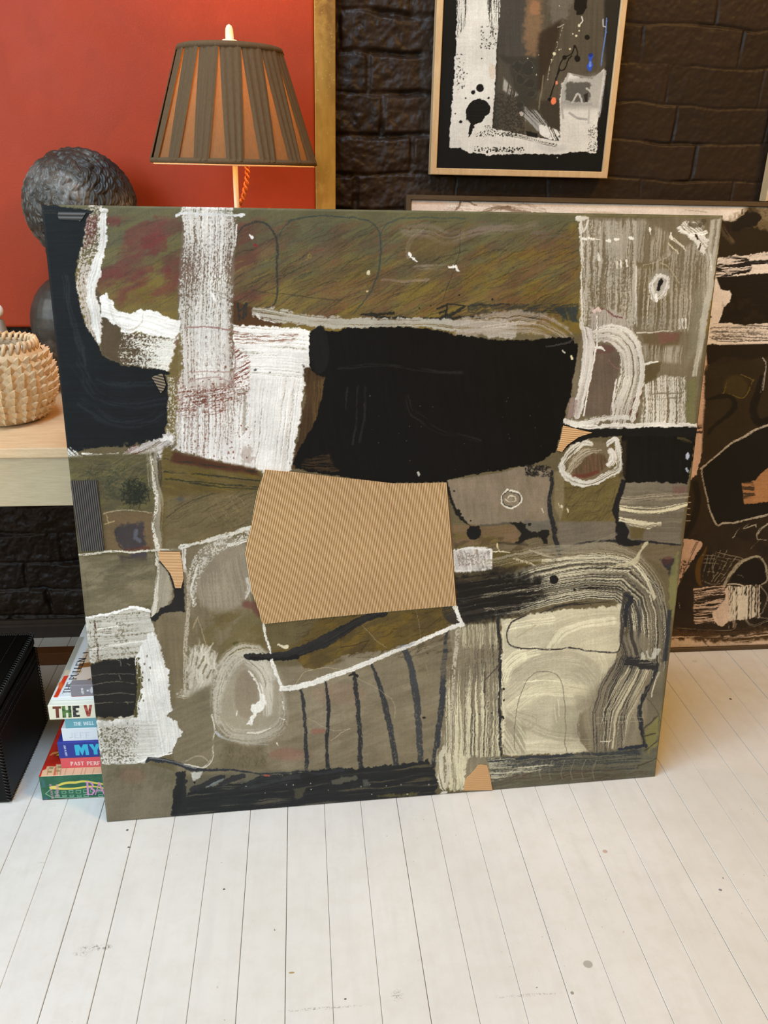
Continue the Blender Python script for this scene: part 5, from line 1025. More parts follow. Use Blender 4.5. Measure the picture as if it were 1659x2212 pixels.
def board_mat(name, ca, cb, rough=.6):
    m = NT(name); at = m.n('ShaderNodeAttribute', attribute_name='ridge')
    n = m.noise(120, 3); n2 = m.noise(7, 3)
    c = m.ramp(at.outputs['Fac'], [(.0, rgba(ca)), (.55, rgba(np.array(ca) * .4 + np.array(cb) * .6)), (1, rgba(cb))])  # flute shading put into the colour: dark valleys, pale ridge tops
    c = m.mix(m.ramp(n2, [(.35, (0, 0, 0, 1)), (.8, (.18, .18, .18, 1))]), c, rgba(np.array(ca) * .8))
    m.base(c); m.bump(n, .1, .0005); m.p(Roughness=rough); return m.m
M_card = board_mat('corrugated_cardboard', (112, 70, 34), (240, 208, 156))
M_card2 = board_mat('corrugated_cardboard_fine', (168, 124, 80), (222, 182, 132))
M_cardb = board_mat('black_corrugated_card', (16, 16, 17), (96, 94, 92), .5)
def corrug(name, pts, P0, N, u, v, ang, pitch, amp, mat, parent, thick=.0016, label=None):
    """a cut piece of corrugated card: real flutes, cut to the outline"""
    Q = np.array([onpl(x, y, P0, N) for x, y in pts]) - P0
    q = np.stack([Q @ u, Q @ v], 1)
    c, s = math.cos(ang), math.sin(ang)
    du = np.array([c, s]); dv = np.array([-s, c])     # flutes run along dv
    a = q @ du; b = q @ dv
    us = np.arange(a.min() + 1e-5, a.max() - 1e-5, pitch / 8)
    V = []; F = []; Rg = []; prev = None
    for t in us:
        ys = []
        for i in range(len(a)):
            j = (i + 1) % len(a)
            if (a[i] > t) != (a[j] > t): ys.append(b[i] + (b[j] - b[i]) * (t - a[i]) / (a[j] - a[i]))
        if len(ys) < 2: prev = None; continue
        y0, y1 = min(ys), max(ys)
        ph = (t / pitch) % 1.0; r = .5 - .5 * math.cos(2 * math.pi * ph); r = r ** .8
        k = len(V)
        for yy, hh in ((y0, 0), (y0, thick + amp * r), (y1, thick + amp * r), (y1, 0)):
            p = P0 + u * (t * c - yy * s) + v * (t * s + yy * c) + N * (hh + .0002)
            V.append(p); Rg.append(r)
        if prev is not None:
            for m_ in range(3): F.append((prev + m_, k + m_, k + m_ + 1, prev + m_ + 1))
        prev = k
    me = bpy.data.meshes.new(name); me.from_pydata([tuple(p) for p in V], [], F)
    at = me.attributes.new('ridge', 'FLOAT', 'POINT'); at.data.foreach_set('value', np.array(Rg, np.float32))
    o = link(name, me, parent, mat)
    if label: o['label'] = label
    return o
PL = (BL, eN, eU, eV)
main_card = [(572, 1014), (640, 1020), (724, 1030), (790, 1037), (850, 1044), (900, 1044), (965, 1042), (970, 1110), (976, 1180), (981, 1250), (986, 1307), (860, 1318), (700, 1333), (567, 1347), (556, 1310), (542, 1274), (535, 1225), (529, 1197), (534, 1165), (542, 1139), (550, 1090), (556, 1062)]
tr = math.atan2(*( (lambda d: (-d[0], d[1]))(((onpl(986, 1307, BL, eN) - onpl(965, 1042, BL, eN)) @ eU * -1, (onpl(986, 1307, BL, eN) - onpl(965, 1042, BL, eN)) @ eV * -1))))
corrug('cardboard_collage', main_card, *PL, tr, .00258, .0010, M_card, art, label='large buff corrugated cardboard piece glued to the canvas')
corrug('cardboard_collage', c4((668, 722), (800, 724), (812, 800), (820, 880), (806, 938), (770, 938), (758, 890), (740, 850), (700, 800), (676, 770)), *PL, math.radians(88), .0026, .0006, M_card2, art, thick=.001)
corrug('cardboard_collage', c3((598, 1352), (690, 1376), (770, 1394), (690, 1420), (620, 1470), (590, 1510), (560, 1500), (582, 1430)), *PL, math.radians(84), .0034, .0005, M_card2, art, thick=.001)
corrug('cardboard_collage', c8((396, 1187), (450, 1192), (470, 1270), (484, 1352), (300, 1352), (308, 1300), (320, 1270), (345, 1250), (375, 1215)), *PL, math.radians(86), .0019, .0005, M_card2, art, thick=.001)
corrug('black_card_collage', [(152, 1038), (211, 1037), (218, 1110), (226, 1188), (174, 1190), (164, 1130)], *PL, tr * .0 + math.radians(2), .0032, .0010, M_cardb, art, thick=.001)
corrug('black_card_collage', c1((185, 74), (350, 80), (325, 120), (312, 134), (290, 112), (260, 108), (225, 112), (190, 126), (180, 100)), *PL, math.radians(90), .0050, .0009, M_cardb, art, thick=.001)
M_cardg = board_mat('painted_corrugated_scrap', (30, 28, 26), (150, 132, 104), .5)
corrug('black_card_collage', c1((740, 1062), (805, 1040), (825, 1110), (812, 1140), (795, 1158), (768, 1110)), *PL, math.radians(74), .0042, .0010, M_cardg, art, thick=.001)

# ------------------------------------------------------------------ red canvas with gilded edge
RY = 1.775
rb = onY(30, 707, RY)[2]; xe = onY(682, 455, RY)[0]; xg = onY(725, 450, RY)[0]
red = empty('red_painting', (-.5, RY + .018, rb), 'wide red orange canvas hung on the dark brick behind the lamp', 'painting')
Rd = Sheet((-1.25, RY, rb), (xe + 1.25, 0, 0), (0, 0, 1.05), 420, 330, (160, 52, 14))
Rd.mottle([(-900, -900), (700, -900), (700, 720), (-900, 720)], [(155, 50, 14), (166, 56, 17)], 60, 90, 1.5, .5)
M_red = paintmat('red_painted_canvas', .5, .3, 420, .28)
Rd.mesh('canvas', M_red, T=.0352, round_=.002, relief=.0006, parent=red)
def gild():
    m = NT('aged_gold_leaf'); n = m.noise(26, 6, .65); n2 = m.noise(7, 4, .6, stretch=(2, 2, .5)); n3 = m.noise(240, 2)
    c = m.ramp(n2, [(.32, rgba((112, 74, 22))), (.5, rgba((150, 106, 36))), (.7, rgba((196, 150, 64)))])
    c = m.mix(m.ramp(n, [(.5, (0, 0, 0, 1)), (.75, (.7, .7, .7, 1))]), c, rgba((206, 164, 78)))
    c = m.mix(m.ramp(n3, [(.68, (0, 0, 0, 1)), (.74, (.6, .6, .6, 1))]), c, rgba((214, 180, 104)))
    m.base(c); m.bump(n, .2, .001); m.p(Roughness=.48, Metallic=.35); return m.m
gs = box('gilded_edge', (xe, RY - .001, rb), (xg, RY + .0352, rb + 1.05), gild(), red, .0015); gs['label'] = 'aged gold leaf strip down the right edge'

# ------------------------------------------------------------------ hanging framed art
HY = 1.785
Hc_ = crop(920, 0, .27728)
hl = onY(927, 378, HY); hr = onY(1312, 384.5, HY); xl, xr = (hl[0] + onY(947, 0, HY)[0]) / 2, (hr[0] + onY(1357, 0, HY)[0]) / 2
hb = (hl[2] + hr[2]) / 2; HT = .62; fw = .0125
hang = empty('hanging_artwork', ((xl + xr) / 2, WY - .002, hb), 'tall abstract in a pale timber frame hanging on the brick wall', 'painting')
G = Sheet((xl + .004, HY + .006, hb + .004), (xr - xl - .008, 0, 0), (0, 0, HT - .008), 430, 700, (18, 19, 19))
def paint_hang(s):
    W2 = (212, 208, 197)
    s.poly(Hc_((590, -400), (1560, -400), (1520, 250), (1400, 540), (1340, 950), (1060, 1040), (800, 1100), (540, 1000), (555, 500)), (84, 76, 62), soft=10, ang=92, bw=6, bl=160, var=.4, c2=(62, 56, 46))
    s.poly(Hc_((570, -300), (780, -300), (780, 460), (640, 520), (560, 460)), (70, 66, 60), soft=16, rag=8, ang=90, var=.4, c2=(56, 54, 50))
    s.poly(Hc_((780, -200), (900, -200), (900, 300), (850, 450), (790, 430), (760, 250)), (124, 98, 72), soft=16, rag=8, op=.9)
    s.ell(*Hc_((850, 60))[0], 11, 16, (160, 112, 80), op=.7, soft=6, rag=4)
    s.poly(Hc_((960, -100), (1160, -100), (1120, 140), (980, 200)), (112, 104, 92), soft=14, rag=8, op=.7)
    s.poly(Hc_((880, 260), (1060, 150), (1000, 420), (900, 700), (860, 700)), (48, 38, 28), soft=12, op=.8)
    s.poly(Hc_((1380, -300), (1560, -300), (1510, 400), (1440, 900), (1400, 600)), (36, 34, 30), soft=10, op=.95)
    s.poly(Hc_((560, 430), (880, 450), (870, 760), (740, 900), (690, 740), (640, 500)), (54, 52, 46), soft=8, op=.9)
    for x, y, rx, ry in ((715, 520, 9, 12), (800, 530, 11, 16), (735, 620, 8, 10), (810, 650, 10, 8), (820, 730, 9, 7), (735, 820, 7, 6)):
        s.ell(*Hc_((x, y))[0], rx, ry, (34, 34, 32), rag=3, soft=2); s.ell(*Hc_((x, y))[0], rx + 2, ry + 2, (88, 84, 74), op=.3, soft=2, rag=2)
    s.poly(Hc_((800, 780), (1040, 780), (1040, 1020), (900, 960), (760, 880)), (62, 56, 46), soft=8, op=.9)
    # left white column and base
    s.poly(Hc_((245, -300), (590, -300), (580, 60), (556, 300), (545, 500), (530, 800), (515, 1000), (770, 1050), (1040, 1100), (1045, 1020), (1040, 800), (1060, 650), (1110, 570), (1150, 590), (1290, 620), (1390, 530), (1392, 620), (1370, 760), (1335, 950), (1330, 1195), (1200, 1180), (1060, 1200), (800, 1200), (500, 1205), (330, 1190), (270, 1155), (184, 1148), (185, 1050), (205, 800), (225, 500), (235, 250)), W2, soft=1.4, rag=2.5, ang=90, bw=5, bl=100, var=.15, c2=(214, 210, 200), h=.8)
    s.poly(Hc_((1080, 640), (1280, 640), (1280, 780), (1200, 800), (1090, 780)), (62, 58, 52), soft=4, rag=3)
    s.poly(Hc_((1050, 640), (1330, 560), (1400, 560), (1370, 850), (1060, 850)), (128, 124, 116), soft=12, op=.45)
    s.poly(Hc_((900, 930), (1045, 1010), (1045, 800), (1000, 760), (900, 800)), (60, 54, 44), soft=4, rag=3)
    s.poly(Hc_((780, 1020), (870, 1040), (870, 1075), (790, 1060)), (26, 26, 25), soft=2)
    s.poly(Hc_((430, -300), (590, -300), (575, 260), (545, 420), (500, 200)), (60, 58, 52), soft=3, ang=92, bw=1.6, bl=70, cov=[.5, .4, .1], speck=.2)
    s.poly(Hc_((240, -300), (330, -300), (320, 180), (240, 300)), (50, 48, 44), soft=3, ang=92, bw=1.6, bl=70, cov=[.45, .25], speck=.2)
    s.poly(Hc_((560, 480), (660, 500), (700, 760), (690, 1030), (520, 1000), (530, 800)), (70, 66, 58), soft=4, rag=3, ang=90, bw=1.4, bl=60, cov=.72)
    s.poly(Hc_((530, 720), (700, 740), (770, 900), (770, 1050), (520, 1000)), (52, 48, 42), soft=3, ang=20, bw=2.2, bl=4, cov=.5, speck=.5)
    s.poly(Hc_((600, 600), (720, 740), (680, 760), (600, 700)), (160, 154, 144), soft=6, cov=.5, ang=100)
    s.poly(Hc_((760, 820), (860, 860), (950, 960), (930, 1060), (850, 1010), (770, 930)), (150, 148, 142), soft=5, rag=3, ang=50, cov=.6, bw=2)
    s.poly(Hc_((870, 960), (960, 990), (1045, 1020), (1040, 1100), (900, 1060)), (222, 219, 210), soft=3, rag=4, ang=70, cov=.85)
    s.speckle(tuple(Hc_((240, 420), (300, 700))[0] + Hc_((240, 420), (300, 700))[1]), 60, (40, 36, 30), (.6, 1.6), 3)
    s.speckle(tuple(Hc_((420, 200), (550, 380))[0] + Hc_((420, 200), (550, 380))[1]), 70, (40, 36, 30), (.5, 1.8), 4)
    s.speckle(tuple(Hc_((380, 1030), (720, 1065))[0] + Hc_((380, 1030), (720, 1065))[1]), 60, (34, 32, 28), (.6, 2), 5)
    s.speckle(tuple(Hc_((380, 1145), (760, 1185))[0] + Hc_((380, 1145), (760, 1185))[1]), 80, (34, 32, 28), (.8, 2.4), 6)
    s.speckle(tuple(Hc_((450, 980), (560, 1030))[0] + Hc_((450, 980), (560, 1030))[1]), 30, (34, 32, 28), (.6, 1.8), 7)
    s.speckle(tuple(Hc_((1260, 980), (1330, 1180))[0] + Hc_((1260, 980), (1330, 1180))[1]), 90, (60, 56, 50), (.5, 1.4), 8)
    s.stroke(Hc_((600, 1040), (760, 1070), (900, 1110), (1010, 1130)), 7, (52, 48, 42), cov=.45, bw=1.2, bl=60); s.stroke(Hc_((860, 1130), (960, 1160), (1080, 1150)), 12, (196, 194, 188), op=.7, soft=5)
    # blots
    s.poly(Hc_((370, 780), (420, 768), (470, 785), (505, 830), (500, 870), (460, 910), (430, 950), (380, 965), (360, 1000), (350, 1060), (335, 1070), (330, 1010), (345, 960), (310, 930), (312, 850), (335, 810)), (18, 18, 18), soft=1.2, rag=2, h=.5)
    s.dots([(*Hc_((x, y))[0], r) for x, y, r in [(420, 686, 9), (368, 720, 4.6), (484, 767, 2.6), (310, 765, 1.8), (272, 948, 3.4), (365, 990, 3), (325, 570, 1.4), (283, 690, 1.6), (438, 460, 1.4), (1257, 290, 6), (1178, 455, 7), (1080, 448, 5), (1160, 362, 3.4), (965, 775, 4), (230, 885, 1.4)]], (20, 18, 18))
    s.poly(Hc_((1160, -40), (1260, -40), (1250, 60), (1230, 110), (1180, 115), (1155, 60)), (18, 18, 17), soft=2, rag=2)
    s.stroke(Hc_((1178, 455), (1180, 400), (1160, 362), (1135, 420), (1080, 448), (1045, 500), (1040, 545), (1080, 540), (1110, 460), (1135, 435)), 2.6, (22, 20, 19)); s.stroke(Hc_((1040, 545), (1015, 620), (985, 700), (965, 775)), [4, 2.6, 3], (22, 20, 19))
    s.poly(Hc_((1262, 430), (1300, 415), (1306, 440), (1290, 470), (1300, 510), (1285, 555), (1262, 545), (1250, 515), (1270, 470)), (48, 78, 178), soft=2, rag=1); s.ell(*Hc_((1278, 500))[0], 3, 7, (120, 146, 214), soft=2, op=.8)
    s.ell(*Hc_((1283, 428))[0], 5, 4, (30, 44, 110), soft=2, op=.8)
    s.stroke(Hc_((1408, 140), (1400, 260), (1382, 380), (1362, 512)), [2, 3, 2.6, 2], (92, 122, 180)); s.stroke(Hc_((1380, 150), (1382, 200), (1400, 210)), 2.4, (180, 184, 186))
    s.ell(*Hc_((997, 785))[0], 5.4, 8.6, (236, 126, 84), rot=10); s.ell(*Hc_((1018, 645))[0], 2.6, 4, (214, 128, 98), rag=1)
    s.dots([(*Hc_((x, y))[0], r) for x, y, r in [(1000, 418, 3.6), (1194, 200, 3), (1172, 275, 2.6), (1145, 260, 1.6), (1194, 240, 1.8), (1122, 382, 2.2), (1038, 392, 1.6), (978, 465, 1.6), (962, 545, 1.2), (950, 620, 1.6), (862, 583, 1.4), (792, 455, 1.2), (880, 428, 1.2), (1052, 384, 1.2), (1024, 1224, 1.4), (1038, 42, 1.2), (830, 525, 1.2), (1022, 328, 1.2)]], (214, 206, 170))
    s.stroke(Hc_((1214, 130), (1222, 160), (1200, 190)), 2.6, (206, 200, 186)); s.stroke(Hc_((1030, 215), (1075, 195)), 4, (176, 170, 156), cov=.7); s.stroke(Hc_((1070, 200), (1050, 260), (1010, 400), (965, 520), (950, 620)), 2, (150, 140, 116), cov=.5, speck=.6)
    s.stroke(Hc_((915, 590), (900, 720), (878, 850)), 3, (130, 120, 96), op=.7)
    s.stroke(Hc_((1110, 575), (1180, 590), (1280, 605), (1390, 565)), 5, (176, 172, 164), op=.7, cov=.7); s.stroke(Hc_((1110, 580), (1075, 680), (1062, 800), (1072, 920)), 5, (166, 162, 154), op=.85); s.stroke(Hc_((1392, 560), (1375, 720), (1345, 900)), 9, (196, 192, 184), op=.8, cov=.7)
    s.stroke(Hc_((1070, 795), (1180, 815), (1300, 810)), 6, (158, 155, 148)); s.stroke(Hc_((1120, 880), (1180, 920), (1248, 930)), 5, (166, 163, 157)); s.stroke(Hc_((1270, 840), (1262, 960)), 4, (176, 173, 166), op=.8)
    s.stroke(Hc_((1140, 800), (1185, 730), (1215, 800)), 4, (186, 182, 172)); s.poly(Hc_((1225, 740), (1262, 720), (1258, 795), (1235, 795)), (44, 40, 36), soft=2); s.stroke(Hc_((1305, 810), (1290, 720), (1250, 690)), 5, (176, 172, 162))
    s.ell(*Hc_((745, 885))[0], 5, 5, (170, 160, 150), rag=2); s.ell(*Hc_((520, 560))[0], 8, 16, (196, 170, 140), op=.4, soft=6, rag=4)
    s.stroke(Hc_((150, 0), (190, 30)), 5, (80, 84, 92), cov=.5, op=.6)
paint_hang(G); G.finish(.8, .06, .07, 70)
G.mesh('artwork_panel', M_glossy, T=.004, relief=.0003, parent=hang)
def frame(parent, P0, U, V, N, w, dp, mat, name='frame'):
    """mitred four-sided frame; P0 bottom-left outer front corner"""
    bm = bmesh.new(); lu, lv = np.linalg.norm(U), np.linalg.norm(V); u, v = U / lu, V / lv
    out = [(0, 0), (lu, 0), (lu, lv), (0, lv)]; inn = [(w, w), (lu - w, w), (lu - w, lv - w), (w, lv - w)]
    pt = lambda q, d: bm.verts.new(tuple(P0 + u * q[0] + v * q[1] - N * d))
    e = .0012
    ring = lambda off, d: [pt((out[i][0] + (inn[i][0] - out[i][0]) * off, out[i][1] + (inn[i][1] - out[i][1]) * off), d) for i in range(4)]
    R_ = [ring(0, dp), ring(0, e), ring(e / w, 0), ring(1 - e / w, 0), ring(1, e), ring(1, dp)]
    for a_, b_ in zip(R_, R_[1:] + R_[:1]):
        for i in range(4):
            j = (i + 1) % 4; bm.faces.new((a_[i], a_[j], b_[j], b_[i]))
    return bm_obj(name, bm, mat, parent)
frame(hang, np.array([xl, HY, hb]), np.array([xr - xl, 0, 0]), np.array([0, 0, HT]), np.array([0, -1., 0]), fw, .028, M_pale)
box('backing_board', (xl + .006, HY + .012, hb + .006), (xr - .006, HY + .028, hb + HT - .006), M_stretch, hang, 0)

# small neighbour at the right border of the view
sx = onY(1654.5, 435, HY)
nb = empty('hanging_artwork', (sx[0] + .15, WY - .002, sx[2]), 'pale framed picture on the brick wall cut off at the right border', 'painting')
frame(nb, np.array([sx[0], HY, sx[2]]), np.array([.3, 0, 0]), np.array([0, 0, .42]), np.array([0, -1., 0]), fw, .028, M_pale)
box('artwork_panel', (sx[0] + .008, HY + .006, sx[2] + .008), (sx[0] + .292, HY + .02, sx[2] + .412), plain('dark_art_panel', (34, 33, 31), .4), nb, 0)

# ------------------------------------------------------------------ right leaning framed work
a0 = onZ(1444, 1410, 0); y0_ = a0[1]
tl = onY(878, 420, 1.782)
lh = math.hypot(tl[2], tl[1] - y0_); rV = np.array([0, tl[1] - y0_, tl[2]]) / lh; rU = np.array([1., 0, 0]); rN = np.cross(rU, rV)
RP0 = np.array([tl[0], y0_, 0]); RW = 1.12
lean2 = empty('leaning_framed_artwork', (tl[0] + RW / 2, y0_ + .02, 0), 'big dark framed abstract of black and off-white on the floor against the brick wall', 'painting')
us = np.concatenate([np.linspace(0, 1, 640)])
Q = Sheet(RP0 + rU * .010 + rV * .010 - rN * .006, rU * (RW - .02), rV * (lh - .02), 640, 860, (44, 34, 24))
R0 = crop(1420, 400, .47008); R2 = crop(1460, 420, .12659); R3 = crop(1460, 1080, .15367); R4 = crop(860, 400, .14467)
def paint_right(s):
    CR = (226, 212, 196); DK = (36, 28, 20)
    s.mottle([(850, 400), (2000, 400), (2000, 1420), (850, 1420)], [(50, 39, 26), (32, 25, 18)], 60, 0, 1, .7, 5)
    s.poly([(880, 425), (2000, 430), (2000, 480), (1640, 478), (1560, 478), (1540, 560), (880, 560)], CR, soft=3, rag=3, ang=2, bw=8, bl=150, var=.25, c2=(214, 196, 176))
    s.poly([(880, 425), (960, 425), (940, 1440), (880, 1440)], CR, soft=4, rag=4, ang=90, bw=8, bl=150, var=.3, c2=(214, 196, 176))
    s.poly(R4((200, 190), (700, 200), (700, 470), (200, 460)), (222, 198, 178), soft=14, op=.8)
    k = dict(rag=1, soft=1.4)
    s.stroke(R4((935, 240), (910, 320), (860, 370), (820, 440)), [4, 4, 3, 3], (120, 92, 74), op=.85, **k); s.stroke(R4((975, 240), (1080, 245), (1130, 290), (1170, 300)), [2, 5, 3, 2], (126, 98, 76), op=.85, **k)
    s.stroke(R4((1070, 430), (1200, 420), (1330, 405), (1430, 390), (1530, 345), (1659, 320)), [3, 6, 6, 4, 5, 6], (104, 78, 58), op=.85, cov=.8, **k); s.poly(R4((1410, 455), (1432, 410), (1490, 460)), (20, 18, 16), soft=1.4)
    s.stroke(c3((0, 95), (100, 80), (200, 50), (300, 60), (420, 80), (620, 102)), [3, 4, 8, 12, 10, 4], (116, 92, 66), op=.7, cov=.55, soft=3, bw=1.6, bl=50)
    s.stroke(c3((300, 45), (600, 75), (1000, 90)), 8, (178, 156, 128), op=.6, cov=.5, soft=4)
    s.scrib((960, 440, 1180, 462), 40, (150, 124, 100), ang=10, L=(8, 30), w=1.6, op=.5, seed=41)
    s.stroke(R2((150, 270), (400, 285), (540, 305)), 2, (170, 156, 136), op=.8)
    # top right dark wash and blob
    s.poly(R2((700, 480), (900, 470), (1250, 200), (1700, 180), (1700, 1100), (640, 1100)), (110, 92, 62), soft=22, rag=8, op=.9)
    s.poly([(1540, 470), (1660, 500), (2000, 500), (2000, 600), (1640, 570), (1560, 560), (1535, 540)], (38, 28, 18), soft=8, rag=6)
    s.poly(R2((740, 900), (760, 700), (1000, 640), (1300, 600), (1700, 640), (1700, 1050), (700, 1080)), (42, 32, 20), soft=14, rag=8)
    s.stroke(R2((790, 560), (860, 680), (960, 800)), 12, (136, 112, 80), op=.5, soft=8, cov=.6)
    s.poly(R2((920, 540), (1000, 480), (1060, 400), (1150, 370), (1220, 290), (1260, 230), (1330, 300), (1430, 310), (1480, 390), (1400, 480), (1380, 550), (1200, 560), (1040, 640), (940, 640)), (28, 22, 16), soft=3, rag=4)
    s.poly(R2((1240, 230), (1330, 230), (1420, 300), (1300, 310), (1220, 330)), (70, 56, 38), soft=6, rag=5, op=.8); s.stroke(R2((1130, 260), (1128, 330)), 2.4, (30, 24, 18)); s.stroke(R2((1010, 330), (1005, 390)), 1.4, (80, 66, 50)); s.stroke(R2((1250, 215), (1400, 205), (1572, 210)), 1.4, (110, 92, 72))
    s.scrib((1640, 455, 1700, 500), 30, (70, 56, 40), ang=30, da=50, L=(4, 14), w=1.4, op=.7, seed=42)
    # striated bands
    s.poly(R2((640, 1440), (720, 1400), (1000, 1440), (1200, 1400), (2200, 1300), (2200, 2300), (700, 2250), (740, 2000), (950, 1720), (760, 1600)), (30, 23, 16), soft=2)
    s.poly(R2((660, 1100), (900, 1060), (1010, 1030), (1090, 1050), (1300, 1030), (1560, 985), (2300, 950), (2300, 1300), (1572, 1345), (1350, 1390), (1000, 1440), (640, 1445)), CR, soft=1.4, rag=2.5, ang=-4, bw=2.4, bl=60, var=.3, c2=(178, 160, 140), h=.8)
    s.poly(R2((680, 1110), (1250, 1090), (1300, 1250), (1250, 1340), (680, 1430)), (34, 27, 24), soft=2, ang=-4, bw=2.2, bl=34, cov=.52)
    s.stroke(R2((1090, 1200), (1250, 1170), (1440, 1160), (1800, 1140)), [5, 9, 8, 6], (34, 30, 30), rag=2, cov=.85); s.stroke(R2((800, 1080), (950, 1075), (1200, 1090)), 4, (40, 34, 30), cov=.7); s.stroke(R2((1260, 1060), (1572, 1020)), 3, (50, 42, 34), cov=.6)
    # biomorph white and black
    s.poly(R0((230, 0), (250, 430), (275, 430), (290, 475), (330, 480), (342, 505), (330, 540), (305, 560), (298, 590), (280, 635), (220, 640)), CR, soft=1.4)
    s.poly(R0((272, 425), (560, 400), (560, 640), (400, 645), (330, 632), (282, 634), (300, 590), (306, 560), (335, 535), (342, 500), (330, 484), (300, 480), (282, 455)), (30, 23, 16), soft=1.4, h=.4)
    s.mottle(R0((300, 540), (560, 500), (560, 640), (300, 640)), [(46, 36, 24)], 30, 0, 1, .6, 8)
    s.dots([(*R0((245, 603))[0], 2.4)], (24, 20, 18))
    s.poly(R0((220, 638), (330, 632), (400, 645), (560, 628), (560, 728), (400, 735), (300, 735), (250, 730), (215, 800), (190, 1000)), CR, soft=1.4, rag=1.5, ang=-2, bw=3, bl=80, var=.3, c2=(196, 184, 170), h=.6)
    s.poly(R0((240, 650), (560, 640), (560, 712), (250, 718)), (110, 102, 94), soft=4, ang=-1, bw=1.6, bl=60, cov=.42, speck=.3); s.stroke(R0((240, 700), (300, 718), (560, 712)), 1.4, (40, 34, 30))
    # pale torn strip down the edge of the big canvas
    s.poly(R0((180, 740), (250, 735), (268, 775), (235, 820), (222, 870), (222, 1000), (212, 1130), (205, 1230), (180, 1330), (150, 1355), (140, 1420), (120, 1440), (130, 900)), (206, 172, 148), soft=1.4, rag=2.5, ang=94, bw=4, bl=50, var=.3, c2=(190, 156, 132), h=.4)
    s.stroke(R0((220, 740), (260, 770), (232, 825)), 3, (228, 214, 196), rag=2); s.stroke(R0((230, 790), (260, 755)), 3, (60, 46, 36), cov=.5)
    s.stroke(R0((222, 840), (220, 1040), (214, 1140)), 2, (50, 36, 28), rag=2); s.poly(R0((175, 1095), (212, 1095), (210, 1140), (172, 1140)), (70, 54, 44), rag=4, cov=.7)
    for y in range(870, 1330, 14): s.stroke(R0((206, y), (218, y + 1)), 1, (120, 90, 72), op=.6)
    s.poly(R0((222, 735), (560, 728), (560, 800), (300, 790), (230, 830)), (34, 26, 18), soft=3)
    # lower brown field
    s.poly(R0((222, 830), (560, 780), (560, 1100), (200, 1310)), (48, 38, 24), soft=6, op=.8); s.ell(*R0((360, 930))[0], 26, 26, (66, 54, 28), soft=10, op=.8)
    for P in (((300, 960), (325, 885)), ((330, 960), (400, 975), (440, 890)), ((380, 870), (440, 895))): s.stroke(R0(*P), 1.8, (118, 100, 40), op=.8, cov=.8)
    s.stroke(R0((232, 985), (300, 970), (345, 980), (355, 1020), (320, 1060), (270, 1100), (236, 1140)), [5, 10, 12, 12, 10, 8, 6], (24, 20, 16), op=.85, soft=3, rag=2); s.stroke(R0((480, 880), (460, 960), (440, 1040), (470, 1090), (560, 1060)), [10, 16, 16, 18, 20], (24, 20, 16), op=.9, soft=4)
    s.stroke(R0((485, 795), (500, 830), (470, 950)), [4, 5, 2], (170, 160, 146), cov=.5); s.stroke(R0((500, 830), (485, 940)), 2, (160, 150, 136), cov=.6)
    s.poly(R0((205, 1305), (300, 1210), (400, 1155), (560, 1080), (560, 1510), (400, 1540), (290, 1565), (270, 1560), (230, 1460)), (24, 22, 19), soft=2)
    s.stroke(R0((560, 1075), (490, 1108), (400, 1155), (330, 1195), (270, 1245), (198, 1303)), [5, 5, 5, 4, 3.4, 4], (168, 156, 138), cov=.85, bw=1.4, bl=14, speck=.5)
    s.stroke(R0((200, 1300), (212, 1370), (232, 1450), (255, 1530), (278, 1568), (300, 1555), (380, 1545), (460, 1525), (560, 1502)), [3, 3.4, 4, 4, 4, 4.4, 4.4, 5], (168, 156, 136), cov=.85, bw=1.4, bl=14, speck=.5)
    s.poly(R0((388, 1370), (450, 1355), (480, 1320), (560, 1260), (560, 1450), (398, 1465)), (168, 120, 78), soft=1.6, rag=1, ang=2, bw=2.6, bl=200, var=.4, c2=(140, 96, 60)); s.poly(R0((388, 1370), (440, 1352), (450, 1430), (396, 1440)), (70, 54, 38), soft=3, cov=.6, rag=2)
    s.poly(R0((100, 1440), (200, 1330), (250, 1560), (150, 1620), (100, 1620)), (48, 37, 24), soft=6); s.stroke(R0((175, 1370), (185, 1450), (165, 1540), (130, 1610)), 14, (26, 21, 16), op=.8, soft=5)
    for i in range(5): s.stroke(R0((128, 1430 + i * 28), (150, 1430 + i * 28)), 1.4, (190, 176, 156))
    # fan, grid, loops
    s.poly(R3((60, 545), (120, 540), (250, 555), (340, 575), (378, 605), (370, 650), (330, 700), (280, 790), (220, 870), (160, 960), (90, 1050), (20, 1240), (0, 1100)), (196, 164, 142), soft=1.4, rag=3, ang=5, bw=4, bl=60, var=.3, c2=(180, 148, 126), h=.5)
    s.poly(R3((40, 840), (240, 830), (150, 970), (70, 1060), (20, 1000)), (84, 68, 54), soft=4, cov=.5, speck=.8, ang=0, bw=2, bl=4)
    for P in (((310, 590), (220, 780), (90, 1050)), ((290, 590), (215, 740)), ((110, 600), (90, 680), (60, 740))): s.stroke(R3(*P), 1.6, (80, 62, 48))
    s.stroke(R3((100, 1060), (20, 1240)), 2, (170, 156, 136), cov=.8); s.stroke(R3((50, 1450), (60, 1520)), 2.4, (180, 168, 148), cov=.8)
    s.stroke(R3((430, 660), (400, 740), (340, 860), (310, 1000), (320, 1140), (350, 1200)), [3, 6, 12, 12, 10, 5], (106, 74, 24), op=.7, soft=4)
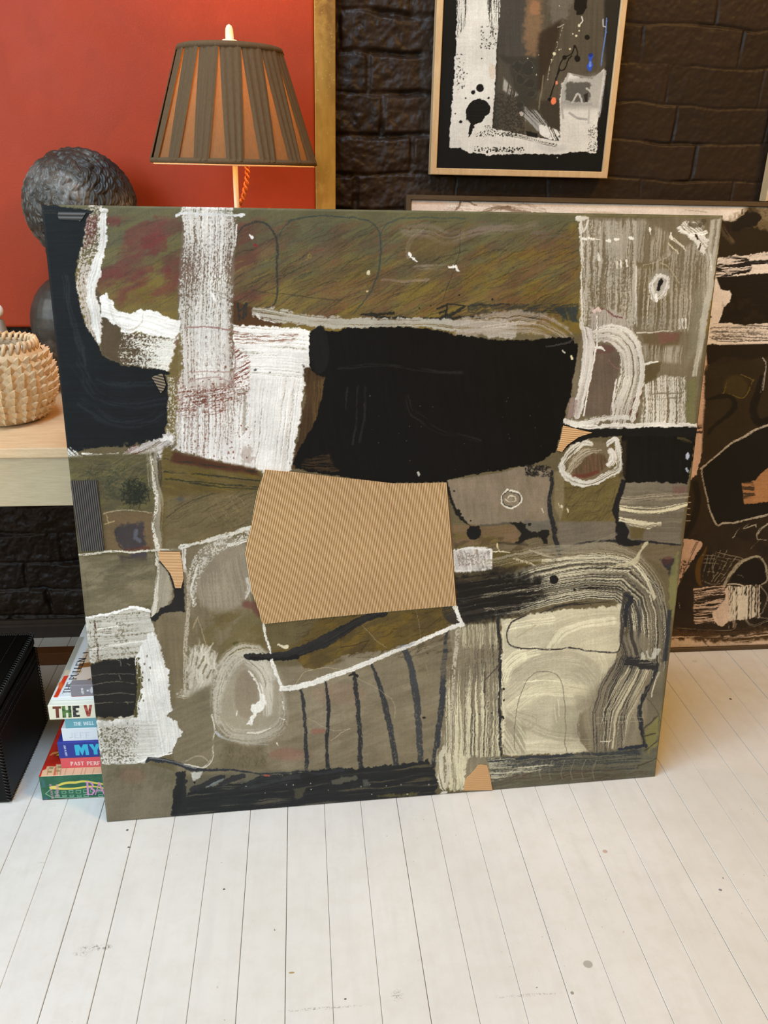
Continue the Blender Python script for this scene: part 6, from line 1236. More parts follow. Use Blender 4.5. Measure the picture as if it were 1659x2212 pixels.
    for P in (((460, 750), (430, 880), (390, 1020), (375, 1140)), ((480, 740), (600, 735), (760, 780), (930, 825)), ((520, 760), (480, 860), (470, 980), (450, 1060)), ((560, 740), (530, 860), (510, 960), (530, 1100)), ((630, 700), (560, 860), (520, 960)), ((720, 700), (640, 900), (500, 1150)), ((760, 800), (660, 960), (540, 1150)), ((850, 800), (740, 960), (580, 1160)), ((930, 830), (800, 960), (640, 1140)), ((370, 770), (480, 775), (640, 800), (880, 850)), ((400, 830), (560, 830), (780, 880)), ((390, 885), (540, 890), (700, 920)), ((440, 1010), (560, 1020), (680, 1050)), ((400, 1150), (500, 1190), (620, 1170))):
        s.stroke(R3(*P), 1.6, (140, 128, 106), cov=.75, bl=8, op=.85)
    s.poly(R3((760, 1150), (860, 900), (1120, 810), (1250, 900), (1290, 1130), (1200, 1200)), (26, 21, 16), soft=4)
    s.stroke(R3((690, 1190), (740, 1080), (830, 960), (950, 850), (1080, 800), (1180, 810), (1250, 890), (1275, 1000), (1285, 1130), (1200, 1190)), [8, 7, 7, 6, 4, 4, 5, 5, 4, 3], (150, 140, 116), cov=.8, bw=1.6, bl=10, speck=.5)
    s.stroke(R3((1300, 340), (1200, 400), (1140, 490), (1150, 550), (1290, 560), (1500, 520)), [5, 5, 4, 3, 3], (150, 140, 120), cov=.75, bl=10); s.stroke(R3((800, 530), (880, 420), (960, 350), (1040, 335), (950, 400), (1120, 345), (1130, 370)), 2.4, (170, 160, 138), cov=.7)
    s.stroke(R3((1170, 560), (1050, 690)), 2, (120, 110, 90), cov=.6); s.stroke(R3((860, 1050), (920, 1060), (945, 1090)), 2, (130, 120, 100), cov=.7)
    s.poly(R3((250, 1250), (690, 1200), (700, 1740), (250, 1740)), (196, 170, 148), soft=2, rag=2, ang=-7, bw=1.8, bl=40, cov=[.42, .5], h=.5)
    s.poly(R3((500, 1590), (600, 1500), (690, 1400), (690, 1225), (745, 1210), (750, 1700), (640, 1790), (560, 1740)), (212, 188, 166), soft=1.6, rag=2, ang=80, bw=3, bl=40, var=.4, c2=(168, 146, 124), h=.6)
    s.poly(R3((745, 1210), (850, 1220), (1110, 1200), (1110, 1640), (900, 1690), (750, 1700)), (218, 206, 184), soft=1.6, rag=3, ang=91, bw=2, bl=70, cov=.84, var=.5, c2=(176, 164, 140), h=.7)
    s.poly(R3((1120, 1180), (1200, 1190), (1190, 1640), (1120, 1680)), (196, 180, 158), soft=2, rag=3, ang=91, cov=.45, bw=1.8)
    s.poly(R3((780, 1210), (1080, 1210), (1070, 1350), (800, 1330)), (34, 27, 20), soft=2, ang=92, bw=2.4, bl=14, cov=.36); s.poly(R3((740, 1680), (840, 1690), (830, 1800), (740, 1810)), (150, 130, 108), soft=2, ang=90, cov=.4, bw=1.4)
    s.stroke(R3((740, 1180), (850, 1175), (950, 1210)), 2.4, (206, 192, 170), cov=.7)
    s.stroke(R3((960, 1650), (1040, 1750), (1100, 1770), (1300, 1690)), 4, (150, 140, 122), cov=.8); s.stroke(R3((1190, 1210), (1290, 1360), (1220, 1560), (1160, 1640), (1300, 1660)), 2.6, (140, 130, 112), cov=.7); s.stroke(R3((0, 1800), (400, 1830), (700, 1835), (830, 1810), (845, 1740)), 1.6, (130, 112, 88), cov=.7)
    # bottom margin
    s.poly(R3((-400, 1880), (700, 1930), (1300, 1830), (4000, 1800), (4000, 2120), (-4000, 2200), (-4000, 1900)), (206, 180, 152), soft=9, rag=5)
    s.poly(R3((-400, 1830), (700, 1850), (1300, 1760), (2600, 1740), (2600, 1900), (1000, 2000), (500, 1990), (-400, 1900)), (74, 54, 32), soft=12, rag=9, ang=-4, bw=2.4, bl=70, cov=.75)
    s.stroke(R3((370, 1950), (420, 2020), (460, 2060)), 1.8, (70, 52, 36)); s.stroke(R3((0, 1940), (120, 1970)), 1.6, (80, 60, 40))
paint_right(Q); Q.finish(.9, .07, .08, 90)
Q.mesh('artwork_panel', M_paint2, T=.004, relief=.0004, parent=lean2)
frame(lean2, RP0, rU * RW, rV * lh, rN, .0098, .03, M_darkframe)
bm = bmesh.new(); Mr = Matrix((list(rU) + [0], list(-rN) + [0], list(rV) + [0], [0, 0, 0, 1])).transposed()
add_box(bm, (.009, .012, .009), (RW - .009, .028, lh - .009), 0, Matrix.Translation(Vector(RP0)) @ Mr); bm_obj('backing_board', bm, M_stretch, lean2)
# ------------------------------------------------------------------ oak bench
BZ = .64; BY0 = onZ(70, 968, BZ)[1]; BY1 = 1.745; BX0, BX1 = -1.35, .13
z_e = onY(70, 990, BY0)[2]; z_a = onY(70, 1093.5, BY0 + .006)[2]
bench = empty('oak_bench', ((BX0 + BX1) / 2, (BY0 + BY1) / 2, 0), 'long pale limed oak console bench behind the left side of the big canvas', 'bench')
box('bench_top', (BX0, BY0, z_e), (BX1, BY1, BZ), M_oak, bench, .002)
bm = bmesh.new()
for y in (BY0 + .006, BY1 - .03): add_box(bm, (BX0 + .01, y, z_a), (BX1 - .01, y + .024, z_e), .001)
bm_obj('apron', bm, M_oakf, bench)
rl = onZ(120, 1437, 0); rtz = onY(120, 1411, rl[1])[2]; rby = onZ(120, 1396, rtz)[1]
for x in (BX0 + .02, BX1 - .09):
    for y in (BY0 + .03, BY1 - .08):
        box('leg', (x, y, 0), (x + .06, y + .05, z_a), M_oakf, bench, .002)
r_ = box('foot_rail', (BX0 + .08, rl[1], 0), (BX1 - .09, rby, rtz), M_brown, bench, .002); r_['label'] = 'dark brown low rail near the floor'

# ------------------------------------------------------------------ table lamp with pleated shade
LX, LY = -.101, 1.5
lamp = empty('table_lamp', (LX, LY, BZ), 'lit table lamp with a taupe pleated shade before the red canvas', 'lamp')
M_ivory = plain('ivory_lacquer', (226, 214, 184), .35, var=.04)
bm = lathe([(.0001, BZ + .0006), (.07, BZ + .0006), (.07, BZ + .008), (.06, BZ + .014), (.022, BZ + .022), (.016, BZ + .04), (.024, BZ + .06), (.014, BZ + .08), (.0042, BZ + .1)], (LX, LY)); bm_obj('lamp_base', bm, M_ivory, lamp, True)
bm = lathe([(.0045, BZ + .09), (.0042, 1.232)], (LX, LY), 16); bm_obj('pole', bm, M_ivory, lamp, True)
bm = lathe([(.0001, 1.2310), (.0112, 1.2310), (.0112, 1.2358), (.0064, 1.2362), (.0062, 1.246), (.0058, 1.251), (.0038, 1.2555), (.0001, 1.2575)], (LX, LY), 24); bm_obj('finial', bm, M_ivory, lamp, True)
# wire spider
bm = bmesh.new()
for k in range(3):
    a_ = k * 2.094; tube(bm, [(LX, LY, 1.2285), (LX + .075 * math.cos(a_), LY + .075 * math.sin(a_), 1.2245)], .001, 6)
spider_bm = bm
m = NT('warm_bulb'); m.p(Base_Color=(1, .9, .7, 1)); m.b.inputs['Emission Color'].default_value = (1, .62, .28, 1); m.b.inputs['Emission Strength'].default_value = 30
bm = lathe([(.0001, 1.178), (.014, 1.174), (.024, 1.16), (.027, 1.145), (.022, 1.125), (.012, 1.108), (.0115, 1.09), (.0001, 1.088)], (LX, LY), 24)
bulb_bm, bulb_m = bm, m.m
bm = lathe([(.0001, 1.09), (.015, 1.09), (.015, 1.05 + .01), (.006, 1.055), (.0001, 1.055)], (LX, LY), 24); sock = bm_obj('bulb_socket', bm, plain('brass_socket', (160, 120, 60), .35, .8), lamp, True); bm_obj('bulb', bulb_bm, bulb_m, sock, True)
SZ0, SZ1, SR0, SR1 = 1.057, 1.2255, .1310, .0775
def sr(z): return SR0 + (SR1 - SR0) * (z - SZ0) / (SZ1 - SZ0)
def fabric(name, c, tw, tc):
    m = NT(name); n = m.noise(500, 3, stretch=(1, 1, .12))
    cc = m.ramp(n, [(.3, rgba(np.array(c) * .95)), (.7, rgba(np.array(c) * 1.05))])
    df = m.n('ShaderNodeBsdfDiffuse'); tr_ = m.n('ShaderNodeBsdfTranslucent'); mx = m.n('ShaderNodeMixShader'); mx.inputs[0].default_value = tw
    m.l(cc, df.inputs[0]); tr_.inputs[0].default_value = rgba(tc); m.l(df.outputs[0], mx.inputs[1]); m.l(tr_.outputs[0], mx.inputs[2])
    m.l(mx.outputs[0], m.t.nodes['Material Output'].inputs['Surface']); return m.m
M_pleat = fabric('taupe_silk_pleats', (96, 78, 58), .02, (140, 100, 60))
M_gap = fabric('single_silk_layer', (116, 90, 62), .09, (236, 184, 116))
M_lin = fabric('cream_shade_lining', (240, 226, 196), .42, (250, 214, 160))
npl = 16
bm = lathe([(SR0 + .0022, SZ0 - .0022), (SR0 + .0016, SZ0 - .0026), (SR0 - .0012, SZ0 - .0022), (SR0 - .001, SZ0), (SR1 - .001, SZ1)], (LX, LY), 96); lshade = bm_obj('lamp_shade', bm, M_lin, lamp, True); bm_obj('shade_spider', spider_bm, M_ivory, lshade)
def zrow(): return np.linspace(SZ0 + .004, SZ1 - .004, 9)
def shell(a0, a1, na, off, bm, fold=0.0):
    rows = []
    for z in zrow():
        t = (z - SZ0) / (SZ1 - SZ0); row = []
        for i in range(na + 1):
            f = i / na; s0, s1 = a0(t), a1(t); an = s0 + (s1 - s0) * f
            r = sr(z) + off + fold * (.5 - .5 * math.cos(f * 2 * math.pi * 3)) * (.4 + .6 * (1 - t)) + (fold * .9 * f)
            row.append(bm.verts.new((LX + r * math.cos(an), LY + r * math.sin(an), z)))
        rows.append(row)
    for p, q in zip(rows, rows[1:]):
        for i in range(na): bm.faces.new((p[i], p[i + 1], q[i + 1], q[i]))
bm = bmesh.new()
for k in range(npl):       # silk seen between pleats
    c = -1.503 + (k + .5) * 2 * math.pi / npl
    shell(lambda t, c=c: c - .20, lambda t, c=c: c + .20, 6, .0002, bm)
inner = bm_obj('shade_silk', bm, M_gap, lshade, True)
shade = None
for k in range(npl):
    c = -1.503 + k * 2 * math.pi / npl
    hg = lambda t: .104 * (1 - t) ** .9           # half gap angle grows downward
    bm = bmesh.new(); shell(lambda t, c=c: c - math.pi / npl + hg(t), lambda t, c=c: c + math.pi / npl - hg(t) + .004, 24, .0012, bm, .0026)
    o = bm_obj('pleat', bm, M_pleat, lshade, True)
for z0_, z1_ in ((SZ0 - .0005, SZ0 + .0075), (SZ1 - .0085, SZ1 + .0005)):
    bm = bmesh.new(); pr = [(sr(z0_) + .0008, z0_), (sr(z0_) + .004, z0_ + .001), (sr(z1_) + .004, z1_ - .001), (sr(z1_) + .0008, z1_)]
    lathe(pr, (LX, LY), 96, bm)
    bm_obj('shade_trim', bm, M_pleat, lshade, True)
# twisted flex hanging beside the pole
M_flex = plain('orange_braided_flex', (206, 112, 46), .6, var=.1, scale=300)
bm = bmesh.new(); p0 = onY(532, 340, LY + .012); p1 = onY(516, 458, LY + .012)
ctr = [Vector(p0) + (Vector((0, 0, .06))), Vector(p0), Vector(onY(534, 380, LY + .012)), Vector(onY(526, 425, LY + .012)), Vector(p1), Vector((p1[0] - .001, LY + .02, p1[2] - .1)), Vector((LX + .06, LY + .06, BZ + .03)), Vector((LX + .12, LY + .12, BZ + .014))]
cq, _ = catmull([(v.x, v.z) for v in ctr], .0012); cy_, _2 = catmull([(v.x, v.y) for v in ctr], .0012)
yy = np.interp(np.linspace(0, 1, len(cq)), np.linspace(0, 1, len(ctr)), [v.y for v in ctr])
for ph in (0, math.pi):
    P = []
    for i, (x, z) in enumerate(cq):
        a_ = i * .42 + ph; P.append((x + .0024 * math.cos(a_), yy[i] + .0024 * math.sin(a_), z))
    tube(bm, P, .0022, 7)
bm_obj('flex', bm, M_flex, lamp, True)

# ------------------------------------------------------------------ bronze bust
M_bronze = NT('patinated_bronze')
_n = M_bronze.noise(10, 5, .65); _n2 = M_bronze.noise(60, 4)
_c = M_bronze.ramp(_n, [(.32, rgba((40, 36, 32))), (.52, rgba((62, 58, 52))), (.70, rgba((134, 130, 124)))])
_c = M_bronze.mix(M_bronze.ramp(_n2, [(.5, (0, 0, 0, 1)), (.8, (.4, .4, .4, 1))]), _c, rgba((96, 76, 48)))
M_bronze.base(_c); M_bronze.bump(_n2, .25, .0015); M_bronze.p(Roughness=.45, Metallic=.25)
def ellipsoid(bm, c, r, M=None, seg=32):
    q = bmesh.ops.create_uvsphere(bm, u_segments=seg, v_segments=seg // 2, radius=1.0)
    for v in q['verts']:
        p = Vector((v.co.x * r[0], v.co.y * r[1], v.co.z * r[2]))
        if M is not None: p = M @ p
        v.co = p + Vector(c)
HC = Vector((-.3900, 1.65, .980)); FD = Vector((.72, -.66, -.2)).normalized(); SD = FD.cross(Vector((0, 0, 1))).normalized(); UD = SD.cross(FD).normalized()
MH = Matrix((FD, SD, UD)).transposed()
def hp(f, s_, u_): return HC + (FD * f + SD * s_ + UD * u_) * 1.1
bm = bmesh.new()
ellipsoid(bm, HC, (.099, .092, .094), MH, 48)
ellipsoid(bm, hp(.018, 0, -.052), (.066, .058, .076), MH); ellipsoid(bm, hp(.052, 0, -.108), (.024, .024, .022), MH)      # face, chin
ellipsoid(bm, hp(.084, 0, -.052), (.016, .010, .022), MH); ellipsoid(bm, hp(.078, 0, -.032), (.010, .009, .024), MH)       # nose
ellipsoid(bm, hp(.070, .0, -.082), (.010, .018, .006), MH); ellipsoid(bm, hp(.069, 0, -.091), (.010, .015, .0055), MH)     # lips
for q in (-1, 1):
    ellipsoid(bm, hp(.066, q * .026, -.022), (.014, .020, .007), MH); ellipsoid(bm, hp(.004, q * .056, -.045), (.014, .009, .024), MH)   # brows, ears
NB = Vector((-.3575, 1.665, .860))
for i in range(12):
    t = i / 11; p = hp(-.012, 0, -.075).lerp(NB, t); ellipsoid(bm, p, (.055 + .012 * t, .055 + .008 * t, .03), None, 20)
ellipsoid(bm, (-.3575, 1.665, .776), (.128, .078, .103), None); ellipsoid(bm, (-.4235, 1.65, .770), (.0815, .068, .094), None); ellipsoid(bm, (-.290, 1.65, .770), (.0815, .068, .094), None)
ellipsoid(bm, (-.365, 1.645, .724), (.103, .068, .062), None)
for i in range(6):
    t = i / 5; ellipsoid(bm, (-.36, 1.66, .73 - t * .035), (.075 - .03 * t, .055 - .015 * t, .03), None, 20)
me = bpy.data.meshes.new('tmp_bust'); bm.to_mesh(me); bm.free()
tmp = bpy.data.objects.new('tmp_bust', me); col.objects.link(tmp)
md = tmp.modifiers.new('r', 'REMESH'); md.mode = 'VOXEL'; md.voxel_size = .0017
sm_ = tmp.modifiers.new('s', 'SMOOTH'); sm_.iterations = 6; sm_.factor = .6
dg = bpy.context.evaluated_depsgraph_get(); ev = tmp.evaluated_get(dg); me2 = bpy.data.meshes.new_from_object(ev)
bpy.data.objects.remove(tmp)
nv_ = len(me2.vertices); co = np.zeros(nv_ * 3, np.float32); me2.vertices.foreach_get('co', co); co = co.reshape(-1, 3)
no = np.zeros(nv_ * 3, np.float32); me2.vertex_normals.foreach_get('vector', no); no = no.reshape(-1, 3)
L_ = (co - np.array(HC)) @ np.array(MH)       # local f, s, u
hair = (L_[:, 2] > -.02 - .0 * L_[:, 0]) | ((L_[:, 0] < .015) & (L_[:, 2] > -.075))
face = (L_[:, 0] > .035) & (L_[:, 2] < .008)
hair = hair & ~face & (np.linalg.norm(L_ / np.array([.105, .098, .1]), axis=1) < 1.18)
rs = np.random.RandomState(4); hv = co[hair]; dn = np.zeros(len(hv), np.float32)
if len(hv):
    ctrs = hv[rs.permutation(len(hv))]; pick = []
    for p in ctrs:
        if all(((p - q) ** 2).sum() > .0125 ** 2 for q in pick): pick.append(p)
        if len(pick) > 420: break
    best = np.full(len(hv), 1e9); hn_ = no[hair]
    for i, p in enumerate(pick):
        dd = hv - p; dist = np.sqrt((dd ** 2).sum(1)); m_ = dist < .019
        idx = np.where(m_)[0]
        if not len(idx): continue
        n_ = hn_[idx].mean(0); n_ /= np.linalg.norm(n_) + 1e-9
        dwn = np.array([FD.x * .3, FD.y * .3, -1.]); dwn -= n_ * (dwn @ n_); dwn /= np.linalg.norm(dwn) + 1e-9; sdw = np.cross(n_, dwn)
        an_ = rs.uniform(-.5, .5); x = dd[idx] @ sdw; y = dd[idx] @ dwn; x, y = x * math.cos(an_) + y * math.sin(an_), -x * math.sin(an_) + y * math.cos(an_); sg_ = 1 if rs.rand() < .5 else -1
        x = x + sg_ * (y * y * 26 - .002); rho = np.hypot(x * 2.0, y * 1.0) / .0185          # bent lock of hair
        st_ = .84 + .16 * np.cos(x / .0026 * math.pi)
        h_ = np.clip(1 - rho ** 2, 0, 1) ** .6 * st_ * (.55 + .55 * np.clip(y / .019, -1, 1)) * .0105
        nb_ = np.maximum(dn[idx], h_); dn[idx] = nb_
    co[hair] += no[hair] * dn[:, None] - no[hair] * .0012
me2.vertices.foreach_set('co', co.ravel()); me2.update()
bust = empty('bronze_bust', (-.36, 1.655, BZ), 'dark bronze bust with tight curly hair standing on the bench', 'sculpture')
me2.name = 'figure'; link('figure', me2, bust, M_bronze.m, True)
bm = lathe([(.0001, BZ), (.058, BZ), (.058, BZ + .01), (.05, BZ + .014), (.04, BZ + .02), (.04, BZ + .03), (.0001, BZ + .034)], (-.36, 1.655), 40); bm_obj('socle', bm, M_bronze.m, bust, True)

# ------------------------------------------------------------------ spiky woven basket
KX, KY = -.512, 1.462
bask = empty('woven_basket', (KX, KY, BZ), 'round straw basket covered in folded palm spikes on the bench', 'basket')
M_straw = NT('palm_straw'); _s = M_straw.noise(40, 4); _s2 = M_straw.noise(300, 2, stretch=(1, 1, .2))
M_straw.base(M_straw.ramp(M_straw.mix(.4, _s, _s2), [(.3, rgba((196, 158, 112))), (.7, rgba((232, 208, 168)))])); M_straw.p(Roughness=.5)
bprof = [(.058, 0), (.066, .004), (.076, .018), (.086, .04), (.090, .062), (.087, .085), (.079, .106), (.068, .120), (.063, .128)]
def brad(z): return float(np.interp(z, [p[1] for p in bprof], [p[0] for p in bprof]))
bm = lathe([(.0001, BZ + .001)] + [(r, BZ + z) for r, z in bprof] + [(.0595, BZ + .127), (.073, BZ + .105), (.083, BZ + .08), (.084, BZ + .05), (.06, BZ + .012), (.0001, BZ + .01)], (KX, KY), 56)
bm_obj('basket_body', bm, M_straw.m, bask, True)
bm = bmesh.new(); ncol = 30
for rI in range(9):
    z = .010 + rI * .0118; r0_ = brad(z + .003); t = rI / 8
    for k in range(ncol):
        an = 2 * math.pi * (k + .06 * math.sin(rI * 2.1 + k)) / ncol
        rd = Vector((math.cos(an), math.sin(an), 0)); tg = Vector((-math.sin(an), math.cos(an), 0)); up = Vector((0, 0, 1))
        w_ = r0_ * math.pi / ncol * 1.02; c = Vector((KX, KY, BZ + z)) + rd * (r0_ - .0012)
        out = .0085 + .001 * math.sin(k * 1.7 + rI * 2.3)
        tip = c + rd * out + up * (.001 + .013 * min(1, .15 + t * 1.3))
        bt = bm.verts.new(c - up * .005 + rd * .0008); lf = bm.verts.new(c - tg * w_ + up * .0045); rt = bm.verts.new(c + tg * w_ + up * .0045)
        rg = bm.verts.new(c + rd * out * .55 + up * .001); TP = bm.verts.new(tip); bk = bm.verts.new(c + up * .0125 - rd * .001)
        for f in ((bt, rg, lf), (bt, rt, rg), (lf, rg, TP), (rg, rt, TP), (lf, TP, bk), (TP, rt, bk)): bm.faces.new(f)
bm_obj('palm_spikes', bm, M_straw.m, bask)
bm = bmesh.new()
for k in range(34):
    an = 2 * math.pi * k / 34
    P = [(KX + (r) * math.cos(an + d_), KY + (r) * math.sin(an + d_), BZ + z) for r, z, d_ in ((.0655, .120, 0), (.0670, .129, .04), (.0645, .1365, .09), (.0605, .134, .14), (.0590, .124, .18))]
    tube(bm, P, .0034, 6)
bm_obj('braided_rim', bm, M_straw.m, bask, True)
bm = lathe([(.0001, BZ + .03), (.035, BZ + .034), (.052, BZ + .06), (.059, BZ + .098), (.056, BZ + .116)], (KX, KY), 40); lo = bm_obj('cloth_lining', bm, plain('sheer_white_lining', (232, 218, 206), .6, var=.05), bask, True); lo['label'] = 'pale cloth lining inside the rim'

# ------------------------------------------------------------------ slim vase with a white ball stopper at the left border
vp = onY(-6, 671, 1.62)
vase = empty('tapered_vase', (vp[0], 1.62, BZ), 'slim taupe tapered bottle with white ball top at the left border behind the basket', 'vase')
M_v = plain('taupe_ceramic', (120, 106, 90), .5, var=.08)
zt_ = onY(3, 688, 1.62)[2]
bm = lathe([(.0001, BZ), (.034, BZ), (.030, BZ + .03), (.0085, zt_ - .002), (.0001, zt_)], (vp[0], 1.62), 40); bm_obj('vase_body', bm, M_v, vase, True)
bm = bmesh.new(); ellipsoid(bm, (vp[0], 1.62, vp[2]), (.0105, .0105, .0125)); bm_obj('stopper', bm, plain('white_glaze', (240, 238, 234), .2, var=.02), vase, True)

# ------------------------------------------------------------------ black leather trunk with whip-stitched edges
TX, TY0, TY1 = -.5235, 1.2255, 1.463; TZ = onY(78, 1368, TY1)[2]
trunk = empty('leather_trunk', (TX - .2, (TY0 + TY1) / 2, 0), 'black leather trunk with whip-stitched edges on the floor at the left border', 'trunk')
M_leather = NT('black_leather'); _l = M_leather.noise(90, 4); M_leather.base(rgba((12, 11, 10))); M_leather.bump(_l, .25, .001); M_leather.p(Roughness=.42); M_leather.b.inputs['Specular IOR Level'].default_value = .15
box('trunk_body', (TX - .4, TY0, 0), (TX, TY1, TZ - .028), M_leather.m, trunk, .006)
lid = box('lid', (TX - .402, TY0 - .002, TZ - .027), (TX + .001, TY1 + .002, TZ), M_leather.m, trunk, .01)
bm = bmesh.new()
M_stitch = plain('leather_lacing', (24, 23, 21), .5, var=.1)
def laces(p, q, nrm1, nrm2, n):
    p, q = Vector(p), Vector(q); n1, n2 = Vector(nrm1), Vector(nrm2)
    for i in range(n):
        c = p.lerp(q, (i + .5) / n); d = (q - p).normalized() * ((q - p).length / n * .42)
        tube(bm, [c - d - n2 * .006 + n1 * .0002, c + n1 * .0007 + n2 * .0007, c + d - n1 * .006 + n2 * .0002], .0012, 5)
laces((TX, TY0, .004), (TX, TY0, TZ - .03), (1, 0, 0), (0, -1, 0), 26); laces((TX, TY1, .004), (TX, TY1, TZ - .03), (1, 0, 0), (0, 1, 0), 26)
laces((TX, TY0, .004), (TX, TY1, .004), (1, 0, 0), (0, 0, -.2), 30)
bm_obj('lacing', bm, M_stitch, trunk, True); bm = bmesh.new()
laces((TX, TY0, TZ), (TX, TY1, TZ), (1, 0, 0), (0, 0, 1), 34); laces((TX - .4, TY1, TZ), (TX, TY1, TZ), (0, 1, 0), (0, 0, 1), 50)
bm_obj('lacing', bm, M_stitch, lid, True)
bm = bmesh.new()
for zz_ in (TZ - .034, TZ - .048, TZ - .062):
    for i in range(34):
        y = TY0 + .008 + i * (TY1 - TY0 - .016) / 34; tube(bm, [(TX + .0006, y, zz_), (TX + .0006, y + .004, zz_ + .001)], .0008, 5)
bm_obj('stitching', bm, M_stitch, trunk, True); bm = bmesh.new()
for i in range(40):
    y = TY0 + i * (TY1 - TY0) / 40; tube(bm, [(TX - .03, y, TZ + .0004), (TX - .03, y + .0036, TZ + .0004)], .0007, 5)
bm_obj('stitching', bm, M_stitch, lid, True)

# ------------------------------------------------------------------ stack of books (jackets carry their print)
GL = {  # little stroke alphabet: thick and thin strokes on a 1 x 1 body, y up
 'T': (.8, [((0, 1), (.8, 1), .6), ((.4, 0), (.4, 1), 1)]), 'H': (.8, [((.08, 0), (.08, 1), 1), ((.72, 0), (.72, 1), 1), ((.08, .52), (.72, .52), .6)]),
 'E': (.68, [((.08, 0), (.08, 1), 1), ((.08, 1), (.66, 1), .6), ((.08, .52), (.55, .52), .6), ((.08, 0), (.68, 0), .6)]), 'F': (.64, [((.08, 0), (.08, 1), 1), ((.08, 1), (.64, 1), .6), ((.08, .5), (.52, .5), .6)]),
 'L': (.6, [((.08, 0), (.08, 1), 1), ((.08, 0), (.6, 0), .6)]), 'I': (.3, [((.14, 0), (.14, 1), 1)]), 'J': (.5, [((.4, 1), (.4, .15), 1), ((.4, .15), (.22, 0), .8), ((.22, 0), (.02, .08), .7)]),
 'W': (1.1, [((0, 1), (.28, 0), 1), ((.28, 0), (.55, 1), .6), ((.55, 1), (.82, 0), 1), ((.82, 0), (1.1, 1), .6)]), 'V': (.8, [((0, 1), (.4, 0), 1), ((.4, 0), (.8, 1), .7)]),
 'P': (.66, [((.08, 0), (.08, 1), 1), ((.08, 1), (.45, .98), .6), ((.45, .98), (.63, .75), .9), ((.63, .75), (.45, .5), .8), ((.45, .5), (.08, .48), .6)]),
 'A': (.8, [((0, 0), (.4, 1), .6), ((.4, 1), (.8, 0), 1), ((.16, .36), (.62, .36), .5)]), 'S': (.6, [((.56, .82), (.3, 1), .7), ((.3, 1), (.06, .78), .8), ((.06, .78), (.3, .52), .9), ((.3, .52), (.56, .24), .9), ((.56, .24), (.3, 0), .8), ((.3, 0), (.04, .18), .7)]),
 'R': (.74, [((.08, 0), (.08, 1), 1), ((.08, 1), (.45, .98), .6), ((.45, .98), (.62, .76), .9), ((.62, .76), (.45, .52), .8), ((.45, .52), (.08, .5), .6), ((.4, .5), (.74, 0), 1)]),
 'M': (1.0, [((.08, 0), (.08, 1), 1), ((.08, 1), (.5, .2), 1), ((.5, .2), (.92, 1), 1), ((.92, 1), (.92, 0), 1)]), 'Y': (.8, [((0, 1), (.4, .45), 1), ((.8, 1), (.4, .45), .9), ((.4, .45), (.4, 0), 1)]),
 'B': (.7, [((.1, 0), (.1, 1), 1.2), ((.1, 1), (.42, .98), .45), ((.42, .98), (.58, .78), 1), ((.58, .78), (.42, .54), .8), ((.42, .54), (.1, .53), .45), ((.42, .53), (.68, .3), 1.1), ((.68, .3), (.45, .01), 1), ((.45, .01), (.1, 0), .45)]),
 'U': (.74, [((.08, 1), (.08, .25), 1), ((.08, .25), (.36, 0), .8), ((.36, 0), (.64, .25), .6), ((.64, .25), (.64, 1), .6)]), 'Z': (.6, [((0, 1), (.6, 1), .6), ((.6, 1), (0, 0), 1), ((0, 0), (.6, 0), .6)]), 'O': (.7, [((.35, 1), (.05, .5), 1), ((.05, .5), (.35, 0), 1), ((.35, 0), (.65, .5), 1), ((.65, .5), (.35, 1), 1)]), 'N': (.8, [((.08, 0), (.08, 1), .8), ((.08, 1), (.7, 0), 1), ((.7, 0), (.7, 1), .8)]),
 ' ': (.4, [])}
def write(s, txt, o, ax, up, c, w, serif=False, sp=.2, h=0, cols=None):
    """lettering laid on a sheet: o origin, ax letter advance vector per unit, up letter height vector (photo measure)"""
    o = np.array(o, float); ax = np.array(ax, float); up = np.array(up, float); x = 0
    for i, ch in enumerate(txt):
        wd, st = GL[ch]; cc = cols[i % len(cols)] if cols else c
        for a_, b_, tw in st:
            p = o + ax * (x + a_[0]) + up * a_[1]; q = o + ax * (x + b_[0]) + up * b_[1]
            s.stroke([tuple(p), tuple(q)], w * tw, cc, soft=.8, h=h, smooth=False)
            if serif and tw >= 1 and abs(a_[0] - b_[0]) < .01:
                for e in (a_, b_):
                    m_ = o + ax * (x + e[0]) + up * e[1]; s.stroke([tuple(m_ - ax * .13), tuple(m_ + ax * .13)], w * .45, cc, soft=.8, smooth=False)
        x += wd + sp
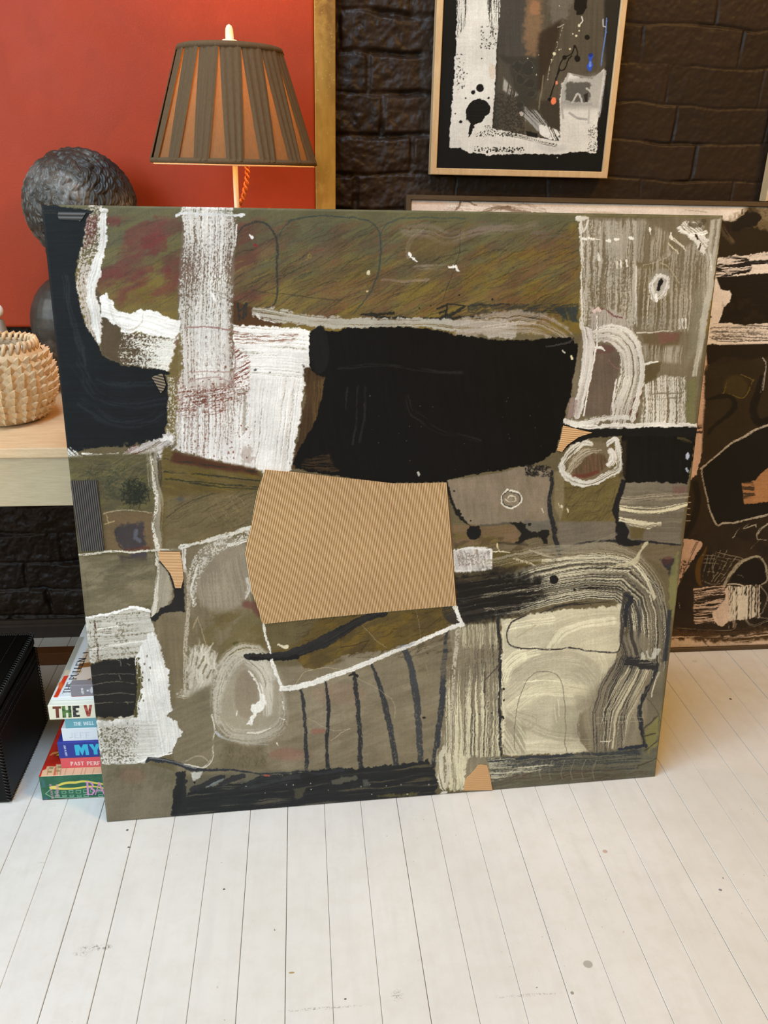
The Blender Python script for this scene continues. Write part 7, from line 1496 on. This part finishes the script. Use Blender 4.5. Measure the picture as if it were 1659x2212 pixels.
def book(name_label, x0, x1, y0, y1, z0_, z1_, spine_fn, cover_fn, spine_c, cover_c, page_c=(226, 220, 204), name='book', cat='book', cov_res=.0009, hb=.0):
    b_ = empty(name, ((x0 + x1) / 2, (y0 + y1) / 2, z0_), name_label, cat, 'books in the floor stack beside the trunk')
    e = .0004
    nu = int((x1 - x0) / .00035); nz_ = max(24, int((z1_ - z0_) / .0003))
    sp = Sheet((x0, y0, z0_ + e), (x1 - x0, 0, 0), (0, 0, z1_ - z0_ - 2 * e), nu, nz_, spine_c, .97)
    if spine_fn: spine_fn(sp)
    sp.mesh('spine', M_book, T=.0022, round_=.0008, relief=.0003, parent=b_)
    cv = Sheet((x0, y0 + .0004, z1_), (x1 - x0, 0, 0), (0, y1 - y0 - .0004, 0), int((x1 - x0) / cov_res), int((y1 - y0) / cov_res), cover_c, .97)
    if cover_fn: cover_fn(cv)
    o = cv.mesh('cover', M_book, T=.0022, round_=.0006, relief=.0002, parent=b_)
    box('back_cover', (x0, y0 + .0004, z0_), (x1, y1, z0_ + .0022), plain('cover_board', cover_c, .4, var=.03), b_, .0004)
    box('pages', (x0 + .003, y0 + .0023, z0_ + .0023), (x1 - .003, y1 - .003, z1_ - .0023), plain('page_block', page_c, .8, var=.05, scale=300, stretch=(.1, .1, 6)), b_, 0)
    return b_
zg = .053; z1s = .053; PY = 1.248
d1 = crop(80, 1540, .096444); d2 = crop(80, 1370, .096444)
def sp_green(s):
    s.mottle([(80, 1660), (400, 1660), (400, 1740), (80, 1740)], [(62, 116, 84), (44, 92, 70)], 9, 0, 2, .6, 3)
    s.poly(d1((90, 1480), (160, 1500), (200, 1660), (110, 1640)), (70, 110, 128), soft=5, op=.7); s.poly(d1((150, 1880), (260, 1900), (240, 1990), (150, 1990)), (66, 108, 138), soft=5, op=.7)
    s.stroke(d1((290, 1670), (420, 1650), (560, 1590), (720, 1560), (860, 1560), (1000, 1535), (1150, 1540), (1300, 1570), (1450, 1590), (1700, 1640)), [3, 4, 5, 5, 5, 4.5, 4, 4, 4, 4], (228, 208, 96)); s.stroke(d1((300, 1680), (420, 1690), (600, 1700), (800, 1695), (1000, 1670), (1150, 1650), (1300, 1650), (1480, 1685), (1700, 1700)), [4, 5, 4.5, 4, 4, 4, 3, 4, 4], (228, 208, 96))
    s.ell(*d1((370, 1670))[0], 7, 3.6, (232, 212, 110))
    for X, Yt, Yb, w_ in ((430, 1760, 1800, 60), (600, 1755, 1800, 90), (760, 1740, 1790, 90), (925, 1735, 1795, 110), (1090, 1725, 1780, 110), (1240, 1720, 1770, 90), (455, 1850, 1880, 100), (615, 1845, 1870, 90), (778, 1843, 1873, 90), (945, 1843, 1873, 90), (1100, 1830, 1870, 100), (1400, 1720, 1770, 90), (1420, 1830, 1870, 90)):
        s.stroke(d1((X - w_ / 2, Yt), (X + w_ / 2, Yt - 4), (X + w_ / 2, Yb), (X - w_ / 2 + 6, Yb + 2), (X - w_ / 2, Yt)), 1.1, (150, 196, 166), smooth=False)
    s.stroke(d1((320, 1700), (190, 1810), (330, 1890), (700, 1905), (1200, 1890), (1800, 1870)), 1.1, (170, 206, 180), smooth=False)
    # tiny vertical lettering
    write(s, 'HANS W', d1((372, 1915))[0], (-.9, -5.2), (-4.2, 0), (206, 150, 176), 1.2, sp=.3)
    for i in range(7): s.stroke(d1((425, 1880 - i * 42), (480, 1876 - i * 42), (470, 1858 - i * 42), (430, 1862 - i * 42)), 1.1, (206, 150, 176), smooth=False)
    write(s, 'BA', d1((1120, 1822))[0], (25, 1.), (-2.2, -26), (226, 148, 196), 3.4, serif=True, sp=.02)
def cv_green(s):
    s.mottle([(60, 1380), (500, 1380), (500, 1700), (60, 1700)], [(206, 52, 34), (196, 42, 30)], 12, 0, 1.5, .6, 3)
    s.poly(d1((80, 1430), (130, 1290), (210, 1260), (220, 1200), (420, 1190), (430, 1150), (560, 1150), (3000, 1150), (3000, 1360), (80, 1430)), (232, 190, 152), soft=1.2, rag=1)
    for X in (250, 400, 470, 540): s.stroke(d1((X, 1250), (X - 22, 1390)), 1, (150, 84, 60))
    for X, Y in ((320, 1235), (505, 1215), (290, 1320), (470, 1300)): s.poly(d1((X - 45, Y - 26), (X + 45, Y - 26), (X + 38, Y + 26), (X - 48, Y + 26)), (196, 168, 110), soft=1); s.stroke(d1((X - 40, Y), (X + 40, Y)), 1, (120, 96, 60))
    s.poly(d1((400, 1230), (440, 1200), (420, 1400), (360, 1400)), (214, 116, 80), soft=1.5)
    for X in (640, 820, 1000, 1080, 1260, 1500, 1800): s.stroke(d1((X + 20, 1240), (X - 20, 1380)), 1, (180, 120, 96))
    s.stroke(d1((300, 945), (360, 905), (500, 880)), [2.4, 4, 4], (226, 150, 80)); s.poly(d1((380, 962), (500, 890), (500, 965)), (40, 32, 20), soft=1); s.poly(d1((410, 955), (500, 905), (500, 958)), (226, 206, 60), soft=1)
book('thick green spined book with yellow ribbon and pink letters, bottom of the stack', onZ(92, 1729, 0)[0], onZ(92, 1729, 0)[0] + .235, 1.229, 1.229 + .30, 0, zg, sp_green, cv_green, (52, 104, 78), (204, 50, 34))
xp = onY(133, 1660, PY)[0]; zp = onY(130, 1638, PY)[2]
book('coral pink book with white spaced capitals lying on the thick green book', xp, xp + .16, PY, PY + .23, z1s, zp, lambda s: write(s, 'PAST PERF', d1((760, 1172))[0], (7.6, -.14), (-.6, -6.8), (250, 226, 214), 1.9, serif=True, sp=.28), None, (232, 98, 104), (226, 92, 98))
xb = onY(123.5, 1606, PY)[0]; zb_ = onY(123, 1604, PY)[2]
def sp_blue(s):
    s.poly(d1((830, 720), (940, 712), (990, 790), (1030, 705), (1130, 700), (1170, 940), (1095, 945), (1070, 810), (1025, 945), (1010, 945), (945, 830), (955, 948), (870, 952)), (64, 190, 222), soft=.8)
    s.poly(d1((1155, 702), (1250, 698), (1290, 780), (1320, 694), (1420, 690), (1350, 830), (1360, 930), (1275, 934), (1262, 840)), (64, 190, 222), soft=.8)
    write(s, 'LIZZ N UNT', d1((676, 962))[0], (-.55, -2.9), (-3.4, 0), (210, 216, 236), 1.1, sp=.2)
book('royal blue book with huge turquoise capitals resting on the coral pink one', xb, xb + .165, PY - .001, PY + .235, zp + .0002, zb_, sp_blue, None, (52, 64, 150), (56, 62, 150))
xw = onY(131.5, 1578, PY)[0]; zw = onY(131, 1576, PY)[2]
book('plain white book with blind embossed spine between the blue and teal ones', xw, xw + .15, PY + .002, PY + .22, zb_ + .0002, zw, lambda s: write(s, 'JEFF', d1((735, 565))[0], (14, -.3), (-1, -10.5), (214, 218, 226), 2.4, sp=.22, h=-1.2), None, (232, 235, 240), (228, 230, 236))
xt = onY(139, 1560, PY)[0]; zt2 = onY(139, 1553.5, PY)[2]
book('slim teal book with small white capitals under the cream jacketed volume', xt, xt + .14, PY + .002, PY + .21, zw + .0002, zt2, lambda s: write(s, 'THE WELL', d1((822, 280))[0], (6.6, -.3), (-.4, -6.4), (226, 240, 244), 1.7, serif=True, sp=.14), None, (112, 170, 184), (120, 176, 190))
xv = onZ(105, 1538, zt2)[0] + .0; xv = onY(105, 1538, PY)[0]; zv = onY(104, 1524, PY)[2]
def sp_v(s):
    for i, (pts, c, cb) in enumerate([
        (((345, 1620), (540, 1615), (538, 1665), (485, 1668), (500, 1872), (428, 1876), (412, 1672), (350, 1675)), (122, 62, 44), (66, 44, 38)),
        (((552, 1612), (628, 1608), (640, 1700), (700, 1696), (690, 1606), (760, 1604), (778, 1862), (705, 1866), (698, 1760), (648, 1764), (652, 1868), (575, 1870)), (92, 130, 66), (48, 62, 44)),
        (((790, 1604), (945, 1600), (948, 1650), (868, 1654), (872, 1706), (930, 1704), (932, 1752), (878, 1756), (886, 1808), (960, 1806), (962, 1852), (812, 1858)), (48, 44, 48), (112, 104, 100)),
        (((1040, 1592), (1110, 1588), (1150, 1730), (1170, 1586), (1235, 1580), (1190, 1840), (1118, 1844)), (150, 48, 44), (196, 110, 92))]):
        s.poly(d2(*pts), c, soft=.8); s.mottle(d2(*pts), [cb], 4, 30, 1.5, .9, .8, i * 7)
book('wide cream jacketed book with picture-filled capitals, second from the top', xv, xv + .235, PY - .0008, PY + .275, zt2 + .0002, zv, sp_v, None, (238, 232, 206), (238, 234, 216))
zc2 = zv + .008; xq = onZ(114, 1511, zv)[0]
def sp_q(s): s.poly(d2((0, 1400), (3000, 1400), (3000, 1500), (0, 1520)), (240, 240, 240), soft=2)
def cv_q(s):
    s.poly(d2((300, 1470), (1120, 0), (1340, 0), (1500, 400), (1500, 1470)), (236, 234, 230), soft=1)
    s.poly(d2((300, 1440), (820, 300), (900, 60), (1060, 60), (780, 700), (700, 920), (590, 930)), (176, 172, 158), soft=2, op=.9); s.poly(d2((590, 930), (700, 920), (760, 800), (640, 800)), (224, 200, 170), soft=3)
    s.poly(d2((355, 1440), (600, 935), (712, 922), (450, 1440)), (226, 66, 34), soft=1.2); s.ell(*d2((530, 1150))[0], 5, 8, (236, 106, 50), soft=4)
    s.poly(d2((450, 1440), (712, 922), (1080, 100), (1180, 100), (1100, 300), (760, 1090), (720, 1440)), (240, 240, 240), soft=1)
    s.poly(d2((760, 1090), (900, 800), (1000, 560), (1120, 330), (1300, 300), (1400, 1100)), (226, 196, 168), soft=2)
    s.poly(d2((900, 800), (1050, 740), (1180, 720), (1300, 600), (1300, 1000), (760, 1100)), (232, 210, 192), soft=2, op=.8); s.poly(d2((910, 760), (960, 660), (1200, 625), (1220, 720), (1000, 750), (905, 820)), (150, 96, 52), soft=1.5)
    s.ell(*d2((950, 830))[0], 5, 4.5, (214, 174, 130), soft=2); s.poly(d2((1010, 1070), (1200, 985), (1220, 1030), (1060, 1070)), (140, 92, 50), soft=1.5)
    s.stroke(d2((1040, 420), (1140, 410)), 2, (40, 34, 30)); s.stroke(d2((1120, 450), (1000, 720)), 1, (40, 34, 30))
    write(s, 'THE PULLEN', d2((725, 1330))[0], (4.6, -9.8), (-15, .4), (34, 32, 36), 1.8, serif=True, sp=.12)
    s.poly(d2((755, 1430), (775, 1385), (1300, 1375), (1300, 1440), (1000, 1440), (950, 1420), (900, 1438)), (216, 70, 60), soft=1)
book('large white art book with red bar and black serif capitals, under the small grey book', xq, xq + .225, PY + .012, PY + .268, zv + .0002, zc2, sp_q, cv_q, (240, 240, 240), (236, 234, 230))
xg_ = onZ(154, 1505, zc2)[0]; yg = onZ(154, 1505, zc2)[1]; zg_ = onY(151, 1481, yg)[2]
def sp_g(s):
    write(s, 'LIESS', d2((1045, 1340))[0], (-.5, -3.3), (-4, 0), (238, 238, 238), 1.3, sp=.24); s.ell(*d2((1135, 1262))[0], 2.4, 2.2, (226, 226, 228)); s.ell(*d2((1225, 1250))[0], 3, 7, (226, 226, 228), op=.8); s.stroke(d2((1185, 1230), (1190, 1290)), 1.4, (206, 206, 210), cov=.6)
book('small grey book with tiny white lettering, topmost of the stack', xg_, xg_ + .11, yg, yg + .017, zc2 + .0002, zg_, sp_g, None, (142, 136, 142), (150, 140, 140))
# ------------------------------------------------------------------ light
ONLY = None
def area(name, loc, tgt, size, power, c, sy=None):
    l = bpy.data.lights.new(name, 'AREA'); l.energy = power; l.color = c; l.size = size
    if sy: l.shape = 'RECTANGLE'; l.size_y = sy
    o = bpy.data.objects.new(name, l); col.objects.link(o); o.location = loc
    o.rotation_euler = (Vector(tgt) - Vector(loc)).to_track_quat('-Z', 'Y').to_euler(); return o
LI = {'A': 90, 'B': 45, 'C': 45, 'D': 30, 'bulb': 2, 'W': .4}
CO = {k: (1, 1, 1) for k in LI}
RGB = {'A': (.40, .64, .86), 'B': (1.00, 1.20, 1.34), 'C': (.58, .30, .07), 'D': (.52, .70, .92), 'bulb': (1.55, .85, .32), 'W': (1.02, .68, .26)}
if not ONLY:
    for k, v in RGB.items():
        LI[k] *= max(v); CO[k] = tuple(q / max(v) for q in v)
for k in LI:
    if ONLY and ONLY != k: LI[k] = 0
area('daylight_window', (-1.75, -1.95, 2.0), (0.1, 1.2, .5), 1.2, LI['A'], CO['A'], 1.5)
area('daylight_window', (-2.9, .15, 1.9), (0.3, 1.2, .4), 1.0, LI['B'], CO['B'], 1.3)
area('ceiling_lamp', (1.5, .2, 2.6), (.9, 1.5, .3), .4, LI['C'], CO['C'])
area('overhead_fill', (-.2, .9, 2.7), (.2, 1.2, 0), .4, LI['D'], CO['D'])  # added cool fill from overhead, not an opening in the room
l = bpy.data.lights.new('lamp_bulb', 'POINT'); l.energy = LI['bulb']; l.color = CO['bulb']; l.shadow_soft_size = .02
o = bpy.data.objects.new('lamp_bulb', l); o.location = (LX, LY, 1.192); col.objects.link(o)
if ONLY: bpy.data.materials['warm_bulb'].node_tree.nodes['Principled BSDF'].inputs['Emission Strength'].default_value = 0
w = bpy.data.worlds.new('world'); bpy.context.scene.world = w; w.use_nodes = True
w.node_tree.nodes['Background'].inputs[0].default_value = (*CO['W'], 1); w.node_tree.nodes['Background'].inputs[1].default_value = LI['W']
sc = bpy.context.scene
sc.view_settings.view_transform = 'Standard'; sc.view_settings.look = 'None'; sc.view_settings.exposure = 0.0; sc.view_settings.gamma = 1.0; sc.view_settings.use_curve_mapping = False
